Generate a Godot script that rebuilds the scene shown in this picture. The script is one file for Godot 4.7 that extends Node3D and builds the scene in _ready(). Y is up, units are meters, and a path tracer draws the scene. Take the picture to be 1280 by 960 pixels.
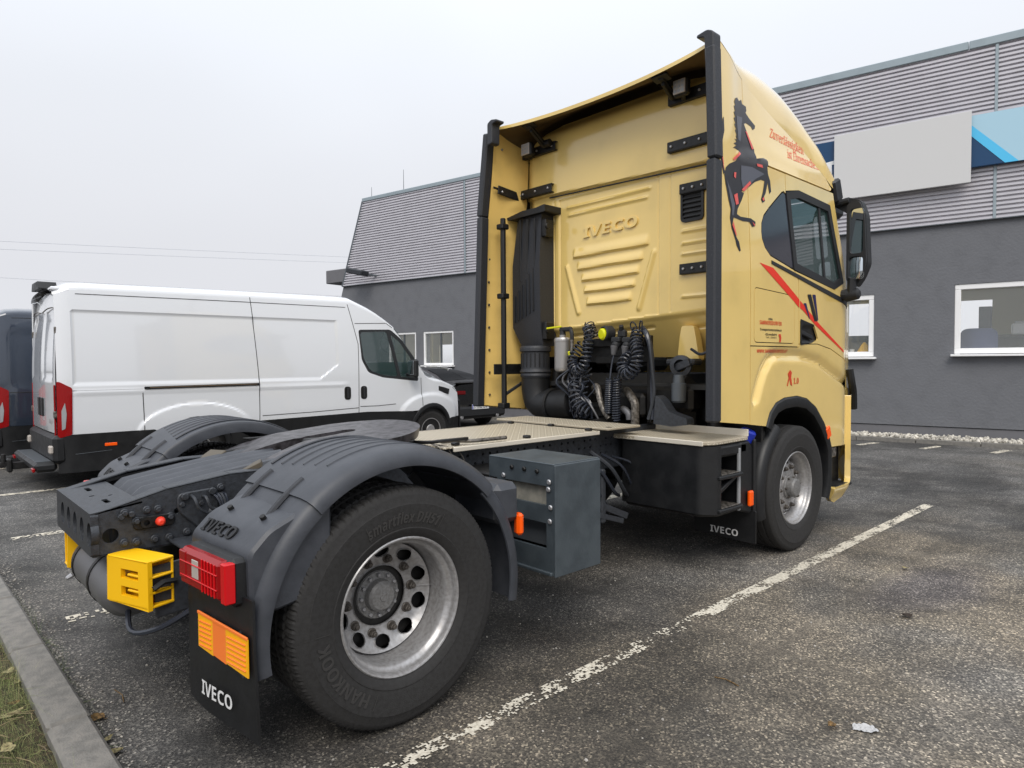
extends Node3D
# A parked cream tractor unit with vans, a car and a grey office hall behind it. Units are metres; the truck's rear axle is at the origin, its front points to -Z.

class MB:
	# collects triangles (counter-clockwise seen from outside) and turns them into one mesh with normals smoothed below a crease angle
	var v := PackedVector3Array()
	var col := PackedColorArray()
	var uvs := PackedVector2Array()
	func t(a: Vector3, b: Vector3, c: Vector3) -> void:
		v.append(a); v.append(b); v.append(c)
	func q(a: Vector3, b: Vector3, c: Vector3, d: Vector3) -> void:
		v.append(a); v.append(b); v.append(c); v.append(a); v.append(c); v.append(d)
	func fan(p: Array) -> void:
		for i in range(1, p.size() - 1): t(p[0], p[i], p[i + 1])
	func join(o: MB, x := Transform3D.IDENTITY) -> MB:
		var flip := x.basis.determinant() < 0.0
		var w := x * o.v
		if flip:
			for i in range(0, w.size(), 3):
				var s := w[i + 1]; w[i + 1] = w[i + 2]; w[i + 2] = s
		v.append_array(w)
		return self
	func box(c: Vector3, s: Vector3, bev := 0.006, b := Basis.IDENTITY) -> MB:
		var h := s * 0.5
		var k: float = min(bev, min(h.x, min(h.y, h.z)) * 0.6)
		if k < 0.0005:
			for ax in 3:
				for sg in [-1.0, 1.0]:
					var n := Vector3.ZERO; n[ax] = sg
					var u := Vector3.ZERO; u[(ax + 1) % 3] = 1.0
					var w := n.cross(u)
					var o := c + b * (n * h[ax])
					var du := b * (u * h[(ax + 1) % 3])
					var dw := b * (w * h[(ax + 2) % 3])
					q(o - du - dw, o + du - dw, o + du + dw, o - du + dw)
			return self
		for ax in 3:
			var a1 := (ax + 1) % 3
			var a2 := (ax + 2) % 3
			for sg in [-1.0, 1.0]:
				var pts := []
				for e in [[-1, -1], [1, -1], [1, 1], [-1, 1]]:
					var p := Vector3.ZERO
					p[ax] = sg * h[ax]; p[a1] = e[0] * (h[a1] - k); p[a2] = e[1] * (h[a2] - k)
					pts.append(c + b * p)
				if sg < 0: pts.reverse()
				q(pts[0], pts[1], pts[2], pts[3])
		for ax in 3:
			var a1 := (ax + 1) % 3
			var a2 := (ax + 2) % 3
			for e in [[-1, -1], [1, -1], [1, 1], [-1, 1]]:
				var p := [Vector3.ZERO, Vector3.ZERO, Vector3.ZERO, Vector3.ZERO]
				for i in 4:
					var r := Vector3.ZERO
					r[ax] = (-1.0 if i == 0 or i == 3 else 1.0) * (h[ax] - k)
					r[a1] = e[0] * (h[a1] if i < 2 else h[a1] - k)
					r[a2] = e[1] * (h[a2] - k if i < 2 else h[a2])
					p[i] = c + b * r
				var outw := Vector3.ZERO
				outw[a1] = e[0]; outw[a2] = e[1]
				outw = b * outw
				if (p[1] - p[0]).cross(p[2] - p[0]).dot(outw) > 0: q(p[0], p[1], p[2], p[3])
				else: q(p[3], p[2], p[1], p[0])
		for sx in [-1.0, 1.0]:
			for sy in [-1.0, 1.0]:
				for sz in [-1.0, 1.0]:
					var p1 := c + b * Vector3(sx * h.x, sy * (h.y - k), sz * (h.z - k))
					var p2 := c + b * Vector3(sx * (h.x - k), sy * h.y, sz * (h.z - k))
					var p3 := c + b * Vector3(sx * (h.x - k), sy * (h.y - k), sz * h.z)
					if sx * sy * sz > 0: t(p1, p2, p3)
					else: t(p1, p3, p2)
		return self
	func beam(a: Vector3, b: Vector3, w: float, h: float, bev := 0.004, up := Vector3.UP) -> MB:
		var z := (b - a).normalized()
		if absf(z.dot(up)) > 0.98: up = Vector3.RIGHT
		var x := up.cross(z).normalized()
		return box((a + b) * 0.5, Vector3(w, h, a.distance_to(b)), bev, Basis(x, z.cross(x), z))
	func lathe(prof: Array, o: Vector3, axis: Vector3, seg := 24, fn: Variant = null, a0 := 0.0, a1 := TAU) -> MB:
		# prof: Vector2(radius, height along axis), outward side on the left when walking towards +axis
		var x := axis.normalized()
		var u := (Vector3.UP if absf(x.y) < 0.9 else Vector3.RIGHT).cross(x).normalized()
		var w := x.cross(u)
		var ring := []
		for i in seg + 1:
			var an := a0 + (a1 - a0) * i / seg
			var d := u * cos(an) + w * sin(an)
			var row := PackedVector3Array()
			for j in prof.size():
				var r: float = prof[j].x
				if (fn != null): r += fn.call(i, j, an)
				row.append(o + x * prof[j].y + d * r)
			ring.append(row)
		for i in seg:
			for j in prof.size() - 1:
				var pa: Vector3 = ring[i][j]
				var pb: Vector3 = ring[i + 1][j]
				var pc: Vector3 = ring[i + 1][j + 1]
				var pd: Vector3 = ring[i][j + 1]
				if prof[j].x < 1e-5 and not (fn != null): t(pa, pc, pd)
				elif prof[j + 1].x < 1e-5 and not (fn != null): t(pa, pb, pc)
				else: q(pa, pb, pc, pd)
		return self
	func cyl(a: Vector3, b: Vector3, r: float, r2 := -1.0, seg := 16, bev := 0.004) -> MB:
		if r2 < 0: r2 = r
		var l := a.distance_to(b)
		var k: float = min(bev, min(l * 0.4, min(r, r2) * 0.5))
		return lathe([Vector2(0, 0), Vector2(r - k, 0), Vector2(r, k), Vector2(r2, l - k), Vector2(r2 - k, l), Vector2(0, l)], a, b - a, seg)
	func tube(p: Array, r: float, seg := 8, caps := true, rfn: Variant = null) -> MB:
		var n := p.size()
		if n < 2: return self
		var up := Vector3.UP
		var t0: Vector3 = (p[1] - p[0]).normalized()
		if absf(t0.dot(up)) > 0.9: up = Vector3.RIGHT
		var u := up.cross(t0).normalized()
		var rows := []
		for i in n:
			var tan: Vector3 = (p[mini(i + 1, n - 1)] - p[maxi(i - 1, 0)]).normalized()
			u = (u - tan * u.dot(tan)).normalized()
			var w := tan.cross(u)
			var rr := r
			if (rfn != null): rr = rfn.call(float(i) / (n - 1))
			var row := PackedVector3Array()
			for k in seg:
				var an := TAU * k / seg
				row.append(p[i] + (u * cos(an) + w * sin(an)) * rr)
			rows.append(row)
		for i in n - 1:
			for k in seg:
				var k2 := (k + 1) % seg
				q(rows[i][k], rows[i][k2], rows[i + 1][k2], rows[i + 1][k])
		if caps:
			for k in seg:
				t(p[0], rows[0][(k + 1) % seg], rows[0][k])
				t(p[n - 1], rows[n - 1][k], rows[n - 1][(k + 1) % seg])
		return self
	func loft(rows: Array, closed := false) -> MB:
		for i in rows.size() - 1:
			var m: int = rows[i].size()
			for k in (m if closed else m - 1):
				var k2: int = (k + 1) % m
				q(rows[i][k], rows[i][k2], rows[i + 1][k2], rows[i + 1][k])
		return self
	static func area(p: PackedVector2Array) -> float:
		var s := 0.0
		for i in p.size():
			s += p[i].cross(p[(i + 1) % p.size()])
		return s * 0.5
	static func ccw(p: PackedVector2Array) -> PackedVector2Array:
		var r := p.duplicate()
		if area(r) < 0: r.reverse()
		return r
	func ext(poly: PackedVector2Array, o: Vector3, u: Vector3, w: Vector3, depth: float, bev := 0.004, back := true) -> MB:
		# prism over a polygon in the plane (u, w); its front lies at o, facing u x w, the body goes back by depth
		var n := u.cross(w).normalized()
		var p := ccw(poly)
		var inner := p
		if bev > 0.0005:
			var off := Geometry2D.offset_polygon(p, -bev, Geometry2D.JOIN_MITER)
			if off.size() == 1 and off[0].size() == p.size():
				inner = ccw(off[0])
				var best := 0
				var bd := 1e9
				for k in inner.size():
					var s := 0.0
					for i in p.size(): s += p[i].distance_squared_to(inner[(i + k) % inner.size()])
					if s < bd: bd = s; best = k
				var r := PackedVector2Array()
				for i in p.size(): r.append(inner[(i + best) % inner.size()])
				inner = r
			else: bev = 0.0
		else: bev = 0.0
		var idx := Geometry2D.triangulate_polygon(inner)
		for i in range(0, idx.size(), 3):
			var a := inner[idx[i]]
			var b := inner[idx[i + 1]]
			var c := inner[idx[i + 2]]
			if (b - a).cross(c - a) < 0: var s := b; b = c; c = s
			t(o + u * a.x + w * a.y, o + u * b.x + w * b.y, o + u * c.x + w * c.y)
			if back:
				var d := n * -depth
				t(o + u * a.x + w * a.y + d, o + u * c.x + w * c.y + d, o + u * b.x + w * b.y + d)
		var m := p.size()
		for i in m:
			var j := (i + 1) % m
			var a := o + u * p[i].x + w * p[i].y
			var b := o + u * p[j].x + w * p[j].y
			if bev > 0.0:
				q(a - n * bev, b - n * bev, o + u * inner[j].x + w * inner[j].y, o + u * inner[i].x + w * inner[i].y)
				if back:
					q(a - n * (depth - bev), b - n * (depth - bev), b - n * bev, a - n * bev)
					q(o + u * inner[i].x + w * inner[i].y - n * depth, o + u * inner[j].x + w * inner[j].y - n * depth, b - n * (depth - bev), a - n * (depth - bev))
				else: q(a - n * depth, b - n * depth, b - n * bev, a - n * bev)
			else: q(a - n * depth, b - n * depth, b, a)
		return self
	func sheet(poly: PackedVector2Array, fn: Callable, step: float, holes := [], flip := false, rim := 0.0) -> MB:
		# a polygon of the (x, y) plane, cut into cells and bent by fn(x, y) -> Vector3; rim > 0 turns its edges back by that much
		var p := ccw(poly)
		var lo := p[0]
		var hi := p[0]
		for e in p:
			lo = lo.min(e); hi = hi.max(e)
		var xs := _cuts(lo.x, hi.x, step, holes, 0)
		var ys := _cuts(lo.y, hi.y, step, holes, 1)
		var hb := []
		for h in holes:
			var r := Rect2(h[0], Vector2.ZERO)
			for e in h: r = r.expand(e)
			hb.append(r)
		for i in xs.size() - 1:
			var column := PackedVector2Array([Vector2(xs[i], lo.y - 1), Vector2(xs[i + 1], lo.y - 1), Vector2(xs[i + 1], hi.y + 1), Vector2(xs[i], hi.y + 1)])
			for part in Geometry2D.intersect_polygons(p, column):
				var clo := part[0].y
				var chi := part[0].y
				for e in part:
					clo = minf(clo, e.y); chi = maxf(chi, e.y)
				for j in ys.size() - 1:
					if ys[j + 1] <= clo or ys[j] >= chi: continue
					var cell := PackedVector2Array([Vector2(xs[i], ys[j]), Vector2(xs[i + 1], ys[j]), Vector2(xs[i + 1], ys[j + 1]), Vector2(xs[i], ys[j + 1])])
					var bits := Geometry2D.intersect_polygons(part, cell)
					var r := Rect2(cell[0], cell[2] - cell[0])
					for k in holes.size():
						if not hb[k].intersects(r): continue
						var nb: Array[PackedVector2Array] = []
						for b in bits: nb.append_array(Geometry2D.clip_polygons(b, holes[k]))
						bits = nb
					for b in bits:
						if absf(area(b)) < 1e-9: continue
						_flat(ccw(b), fn, flip)
		if rim > 0.0:
			var loops := [p]
			for h in holes:
				var hh := ccw(h); hh.reverse(); loops.append(hh)
			for l in loops:
				var pts := _dense(l, step)
				for i in pts.size():
					var a2: Vector2 = pts[i]
					var b2: Vector2 = pts[(i + 1) % pts.size()]
					var a: Vector3 = fn.call(a2.x, a2.y)
					var b: Vector3 = fn.call(b2.x, b2.y)
					var na := _nrm(fn, a2) * (-1.0 if flip else 1.0)
					var nb2 := _nrm(fn, b2) * (-1.0 if flip else 1.0)
					if flip: q(b - nb2 * rim, a - na * rim, a, b)
					else: q(a - na * rim, b - nb2 * rim, b, a)
		return self
	static func _nrm(fn: Callable, p: Vector2) -> Vector3:
		var a: Vector3 = fn.call(p.x, p.y)
		var b: Vector3 = fn.call(p.x + 0.002, p.y)
		var c: Vector3 = fn.call(p.x, p.y + 0.002)
		return (b - a).cross(c - a).normalized()
	static func _dense(l: PackedVector2Array, step: float) -> Array:
		var out := []
		for i in l.size():
			var a := l[i]
			var b := l[(i + 1) % l.size()]
			var m := maxi(1, int(ceil(a.distance_to(b) / step)))
			for k in m: out.append(a.lerp(b, float(k) / m))
		return out
	static func _cuts(lo: float, hi: float, step: float, holes: Array, ax: int) -> Array:
		var r := []
		var m := maxi(1, int(ceil((hi - lo) / step)))
		for i in m + 1: r.append(lo + (hi - lo) * i / m)
		for h in holes:
			var a: float = h[0][ax]
			var b: float = a
			for e in h:
				a = minf(a, e[ax]); b = maxf(b, e[ax])
			if b - a < step * 2.5: r.append((a + b) * 0.5)
		r.sort()
		var o := [r[0]]
		for e in r:
			if e - o[-1] > 0.0008: o.append(e)
		o[-1] = hi
		return o
	func _flat(b: PackedVector2Array, fn: Callable, flip: bool) -> void:
		var idx := PackedInt32Array([0, 1, 2])
		if b.size() == 4: idx = PackedInt32Array([0, 1, 2, 0, 2, 3])
		elif b.size() > 4: idx = Geometry2D.triangulate_polygon(b)
		if b.size() < 3: return
		var w := PackedVector3Array()
		for e in b: w.append(fn.call(e.x, e.y))
		for i in range(0, idx.size(), 3):
			var i1 := idx[i + 1]
			var i2 := idx[i + 2]
			if (b[i1] - b[idx[i]]).cross(b[i2] - b[idx[i]]) < 0: var s := i1; i1 = i2; i2 = s
			if flip: t(w[idx[i]], w[i2], w[i1])
			else: t(w[idx[i]], w[i1], w[i2])
	func paint(c: Color) -> MB:
		while col.size() < v.size(): col.append(c)
		return self
	func mesh(ang := 32.0) -> ArrayMesh:
		var nt := v.size() / 3
		var fnn := PackedVector3Array()
		var fu := PackedVector3Array()
		fnn.resize(nt); fu.resize(nt)
		var nn := PackedVector3Array()
		nn.resize(v.size())
		for i in nt:
			var c := (v[i * 3 + 1] - v[i * 3]).cross(v[i * 3 + 2] - v[i * 3])
			fnn[i] = c
			fu[i] = c.normalized()
		if ang <= 0.0:
			for i in v.size(): nn[i] = fu[i / 3]
		else:
			var at := {}
			var keys := []
			keys.resize(v.size())
			for i in v.size():
				var p := v[i]
				var k := Vector3i(roundi(p.x * 4000.0), roundi(p.y * 4000.0), roundi(p.z * 4000.0))
				keys[i] = k
				if at.has(k): at[k].append(i / 3)
				else: at[k] = [i / 3]
			var lim := cos(deg_to_rad(ang))
			for i in v.size():
				var f := fu[i / 3]
				var s := Vector3.ZERO
				for o in at[keys[i]]:
					if fu[o].dot(f) >= lim: s += fnn[o]
				nn[i] = s.normalized() if s.length_squared() > 1e-20 else f
		var vv := v.duplicate()
		for i in nt:
			var s := vv[i * 3 + 1]; vv[i * 3 + 1] = vv[i * 3 + 2]; vv[i * 3 + 2] = s
			s = nn[i * 3 + 1]; nn[i * 3 + 1] = nn[i * 3 + 2]; nn[i * 3 + 2] = s
		var arr := []
		arr.resize(Mesh.ARRAY_MAX)
		arr[Mesh.ARRAY_VERTEX] = vv
		arr[Mesh.ARRAY_NORMAL] = nn
		if col.size() == v.size():
			var cc := col.duplicate()
			for i in nt:
				var s := cc[i * 3 + 1]; cc[i * 3 + 1] = cc[i * 3 + 2]; cc[i * 3 + 2] = s
			arr[Mesh.ARRAY_COLOR] = cc
		if uvs.size() == v.size():
			var cu := uvs.duplicate()
			for i in nt:
				var s := cu[i * 3 + 1]; cu[i * 3 + 1] = cu[i * 3 + 2]; cu[i * 3 + 2] = s
			arr[Mesh.ARRAY_TEX_UV] = cu
		var me := ArrayMesh.new()
		me.add_surface_from_arrays(Mesh.PRIMITIVE_TRIANGLES, arr)
		return me

# ---------- naming and materials ----------
var used := {}
var M := {}
var tex := {}

func numbered(called: String) -> String:
	if not used.has(called):
		used[called] = 0
		return called
	used[called] += 1
	return "%s_%03d" % [called, used[called]]

func thing(called: String, label: String, category: String, at := Vector3.ZERO, group := "") -> Node3D:
	var o := Node3D.new()
	o.name = numbered(called)
	add_child(o)
	o.position = at
	return tag(o, label, category, group)

func tag(o: Node3D, label: String, category: String, group := "") -> Node3D:
	o.set_meta("label", label)
	o.set_meta("category", category)
	if group: o.set_meta("group", group)
	return o

func put(called: String, st: MB, m: Material, parent: Node = self, ang := 32.0, label := "") -> MeshInstance3D:
	return put_mesh(called, st.mesh(ang), m, parent, label)

func put_mesh(called: String, me: Mesh, m: Material, parent: Node = self, label := "") -> MeshInstance3D:
	var o := MeshInstance3D.new()
	o.mesh = me
	o.material_override = m
	if parent == self:
		o.name = numbered(called)
		add_child(o)
	else:
		var k := 0
		var nm := called
		while parent.has_node(NodePath(nm)):
			k += 1
			nm = "%s_%03d" % [called, k]
		o.name = nm
		parent.add_child(o, true)
	if label: o.set_meta("label", label)
	return o

func struct(called: String, st: MB, m: Material, ang := 32.0) -> MeshInstance3D:
	var o := put(called, st, m, self, ang)
	o.set_meta("kind", "structure")
	return o

func noise_image(sz: int, freq: float, oct: int, seed_: int, kind := FastNoiseLite.TYPE_SIMPLEX_SMOOTH) -> Image:
	var n := FastNoiseLite.new()
	n.noise_type = kind
	n.frequency = freq
	n.fractal_octaves = oct
	n.seed = seed_
	return n.get_seamless_image(sz, sz)

func ramp_tex(im: Image, stops: Array) -> ImageTexture:
	# stops: [value 0..1, Color]
	var g := Gradient.new()
	g.offsets = PackedFloat32Array(stops.map(func(s): return s[0]))
	g.colors = PackedColorArray(stops.map(func(s): return s[1]))
	var lut := []
	for i in 256: lut.append(g.sample(i / 255.0))
	var w := im.get_width()
	var h := im.get_height()
	im.convert(Image.FORMAT_L8)
	var src := im.get_data()
	var dst := PackedByteArray()
	dst.resize(w * h * 3)
	for i in w * h:
		var c: Color = lut[src[i]]
		dst[i * 3] = int(clampf(c.r, 0, 1) * 255.0); dst[i * 3 + 1] = int(clampf(c.g, 0, 1) * 255.0); dst[i * 3 + 2] = int(clampf(c.b, 0, 1) * 255.0)
	return ImageTexture.create_from_image(Image.create_from_data(w, h, false, Image.FORMAT_RGB8, dst))

func mat(key: String, c: Color, rough := 0.5, metal := 0.0) -> StandardMaterial3D:
	var m := StandardMaterial3D.new()
	m.albedo_color = c
	m.roughness = rough
	m.metallic = metal
	M[key] = m
	return m

func wear(m: StandardMaterial3D, t: Texture2D, scale: float, rt: Texture2D = null) -> StandardMaterial3D:
	m.albedo_texture = t
	m.uv1_triplanar = true
	m.uv1_world_triplanar = true
	m.uv1_scale = Vector3.ONE * scale
	if rt:
		m.roughness_texture = rt
		m.roughness = 1.0
	return m

func bump(m: StandardMaterial3D, t: Texture2D, s: float) -> StandardMaterial3D:
	m.normal_enabled = true
	m.normal_texture = t
	m.normal_scale = s
	return m

func lin(c: Color) -> Color: return c.srgb_to_linear()

func pts(a: Array) -> PackedVector2Array:
	var r := PackedVector2Array()
	for i in range(0, a.size(), 2): r.append(Vector2(a[i], a[i + 1]))
	return r

func round_poly(p: PackedVector2Array, r: float, seg := 5) -> PackedVector2Array:
	var o := PackedVector2Array()
	for i in p.size():
		var a := p[(i - 1 + p.size()) % p.size()]
		var b := p[i]
		var c := p[(i + 1) % p.size()]
		var k: float = minf(r, minf(a.distance_to(b), b.distance_to(c)) * 0.45)
		var s := b + (a - b).normalized() * k
		var e := b + (c - b).normalized() * k
		for j in seg + 1:
			var f := float(j) / seg
			o.append(s.lerp(b, f).lerp(b.lerp(e, f), f))
	return o

func rrect(cx: float, cy: float, w: float, h: float, r: float, seg := 4) -> PackedVector2Array:
	return round_poly(pts([cx - w / 2, cy - h / 2, cx + w / 2, cy - h / 2, cx + w / 2, cy + h / 2, cx - w / 2, cy + h / 2]), r, seg)

func oval(cx: float, cy: float, rx: float, ry: float, seg := 14) -> PackedVector2Array:
	var o := PackedVector2Array()
	for i in seg: o.append(Vector2(cx + rx * cos(TAU * i / seg), cy + ry * sin(TAU * i / seg)))
	return o

func spline(p: Array, n := 24) -> Array:
	var c := Curve3D.new()
	for i in p.size():
		var a: Vector3 = p[maxi(i - 1, 0)]
		var b: Vector3 = p[mini(i + 1, p.size() - 1)]
		var d := (b - a) / 6.0
		c.add_point(p[i], -d, d)
	c.bake_interval = 0.01
	var o := []
	var l := c.get_baked_length()
	for i in n + 1: o.append(c.sample_baked(l * i / n, true))
	return o

func text_mb(s: String, height: float, fn: Callable, depth := 0.0, font := "Droid Sans", bold := true, width := 0.0, slant := 0.0) -> MB:
	# lettering about `height` tall, centred on its own (0, 0) and laid through fn(x, y, z) -> Vector3
	var f := SystemFont.new()
	f.font_names = PackedStringArray([font])
	f.font_weight = 700 if bold else 400
	var tm := TextMesh.new()
	tm.font = f
	tm.text = s
	tm.font_size = 48
	tm.pixel_size = 0.01
	tm.depth = 0.1 if depth > 0.0 else 0.0
	tm.curve_step = 1.0
	var a := tm.get_mesh_arrays()
	var vs: PackedVector3Array = a[Mesh.ARRAY_VERTEX]
	var ix: PackedInt32Array = a[Mesh.ARRAY_INDEX] if a[Mesh.ARRAY_INDEX] != null else PackedInt32Array(range(vs.size()))
	var bb := AABB(vs[0], Vector3.ZERO)
	for e in vs: bb = bb.expand(e)
	var sy := height / bb.size.y
	var sx := sy if width <= 0.0 else width / bb.size.x
	var cen := bb.get_center()
	var mb := MB.new()
	var nrm: PackedVector3Array = a[Mesh.ARRAY_NORMAL]
	for i in range(0, ix.size(), 3):
		var w := []
		var l := []
		for k in 3:
			var e := vs[ix[i + k]] - cen
			var z := (e.z / 0.1 + 0.5) * depth if depth > 0.0 else 0.0
			var y := e.y * sy
			l.append(Vector3(e.x * sx + y * slant, y, z))
			w.append(fn.call(l[k].x, y, z))
		var flat: Vector3 = (l[1] - l[0]).cross(l[2] - l[0])
		if flat.dot(nrm[ix[i]]) < 0: mb.t(w[0], w[2], w[1])
		else: mb.t(w[0], w[1], w[2])
	return mb

# ---------- camera, sky, light ----------
const CAM := Vector3(3.6374, 1.5683, 1.5864)

func camera_and_light() -> void:
	var cam := Camera3D.new()
	cam.name = "camera"
	add_child(cam)
	cam.transform = Transform3D(Basis(Vector3(0.67996, -0.00667, -0.73322), Vector3(-0.01962, 0.99943, -0.02729), Vector3(0.73299, 0.03295, 0.67944)).orthonormalized(), CAM)
	cam.fov = 59.91
	cam.near = 0.05
	cam.far = 3000.0
	cam.current = true
	var env := Environment.new()
	env.background_mode = Environment.BG_SKY
	var sky := Sky.new()
	var sm := PanoramaSkyMaterial.new()
	sm.panorama = overcast()
	sky.sky_material = sm
	env.sky = sky
	env.background_energy_multiplier = 1.0
	env.ambient_light_source = Environment.AMBIENT_SOURCE_SKY
	env.tonemap_mode = Environment.TONE_MAPPER_LINEAR
	env.tonemap_exposure = 1.22
	env.sdfgi_enabled = true
	env.ssao_enabled = true
	env.ssil_enabled = true
	var we := WorldEnvironment.new()
	we.name = "world_environment"
	we.environment = env
	add_child(we)
	var sun := DirectionalLight3D.new()
	sun.name = "sun"
	sun.light_energy = 0.5
	sun.light_angular_distance = 30.0
	sun.light_color = Color(1.0, 0.97, 0.93)
	sun.shadow_enabled = true
	add_child(sun)
	sun.look_at_from_position(Vector3(14, 20, 13), Vector3.ZERO)

func overcast() -> ImageTexture:
	# an even overcast sky, about twice as bright overhead as along the horizon
	var w := 256
	var h := 128
	var im := Image.create(w, h, false, Image.FORMAT_RGBF)
	var n := FastNoiseLite.new()
	n.seed = 5
	n.frequency = 0.9
	n.fractal_octaves = 4
	for y in h:
		var el := PI * 0.5 - PI * (y + 0.5) / h
		for x in w:
			var az := TAU * (x + 0.5) / w
			var s := maxf(0.0, sin(el))
			var l := 0.64 + 0.88 * pow(s, 2.0)
			var d := Vector3(cos(el) * cos(az), sin(el) * 2.2, cos(el) * sin(az))
			l *= 1.0 + 0.07 * n.get_noise_3dv(d * 1.3)
			var tint := Color(0.965, 0.98, 1.035).lerp(Color(0.94, 0.985, 1.06), smoothstep(0.1, 0.5, s))
			if el < 0: l = 0.66 if el > -0.06 else 0.3
			im.set_pixel(x, y, Color(l * tint.r, l * tint.g, l * tint.b))
	return ImageTexture.create_from_image(im)

# ---------- materials ----------
func make_materials() -> void:
	var soft := noise_image(512, 0.012, 5, 11)
	var fine := noise_image(512, 0.09, 4, 12)
	tex.soft = ramp_tex(soft, [[0.0, Color(0.93, 0.93, 0.93)], [0.45, Color(0.98, 0.98, 0.98)], [1.0, Color(1, 1, 1)]])
	tex.dust = ramp_tex(soft, [[0.0, Color(0.8, 0.8, 0.8)], [0.42, Color(0.89, 0.89, 0.89)], [0.62, Color(0.95, 0.945, 0.94)], [1.0, Color(1, 0.99, 0.98)]])
	tex.fine = ramp_tex(fine, [[0.0, Color(0.72, 0.72, 0.72)], [0.5, Color(0.9, 0.9, 0.9)], [1.0, Color(1, 1, 1)]])
	tex.grime = ramp_tex(noise_image(512, 0.02, 6, 14), [[0.0, Color(0.35, 0.33, 0.3)], [0.4, Color(0.62, 0.6, 0.57)], [0.55, Color(0.85, 0.83, 0.8)], [1.0, Color(1, 0.98, 0.95)]])
	tex.film = ramp_tex(noise_image(512, 0.03, 5, 23), [[0.0, Color(0.74, 0.72, 0.7)], [0.35, Color(0.86, 0.85, 0.84)], [0.6, Color(0.94, 0.935, 0.93)], [1.0, Color(1, 1, 1)]])
	tex.speck = ramp_tex(noise_image(512, 0.14, 3, 17), [[0.0, Color(0.7, 0.7, 0.7)], [0.5, Color(0.8, 0.8, 0.8)], [0.72, Color(0.84, 0.84, 0.84)], [0.8, Color(1, 0.99, 0.97)], [1.0, Color(1, 0.99, 0.97)]])
	tex.streak = ramp_tex(noise_image(512, 0.02, 4, 19), [[0.0, Color(0.93, 0.92, 0.9)], [0.35, Color(0.975, 0.97, 0.965)], [0.6, Color(1, 1, 1)], [1.0, Color(1, 1, 1)]])
	tex.rough_mid = ramp_tex(soft, [[0.0, Color(0.38, 0.38, 0.38)], [0.5, Color(0.5, 0.5, 0.5)], [1.0, Color(0.68, 0.68, 0.68)]])
	tex.rough_low = ramp_tex(soft, [[0.0, Color(0.12, 0.12, 0.12)], [0.5, Color(0.18, 0.18, 0.18)], [1.0, Color(0.3, 0.3, 0.3)]])
	var b := fine.duplicate()
	b.convert(Image.FORMAT_RGBA8)
	b.bump_map_to_normal_map(3.0)
	tex.fine_n = ImageTexture.create_from_image(b)
	# asphalt: aggregate stones as cells of differing tone
	var cell := FastNoiseLite.new()
	cell.noise_type = FastNoiseLite.TYPE_CELLULAR
	cell.seed = 3
	cell.frequency = 0.16
	cell.fractal_type = FastNoiseLite.FRACTAL_NONE
	cell.cellular_return_type = FastNoiseLite.RETURN_CELL_VALUE
	var ci := cell.get_seamless_image(1024, 1024)
	tex.asphalt = ramp_tex(ci, [[0.0, Color(0.33, 0.328, 0.328)], [0.35, Color(0.41, 0.405, 0.4)], [0.62, Color(0.5, 0.493, 0.483)], [0.8, Color(0.575, 0.565, 0.55)], [0.9, Color(0.66, 0.648, 0.625)], [1.0, Color(0.93, 0.91, 0.87)]])
	cell.cellular_return_type = FastNoiseLite.RETURN_DISTANCE
	var di := cell.get_seamless_image(1024, 1024)
	di.convert(Image.FORMAT_RGBA8)
	for y in 0: pass
	di.bump_map_to_normal_map(2.6)
	tex.asphalt_n = ImageTexture.create_from_image(di)
	# chequer plate: raised lozenges in two directions
	var tp := Image.create(256, 256, false, Image.FORMAT_L8)
	for y in 256:
		for x in 256:
			var hgt := 0.0
			for k in [[64, 64, 1], [192, 192, 1], [192, 64, -1], [64, 192, -1]]:
				var dx: float = x - k[0]
				var dy: float = y - k[1]
				var a: float = (dx + dy * k[2]) * 0.7071
				var c: float = (dx - dy * k[2]) * 0.7071
				hgt = maxf(hgt, clampf(1.15 - (a * a) / (52.0 * 52.0) - (c * c) / (15.0 * 15.0), 0, 0.6) / 0.6)
			tp.set_pixel(x, y, Color(hgt, hgt, hgt))
	tex.tread = ramp_tex(tp, [[0.0, Color(0.74, 0.72, 0.69)], [1.0, Color(1, 1, 0.99)]])
	tp.convert(Image.FORMAT_RGBA8)
	tp.bump_map_to_normal_map(5.0)
	tex.tread_n = ImageTexture.create_from_image(tp)

	var m := mat("asphalt", Color(1, 1, 1), 0.78)
	wear(m, tex.asphalt, 0.78)
	bump(m, tex.asphalt_n, 0.9)
	m.vertex_color_use_as_albedo = true
	m = mat("road_paint", Color(0.87, 0.845, 0.78), 0.8)
	wear(m, tex.film, 2.7)
	bump(m, tex.asphalt_n, 0.5)
	m = mat("concrete", Color(0.5, 0.49, 0.47), 0.9)
	wear(m, tex.dust, 1.7)
	bump(m, tex.fine_n, 0.6)
	wear(mat("soil", Color(0.3, 0.26, 0.19), 0.95), tex.grime, 2.3)
	m = mat("render_grey", Color(0.43, 0.437, 0.455), 0.92)
	wear(m, tex.soft, 0.35)
	bump(m, tex.fine_n, 0.25)
	wear(mat("plinth", Color(0.43, 0.43, 0.445), 0.9), tex.soft, 0.5)
	wear(mat("cladding", Color(0.78, 0.772, 0.795), 0.4, 0.2), tex.soft, 0.3)
	wear(mat("flashing", Color(0.6, 0.65, 0.675), 0.45, 0.3), tex.soft, 0.4)
	mat("white_frame", Color(0.93, 0.93, 0.93), 0.35)
	var g := mat("glass", Color(0.95, 0.98, 0.97, 0.06), 0.02)
	g.transparency = BaseMaterial3D.TRANSPARENCY_ALPHA
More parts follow.
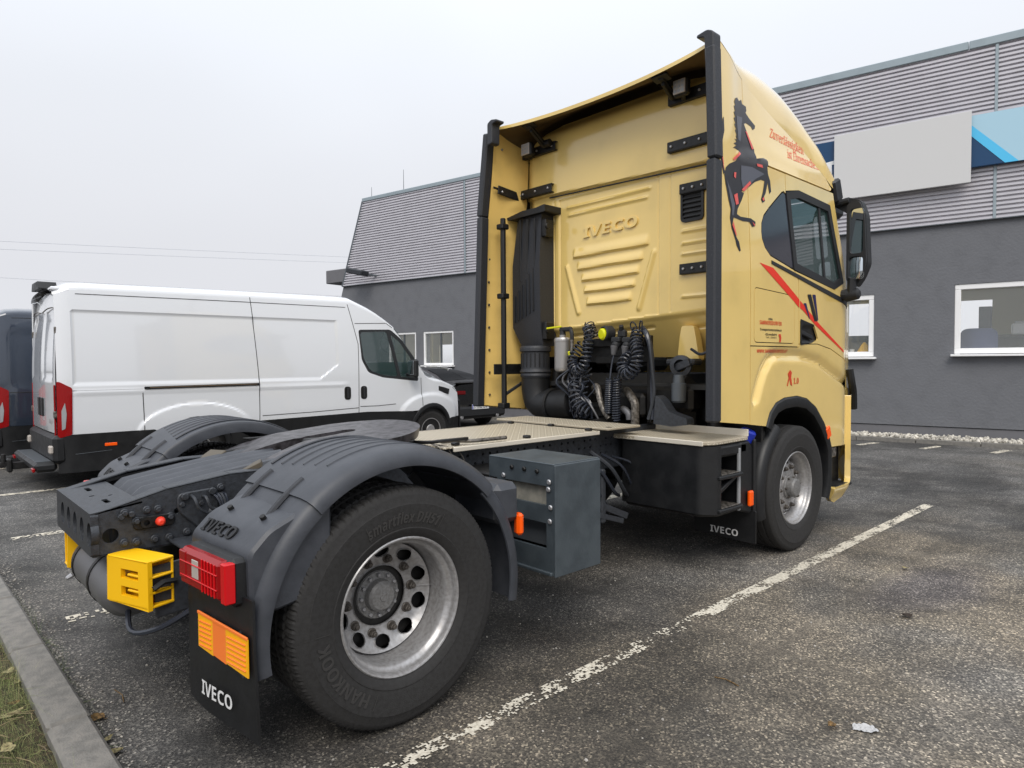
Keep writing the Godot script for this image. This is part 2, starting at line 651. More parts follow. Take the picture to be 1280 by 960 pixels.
	g = mat("tinted_glass", Color(0.22, 0.33, 0.32, 0.42), 0.03)
	g.transparency = BaseMaterial3D.TRANSPARENCY_ALPHA
	mat("sign_blue", Color(0.03, 0.24, 0.4), 0.35)
	mat("sign_cyan", Color(0.32, 0.75, 0.93), 0.35)
	mat("sign_pale", Color(0.66, 0.8, 0.87), 0.35)
	mat("sign_grey", Color(0.8, 0.8, 0.8), 0.5)
	mat("room_wall", Color(0.93, 0.9, 0.78), 0.9)
	mat("room_floor", Color(0.6, 0.57, 0.5), 0.8)
	mat("dark_wood", Color(0.25, 0.23, 0.2), 0.6)
	mat("slate_blue", Color(0.3, 0.34, 0.5), 0.8)
	mat("steel_grey", Color(0.36, 0.38, 0.4), 0.45, 0.4)
	m = mat("pebble", Color(1, 1, 1), 0.9)
	m.vertex_color_use_as_albedo = true
	m = mat("blade", Color(1, 1, 1), 0.8)
	m.vertex_color_use_as_albedo = true
	m.backlight = Color(0.25, 0.3, 0.1)

# ---------- ground ----------
func stain(x: float, z: float, n: FastNoiseLite, n2: FastNoiseLite) -> Color:
	var v := 0.98 + 0.5 * n.get_noise_2d(x, z) + 0.45 * n2.get_noise_2d(x * 3.0, z * 3.0) + 0.25 * n2.get_noise_2d(x * 9.0 + 7.0, z * 9.0)
	var brown := clampf(0.2 + 1.4 * n.get_noise_2d(x + 40.0, z * 1.3 - 9.0), 0, 1)
	# brown silt on the near open bay, right of the painted line
	brown = clampf(brown * 0.5 + smoothstep(0.7, 1.7, x) * smoothstep(-9.0, -2.5, z) * (0.95 + 1.1 * n2.get_noise_2d(x * 2.0, z * 2.0)), 0, 1)
	# sheltered dry ground under the cab, pale dust beside the rear wheel
	var dry := smoothstep(0.75, 0.55, Vector2((x - 0.95) / 1.15, (z + 3.35) / 1.3).length() + 0.16 * n2.get_noise_2d(x * 4.0, z * 4.0))
	v += 0.45 * dry
	v += 0.5 * smoothstep(1.0, 0.2, Vector2((x - 1.42) / 0.42, (z + 0.28) / 0.6).length()) * (0.7 + 0.5 * n2.get_noise_2d(x * 9.0, z * 9.0))
	# oil and damp
	var oil := smoothstep(1.0, 0.35, Vector2((x - 2.25) / 0.4, (z + 3.7) / 0.9).length() + 0.35 * n2.get_noise_2d(x * 3.0, z * 3.0))
	v -= 0.3 * oil
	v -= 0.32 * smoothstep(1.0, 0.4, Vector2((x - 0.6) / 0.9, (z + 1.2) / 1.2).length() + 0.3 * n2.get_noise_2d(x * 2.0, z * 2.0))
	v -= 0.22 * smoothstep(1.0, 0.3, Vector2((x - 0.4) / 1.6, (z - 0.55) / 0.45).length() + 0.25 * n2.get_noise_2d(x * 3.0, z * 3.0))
	# damp dark blotches and tracks worn by tyres
	v *= 1.0 - 0.38 * smoothstep(0.1, 0.32, n2.get_noise_2d(x * 1.1 - 30.0, z * 0.8 + 11.0) + 0.3 * n2.get_noise_2d(x * 5.0, z * 5.0))
	v *= 1.0 + 0.16 * smoothstep(0.45, 0.1, absf(x - 2.75 + 0.1 * n.get_noise_2d(z * 2.0, 3.0)))
	v *= 1.0 + 0.30 * smoothstep(1.0, 2.2, x)
	var spots := n2.get_noise_2d(x * 14.0 + 100.0, z * 14.0)
	v *= 1.0 - 0.4 * smoothstep(0.45, 0.62, spots)
	v = clampf(v, 0.3, 2.3)
	var c := Color(v, v, v * 1.0).lerp(Color(v * 1.4, v * 1.22, v * 0.96), brown * 0.85)
	c = c.lerp(Color(v * 1.02, v * 0.97, v * 1.08), oil * 0.7)
	return Color(minf(c.r * 0.4, 1.0), minf(c.g * 0.4, 1.0), minf(c.b * 0.4, 1.0))   # the texture is 2.5 times too bright, so that stains may lighten it

func axis_cuts(lo: float, hi: float, step: float) -> Array:
	var r := []
	for i in int((hi - lo) / step) + 1: r.append(lo + step * i)
	var a := hi
	var s := step
	while a < 1500.0:
		s *= 1.6; a += s; r.append(a)
	a = lo; s = step
	while a > -1500.0:
		s *= 1.6; a -= s; r.push_front(a)
	return r

func ground() -> void:
	var n := FastNoiseLite.new()
	n.seed = 21; n.frequency = 0.16; n.fractal_octaves = 4
	var n2 := FastNoiseLite.new()
	n2.seed = 22; n2.frequency = 0.35; n2.fractal_octaves = 3
	var xs := axis_cuts(-8.0, 5.0, 0.07)
	var zs := axis_cuts(-13.0, 2.4, 0.07)
	var st := SurfaceTool.new()
	st.begin(Mesh.PRIMITIVE_TRIANGLES)
	for z in zs:
		for x in xs:
			st.set_normal(Vector3.UP)
			st.set_color(stain(x, z, n, n2) if absf(x) < 60 and absf(z) < 60 else Color(0.4, 0.4, 0.4))
			st.add_vertex(Vector3(x, 0, z))
	var w := xs.size()
	for j in zs.size() - 1:
		for i in w - 1:
			var a := j * w + i
			for k in [a, a + 1, a + w, a + 1, a + w + 1, a + w]: st.add_index(k)
	var o := put_mesh("ground", st.commit(), M.asphalt)
	o.set_meta("kind", "structure")
	o.set_meta("label", "worn grey asphalt of the car park")

func worn_line(a: Vector2, b: Vector2, width: float, cell: float, keep: Callable) -> MB:
	# painted stripe broken up where the paint has worn off
	var mb := MB.new()
	var d := (b - a).normalized()
	var s := Vector2(-d.y, d.x)
	var nl := int(a.distance_to(b) / cell)
	var nw := int(width / cell)
	for i in nl:
		for j in nw:
			if not keep.call(float(i) / nl, float(j) / nw, i, j): continue
			var p := a + d * (i * cell) + s * (j * cell - width * 0.5)
			var p2 := p + d * cell
			mb.q(Vector3(p.x, 0.004, p.y), Vector3(p2.x, 0.004, p2.y), Vector3(p2.x + s.x * cell, 0.004, p2.y + s.y * cell), Vector3(p.x + s.x * cell, 0.004, p.y + s.y * cell))
	return mb

func lines() -> void:
	var n := FastNoiseLite.new()
	n.seed = 31; n.frequency = 0.5; n.fractal_octaves = 2
	var f := FastNoiseLite.new()
	f.seed = 32; f.frequency = 0.04; f.fractal_octaves = 3
	var rows := [
		[Vector2(1.46, 0.4), Vector2(1.46, -6.55), 0.11, 0.0092, func(u, w, i, j):
			var z: float = 0.4 - u * 6.95
			var thr := lerpf(-0.03, 0.24, smoothstep(-1.4, -3.2, z))
			if z > -1.75 and z < -1.25: thr -= 0.22
			if z > -1.25: thr += 0.05 * f.get_noise_2d(i * 0.3, 5.0)
			return n.get_noise_2d(i * 0.7, j * 0.7) * 0.6 + f.get_noise_2d(i * 0.8, j * 1.6) * 0.75 + f.get_noise_2d(i * 4.0, j * 5.0 + 90.0) * 0.4 < thr - 0.25 * absf(w - 0.5)],
		[Vector2(-1.2, 0.85), Vector2(-1.2, -6.5), 0.12, 0.02, func(u, w, i, j): return n.get_noise_2d(i * 1.3 + 50, j * 1.3) + f.get_noise_2d(i, j) < 0.12],
		[Vector2(-3.81, 0.85), Vector2(-3.81, -6.5), 0.12, 0.02, func(u, w, i, j): return n.get_noise_2d(i * 1.3 + 90, j * 1.3) + f.get_noise_2d(i, j) < 0.2],
		[Vector2(-6.42, 0.85), Vector2(-6.42, -6.5), 0.12, 0.03, func(u, w, i, j): return n.get_noise_2d(i * 1.3, j * 1.3) < 0.25],
		[Vector2(-9.03, 0.85), Vector2(-9.03, -6.5), 0.12, 0.04, func(u, w, i, j): return n.get_noise_2d(i * 1.3, j * 1.3) < 0.3],
	]
	for r in rows:
		struct("parking_line", worn_line(r[0], r[1], r[2], r[3], r[4]), M.road_paint, 0.0)
	for k in range(-1, 6):
		var x := 1.04 + 0.98 * k - 1.96
		var zc := -12.05 - 0.2 * (x - 1.0)
		struct("parking_dash", worn_line(Vector2(x - 0.05, zc + 0.3), Vector2(x + 0.05, zc - 0.32), 0.15, 0.025, func(u, w, i, j): return n.get_noise_2d(i * 1.3 + 7.0 * k, j * 1.3) < 0.25), M.road_paint, 0.0)

func rock(r: RandomNumberGenerator, rad: float, squash := 0.65) -> ArrayMesh:
	var mb := MB.new()
	var n := FastNoiseLite.new()
	n.seed = r.randi() % 10000
	n.frequency = 1.1
	var rows := []
	for i in 6:
		var row := PackedVector3Array()
		for k in 9:
			var el := -PI / 2 + PI * i / 5.0
			var az := TAU * (k % 8) / 8.0
			var d := Vector3(cos(el) * cos(az), sin(el), cos(el) * sin(az))
			row.append(d * rad * (1.0 + 0.5 * n.get_noise_3dv(d)) * Vector3(1, squash, 1.25))
		rows.append(row)
	for i in 5:
		for k in 8:
			mb.q(rows[i][k], rows[i + 1][k], rows[i + 1][k + 1], rows[i][k + 1])
	return mb.mesh(60.0)

func scatter(called: String, me: Mesh, m: Material, xf: Array, cols: Array, label: String, parent: Node = self, kind := "stuff") -> MultiMeshInstance3D:
	var mm := MultiMesh.new()
	mm.transform_format = MultiMesh.TRANSFORM_3D
	mm.use_colors = true
	mm.mesh = me
	mm.instance_count = xf.size()
	for i in xf.size():
		mm.set_instance_transform(i, xf[i])
		mm.set_instance_color(i, cols[i])
	var o := MultiMeshInstance3D.new()
	o.multimesh = mm
	o.material_override = m
	if parent == self:
		o.name = numbered(called)
		add_child(o)
	else:
		o.name = called
		parent.add_child(o, true)
	o.set_meta("kind", kind)
	if label: o.set_meta("label", label)
	return o

func leaf_mesh(len_: float, wid: float, curl: float) -> MB:
	var mb := MB.new()
	var prev := []
	for i in 7:
		var u := i / 6.0
		var w := wid * pow(sin(PI * clampf(u * 0.93 + 0.04, 0, 1)), 0.8) * (1.0 + 0.12 * sin(i * 2.4))
		var y := curl * (u - 0.5) * (u - 0.5) * 4.0
		var row := [Vector3(-w, y + curl * 0.8, (u - 0.5) * len_), Vector3(0, y * 0.6 + 0.002, (u - 0.5) * len_), Vector3(w, y + curl * 0.5, (u - 0.5) * len_)]
		if i > 0:
			mb.q(prev[0], row[0], row[1], prev[1])
			mb.q(prev[1], row[1], row[2], prev[2])
		prev = row
	mb.tube([Vector3(0, 0.002, len_ * 0.5), Vector3(0.004, 0.006, len_ * 0.75)], 0.0012, 4)
	return mb

func kerb_and_verge() -> void:
	var r := RandomNumberGenerator.new()
	r.seed = 77
	# kerb stones along the near end of the bays
	var x := -9.62
	var kerb := Node3D.new()
	kerb.name = numbered("kerb")
	add_child(kerb)
	kerb.set_meta("kind", "structure")
	kerb.rotation.y = 0.02
	kerb.position.z = 0.018
	while x < 7.0:
		var st := MB.new()
		st.box(Vector3(x + 0.4975, 0.0 + r.randf_range(-0.004, 0.004), 1.085 + r.randf_range(-0.004, 0.004)), Vector3(0.995, 0.2, 0.155), 0.014)
		put("kerb_stone", st, M.concrete, kerb)
		x += 1.0
	var soil := MB.new()
	var n := FastNoiseLite.new()
	n.seed = 4; n.frequency = 2.2; n.fractal_octaves = 4
	soil.sheet(pts([-9.6, 1.09, 7.0, 1.09, 7.0, 5.0, -9.6, 5.0]), func(a, b): return Vector3(a, 0.045 + 0.035 * n.get_noise_2d(a, b) + 0.02 * smoothstep(1.2, 2.0, b), b), 0.12, [], true)
	struct("verge_soil", soil, M.soil)
	# grass and moss
	var blade := MB.new()
	blade.t(Vector3(-0.0022, 0, 0), Vector3(0.0022, 0, 0), Vector3(0.0012, 0.5, 0.12))
	blade.t(Vector3(-0.0022, 0, 0), Vector3(0.0012, 0.5, 0.12), Vector3(-0.001, 0.5, 0.12))
	blade.t(Vector3(-0.001, 0.5, 0.12), Vector3(0.0012, 0.5, 0.12), Vector3(0.0, 1.0, 0.55))
	for i in blade.v.size(): blade.v[i].x *= 1.3 
	var bm := blade.mesh(60)
	var xf := []
	var cl := []
	for i in 36000:
		var p := Vector3(r.randf_range(-3.0, 1.6), 0.03, r.randf_range(1.17, 2.2))
		var d := n.get_noise_2d(p.x * 0.45 + 9, p.z * 0.45)
		if d < -0.04 + 0.22 * r.randf() - 0.12: continue
		var s := r.randf_range(0.02, 0.07) * (1.0 + d)
		xf.append(Transform3D(Basis(Vector3.UP, r.randf() * TAU).scaled(Vector3(1, s, s * r.randf_range(0.5, 1.8))), p))
		var c := Color(0.10, 0.135, 0.035).lerp(Color(0.28, 0.24, 0.12), r.randf() * r.randf())
		cl.append(c * r.randf_range(0.9, 2.6))
	scatter("grass", bm, M.blade, xf, cl, "short green grass and moss on the verge behind the kerb")
	xf = []; cl = []
	for k in [[-0.92, 1.035, 70, 0.065], [-0.8, 1.03, 30, 0.055], [-0.35, 1.02, 40, 0.05], [-0.2, 1.02, 24, 0.045], [-1.55, 1.045, 36, 0.045], [0.05, 1.015, 20, 0.04], [0.62, 1.0, 16, 0.035]]:
		for i in k[2]:
			var s: float = k[3] * r.randf_range(0.6, 1.4)
			xf.append(Transform3D(Basis(Vector3.UP, r.randf() * TAU).scaled(Vector3(1.5, s, s * r.randf_range(0.8, 2.0))), Vector3(k[0] + r.randfn(0, 0.035), 0.0, k[1] + r.randfn(0, 0.012))))
			cl.append(Color(0.09, 0.13, 0.03) * r.randf_range(0.6, 1.5))
	scatter("weeds", bm, M.blade, xf, cl, "weeds growing in the joint between kerb and asphalt")
	# straw and small dead matter on the soil
	var straw := MB.new()
	straw.tube([Vector3(-0.5, 0, 0), Vector3(-0.1, 0.015, 0.03), Vector3(0.5, 0.0, -0.03)], 0.018, 4)
	var sme := straw.mesh(60)
	xf = []; cl = []
	for i in 900:
		var p := Vector3(r.randf_range(-2.2, 1.6), r.randf_range(0.05, 0.08), r.randf_range(1.18, 1.9))
		xf.append(Transform3D(Basis.from_euler(Vector3(r.randf_range(-0.3, 0.3), r.randf() * TAU, r.randf_range(-0.3, 0.3))).scaled(Vector3.ONE * r.randf_range(0.03, 0.13)), p))
		cl.append(Color(0.3, 0.23, 0.13).lerp(Color(0.08, 0.06, 0.035), r.randf()))
	scatter("dry_stalks", sme, M.pebble, xf, cl, "dry stalks and twigs lying on the verge soil")
	# grit in the gutter
	var grit := rock(r, 1.0)
	xf = []; cl = []
	for i in 3400:
		var gx := r.randf_range(-4.0, 3.0)
		var gz := 1.028 - 0.02 * gx - absf(r.randfn(0, 0.05)) - 0.0
		if r.randf() < 0.35:
			gx = r.randf_range(-2.5, 4.0); gz = r.randf_range(-4.5, 0.95)
		var s := r.randf_range(0.002, 0.0055) * (1.6 if r.randf() < 0.06 else 1.0)
		xf.append(Transform3D(Basis(Vector3.UP, r.randf() * TAU).scaled(Vector3.ONE * s), Vector3(gx, s * 0.4, gz)))
		cl.append(Color(0.30, 0.28, 0.25) * r.randf_range(0.35, 1.5))
	scatter("grit", grit, M.pebble, xf, cl, "loose grit along the gutter and on the asphalt")

func litter() -> void:
	var leafm := mat("dead_leaf", Color(0.55, 0.44, 0.27), 0.85)
	wear(leafm, tex.grime, 6.0)
	var pale := mat("pale_leaf", Color(0.66, 0.63, 0.47), 0.8)
	wear(pale, tex.grime, 5.0)
	var spots := [
		[0.09, 1.262, 0.10, 0.022, 0.06, "long pale dead leaf lying in the verge soil nearest the photo's left edge"],
		[0.42, 1.30, 0.07, 0.018, 0.07, "yellow-grey leaf on the verge soil by the kerb joint, lowest in the photo"],
		[-0.02, 1.235, 0.05, 0.012, 0.06, "narrow straw-coloured leaf on the soil close behind the kerb"],
		[-0.26, 1.19, 0.045, 0.014, 0.055, "small pale leaf at the foot of the mossy kerb side"],
		[-0.42, 1.215, 0.06, 0.02, 0.06, "broad pale leaf lying on the green moss behind the kerb"],
		[0.27, 0.968, 0.06, 0.022, 0.012, "round pale leaf on the asphalt touching the kerb front"],
		[0.5, 0.985, 0.07, 0.008, 0.012, "thin pale strip of leaf on the asphalt by the kerb joint"],
		[0.62, 0.975, 0.055, 0.02, 0.012, "brown curled leaf in the gutter, nearest to the camera"],
		[2.512, -1.304, 0.035, 0.012, 0.01, "small tan leaf on the asphalt left of the crumpled paper"],
		[2.327, -2.884, 0.07, 0.022, 0.012, "dark brown dead leaf alone on the brown stained asphalt"],
		[2.02, -3.9, 0.05, 0.014, 0.012, "tan leaf on the asphalt right of the painted line, far from the paper"],
	]
	var i := 0
	for s in spots:
		var l := put("fallen_leaf", leaf_mesh(s[2], s[3] + 0.006, 0.008), leafm if i % 3 == 2 or i == 9 else pale, self, 60)
		l.position = Vector3(s[0], s[4], s[1])
		l.rotation = Vector3(0.1, i * 1.7, 0.12)
		tag(l, s[5], "leaf", "dead leaves lying about")
		i += 1
	(find_child("fallen_leaf_009", false, false) as MeshInstance3D).material_override = mat("dark_leaf", Color(0.17, 0.13, 0.1), 0.8)
	# crumpled paper
	var n := FastNoiseLite.new()
	n.seed = 9; n.frequency = 26.0; n.fractal_octaves = 2
	var mb := MB.new()
	mb.sheet(pts([-0.05, -0.03, 0.0, -0.045, 0.055, -0.03, 0.07, 0.012, 0.03, 0.04, -0.02, 0.028, -0.06, 0.022]), func(a, b): return Vector3(a, 0.006 + 0.02 * absf(n.get_noise_2d(a, b)), b), 0.008, [], true, 0.0)
	var p := put("crumpled_paper", mb, mat("paper", Color(0.68, 0.68, 0.68), 0.6), self, 12)
	p.scale = Vector3(0.8, 0.6, 0.8)
	p.position = Vector3(2.61, 0.0, -1.389)
	p.rotation.y = 0.6
	tag(p, "crumpled scrap of white paper on the asphalt, right of the painted line", "paper")
	var tw := put("twig", MB.new().tube([Vector3(-0.06, 0.004, 0.01), Vector3(-0.01, 0.006, -0.004), Vector3(0.03, 0.005, 0.0), Vector3(0.07, 0.006, 0.014)], 0.0028, 5), leafm)
	tw.position = Vector3(1.99, 0, -1.36)
	tag(tw, "thin pale twig on the brown asphalt between line and paper", "twig", "twigs on the asphalt")
	tw = put("twig", MB.new().tube([Vector3(-0.09, 0.004, 0.01), Vector3(0.0, 0.006, -0.004), Vector3(0.08, 0.006, 0.008)], 0.002, 5), leafm)
	tw.position = Vector3(0.1, 0, 0.84)
	tag(tw, "thin straight twig on the dark asphalt in front of the kerb", "twig", "twigs on the asphalt")

# ---------- the hall ----------
func corrugated(s0: float, s1: float, y0: float, y1: float, slant0 := 0.0) -> MB:
	# horizontal trapezoid profile between s0 and s1; slant0 moves the left end per metre of height
	var mb := MB.new()
	var prof := []
	var y := y0
	var pitch := 0.0805
	while y < y1 - 0.02:
		for k in [[0.0, -0.018], [0.006, 0.03], [0.048, 0.029], [0.056, -0.018]]:
			if y + k[0] < y1: prof.append(Vector2(y + k[0], 0.02 + k[1]))
		y += pitch
	prof.append(Vector2(y1, prof[-1].y))
	for i in prof.size() - 1:
		var a: Vector2 = prof[i]
		var b: Vector2 = prof[i + 1]
		var sa := s0 + slant0 * (a.x - y0)
		var sb := s0 + slant0 * (b.x - y0)
		mb.q(Vector3(sa, a.x, a.y), Vector3(s1, a.x, a.y), Vector3(s1, b.x, b.y), Vector3(sb, b.x, b.y))
	return mb

func window(b: Node3D, s0: float, s1: float, y0: float, y1: float, mull: Array) -> void:
	var w := Node3D.new()
	w.name = "window"
	b.add_child(w, true)
	var fr := MB.new()
	var t := 0.1 if s0 > -10.0 else 0.065
	var z := -0.05
	fr.box(Vector3((s0 + s1) / 2, y1 - t / 2, z), Vector3(s1 - s0, t, 0.07), 0.008)
	fr.box(Vector3((s0 + s1) / 2, y0 + t / 2 + 0.05, z), Vector3(s1 - s0, t, 0.07), 0.008)
	for s in [s0 + t / 2, s1 - t / 2]: fr.box(Vector3(s, (y0 + y1) / 2 + 0.025, z), Vector3(t, y1 - y0 - 2 * t - 0.05, 0.068), 0.008)
	put("frame", fr, M.white_frame, w)
	for s in mull: put("mullion", MB.new().box(Vector3(s, (y0 + y1) / 2 + 0.025, z), Vector3(0.09 if s0 > -10.0 else 0.045, y1 - y0 - 2 * t - 0.05, 0.064), 0.006), M.white_frame if s0 > -10.0 else M.steel_grey, w)
	put("sill", MB.new().box(Vector3((s0 + s1) / 2, y0 + 0.018, 0.03), Vector3(s1 - s0 + 0.1, 0.04, 0.24), 0.006), M.white_frame, w)
	put("pane", MB.new().box(Vector3((s0 + s1) / 2, (y0 + y1) / 2 + 0.02, z), Vector3(s1 - s0 - 0.12, y1 - y0 - 0.16, 0.012), 0.0), M.glass, w)

func room(b: Node3D, s0: float, s1: float, depth: float, opening: PackedVector2Array) -> void:
	# plastered office behind a window: floor, ceiling, three walls
	var z0 := -0.31
	var w := MB.new()
	w.sheet(pts([s0, 0.5, s1, 0.5, s1, 3.3, s0, 3.3]), func(x, y): return Vector3(x, y, z0 - depth), 2.0, [opening], false, 0.1)
	w.box(Vector3(s0, 1.9, z0 - depth / 2), Vector3(0.1, 2.8, depth - 0.1), 0)
	w.box(Vector3(s1, 1.9, z0 - depth / 2), Vector3(0.1, 2.8, depth - 0.1), 0)
	w.box(Vector3((s0 + s1) / 2, 3.32, z0 - depth / 2), Vector3(s1 - s0 + 0.1, 0.04, depth), 0)
	put("room_wall", w, M.room_wall, b)
	put("room_floor", MB.new().box(Vector3((s0 + s1) / 2, 0.48, z0 - depth / 2), Vector3(s1 - s0 + 0.1, 0.04, depth), 0), M.room_floor, b)

func hall() -> void:
	var b := thing("office_hall", "long grey office hall with ribbed metal cladding above plain rendered walls", "building", Vector3(0, 0, -13.2))
	b.rotation.y = deg_to_rad(11.25)
	var wins := [[0.05, 2.4, 1.62, 2.98, []], [-2.9, -1.3, 1.58, 2.88, [-2.1]], [-13.74, -12.5, 1.44, 2.53, [-13.03]], [-15.28, -14.05, 1.44, 2.53, [-14.6]]]
	var holes := []
	for w in wins: holes.append(pts([w[0], w[2], w[1], w[2], w[1], w[3], w[0], w[3]]))
	var wall := MB.new()
	wall.sheet(pts([-18.9, 0.27, 12.0, 0.27, 12.0, 4.13, -17.44, 4.2]), func(x, y): return Vector3(x, y, 0), 3.0, holes, false, 0.3)
	put("wall", wall, M.render_grey, b)
	put("plinth", MB.new().box(Vector3(-3.5, 0.12, -0.17), Vector3(31.0, 0.27, 0.3), 0.0), M.plinth, b)
	var hullm := MB.new()
	hullm.box(Vector3(-3.4, 5.1, -4.1), Vector3(30.0, 3.3, 0.2), 0)
	hullm.box(Vector3(12.15, 3.4, -2.1), Vector3(0.3, 6.8, 4.3), 0)
	hullm.ext(pts([-18.9, 0.0, -17.5, 4.2, -16.45, 6.85, -16.2, 6.85, -18.5, 0.0]), Vector3(0, 0, -0.05), Vector3(1, 0, 0), Vector3(0, 1, 0), 4.1, 0.0)
	hullm.box(Vector3(-2.2, 6.78, -2.1), Vector3(28.6, 0.1, 4.2), 0)
	hullm.box(Vector3(-2.6, 5.5, -0.12), Vector3(27.6, 2.6, 0.1), 0)
	put("side_wall", hullm, M.render_grey, b)
	for w in wins:
		window(b, w[0], w[1], w[2], w[3], w[4])
	room(b, -0.4, 3.4, 3.6, pts([-0.25, 1.4, 0.62, 1.4, 0.62, 2.95, -0.25, 2.95]))
	room(b, -4.2, -0.6, 3.6, pts([-2.4, 2.1, -1.0, 2.1, -1.0, 3.0, -2.4, 3.0]))
	room(b, -17.0, -11.6, 3.6, pts([-16.6, 1.3, -12.6, 1.3, -12.6, 2.25, -16.6, 2.25]))
	# metal cladding, panel by panel
	for p in [[0.665, 6.9, 4.14, 7.30], [-5.6, 0.615, 4.14, 7.30], [6.95, 11.9, 4.14, 7.30]]:
		put("cladding_panel", corrugated(p[0], p[1], p[2], p[3]), M.cladding, b)
	put("cladding_panel", corrugated(-11.94, -5.65, 4.2, 6.9), M.cladding, b)
	put("cladding_panel", corrugated(-17.42, -12.02, 4.2, 6.9, 0.392), M.cladding, b)
	for s in [[0.64, 4.14, 7.3], [6.925, 4.14, 7.3], [-11.98, 4.2, 6.9], [-5.62, 4.14, 7.3]]:
		put("joint_strip", MB.new().box(Vector3(s[0], (s[1] + s[2]) / 2, 0.035), Vector3(0.05, s[2] - s[1], 0.05), 0.004), M.flashing, b)
	put("drip_edge", MB.new().box(Vector3(3.2, 4.135, 0.03), Vector3(17.6, 0.02, 0.09), 0.003), M.steel_grey, b)
	put("drip_edge", MB.new().box(Vector3(-11.53, 4.19, 0.03), Vector3(11.8, 0.02, 0.09), 0.003), M.steel_grey, b)
	for p in [[0.22, 12.0, 7.37], [-5.6, 0.21, 7.37]]:
		put("roof_flashing", MB.new().box(Vector3((p[0] + p[1]) / 2, p[2], -0.04), Vector3(p[1] - p[0], 0.155, 0.24), 0.012), M.flashing, b)
	put("roof_flashing", MB.new().box(Vector3(-11.0, 6.96, -0.04), Vector3(10.76, 0.12, 0.24), 0.012), M.flashing, b)
	put("end_trim", MB.new().beam(Vector3(-17.46, 4.18, 0.02), Vector3(-16.38, 6.93, 0.02), 0.05, 0.1), M.steel_grey, b)
	put("canopy_box", MB.new().box(Vector3(-17.95, 4.6, -0.7), Vector3(1.1, 0.46, 1.2), 0.02), M.plinth, b)
	for a in [[-14.71, 7.05, 7.74], [-16.2, 6.98, 7.42]]:
		put("lightning_rod", MB.new().cyl(Vector3(a[0], a[1] - 0.15, -0.2), Vector3(a[0], a[2], -0.2), 0.012, 0.006, 6, 0.001), M.steel_grey, b)
	# floodlight on an arm
	var fl := Node3D.new()
	fl.name = "floodlight"
	b.add_child(fl)
	var arm := MB.new()
	arm.beam(Vector3(-15.75, 4.42, 0.0), Vector3(-15.95, 4.46, 0.45), 0.06, 0.06)
	put("arm", arm, M.steel_grey, fl)
	var head := MB.new()
	head.box(Vector3(-16.1, 4.52, 0.55), Vector3(0.75, 0.17, 0.36), 0.03, Basis(Vector3(0, 0, 1), -0.22))
	put("housing", head, mat("flood_grey", Color(0.19, 0.2, 0.22), 0.5, 0.3), fl)
	# sign band on the cladding
	var sb := Node3D.new()
	sb.name = "sign_band"
	b.add_child(sb)
	put("backing", MB.new().box(Vector3(2.6, 5.57, 0.12), Vector3(10.4, 0.94, 0.1), 0.006), M.sign_blue, sb)
	put("stripe", MB.new().ext(pts([-0.05, 6.04, 0.12, 6.04, 0.98, 5.1, 0.78, 5.1]), Vector3(0, 0, 0.177), Vector3(1, 0, 0), Vector3(0, 1, 0), 0.005, 0.0), M.sign_cyan, sb)
	put("pale_field", MB.new().ext(pts([0.12, 6.04, 7.0, 6.04, 7.0, 5.1, 0.98, 5.1]), Vector3(0, 0, 0.176), Vector3(1, 0, 0), Vector3(0, 1, 0), 0.004, 0.0), M.sign_pale, sb)
	var mk := MB.new()
	mk.ext(pts([-2.2, 5.62, -1.6, 5.7, -1.6, 5.62, -2.08, 5.56, -2.06, 5.12, -2.16, 5.12]), Vector3(0, 0, 0.176), Vector3(1, 0, 0), Vector3(0, 1, 0), 0.004, 0.0)
	put("white_mark", mk, M.white_frame, sb)
	var panel := Node3D.new()
	panel.name = numbered("sign_board")
	add_child(panel)
	panel.transform = b.transform
	put("face", MB.new().box(Vector3(-0.87, 5.46, 0.24), Vector3(2.3, 1.3, 0.06), 0.006), M.sign_grey, panel)
	put("bracket", MB.new().box(Vector3(-1.6, 5.5, 0.19), Vector3(0.08, 1.0, 0.05), 0.004), M.steel_grey, panel)
	put("bracket", MB.new().box(Vector3(-0.15, 5.5, 0.19), Vector3(0.08, 1.0, 0.05), 0.004), M.steel_grey, panel)
	tag(panel, "blank pale grey sign board mounted over the blue sign band", "sign")
	# office things behind the panes
	var B: Transform3D = b.transform
	var desk := thing("office_desk", "dark office desk with drawers behind the wide white-framed window", "desk", Vector3.ZERO)
	desk.transform = B
	put("desk_top", MB.new().box(Vector3(1.75, 2.02, -1.6), Vector3(2.3, 0.05, 0.7), 0.005), M.dark_wood, desk)
	put("front_panel", MB.new().box(Vector3(1.75, 1.25, -1.5), Vector3(2.2, 1.5, 0.04), 0.005), M.dark_wood, desk)
	var pr := thing("printer", "white office printer on the dark desk behind the wide window", "printer")
	pr.transform = B
	put("body", MB.new().box(Vector3(1.22, 2.16, -1.55), Vector3(0.55, 0.22, 0.42), 0.02), M.white_frame, pr)
	put("paper_tray", MB.new().box(Vector3(1.2, 2.29, -1.6), Vector3(0.4, 0.05, 0.34), 0.01), M.sign_grey, pr)
	var mo := thing("monitor", "dark blue computer monitor behind the left part of the wide window", "monitor")
	mo.transform = B
	put("screen", MB.new().box(Vector3(0.52, 2.38, -1.1), Vector3(0.22, 0.46, 0.05), 0.01, Basis(Vector3.UP, 0.3)), mat("monitor_blue", Color(0.08, 0.1, 0.2), 0.3), mo)
	put("stand", MB.new().cyl(Vector3(0.52, 1.9, -1.12), Vector3(0.52, 2.2, -1.12), 0.03), M.dark_wood, mo)
	var ch := thing("office_chair", "slate blue padded chair in the lower left of the wide window", "chair")
	ch.transform = B
	var cb := MB.new()
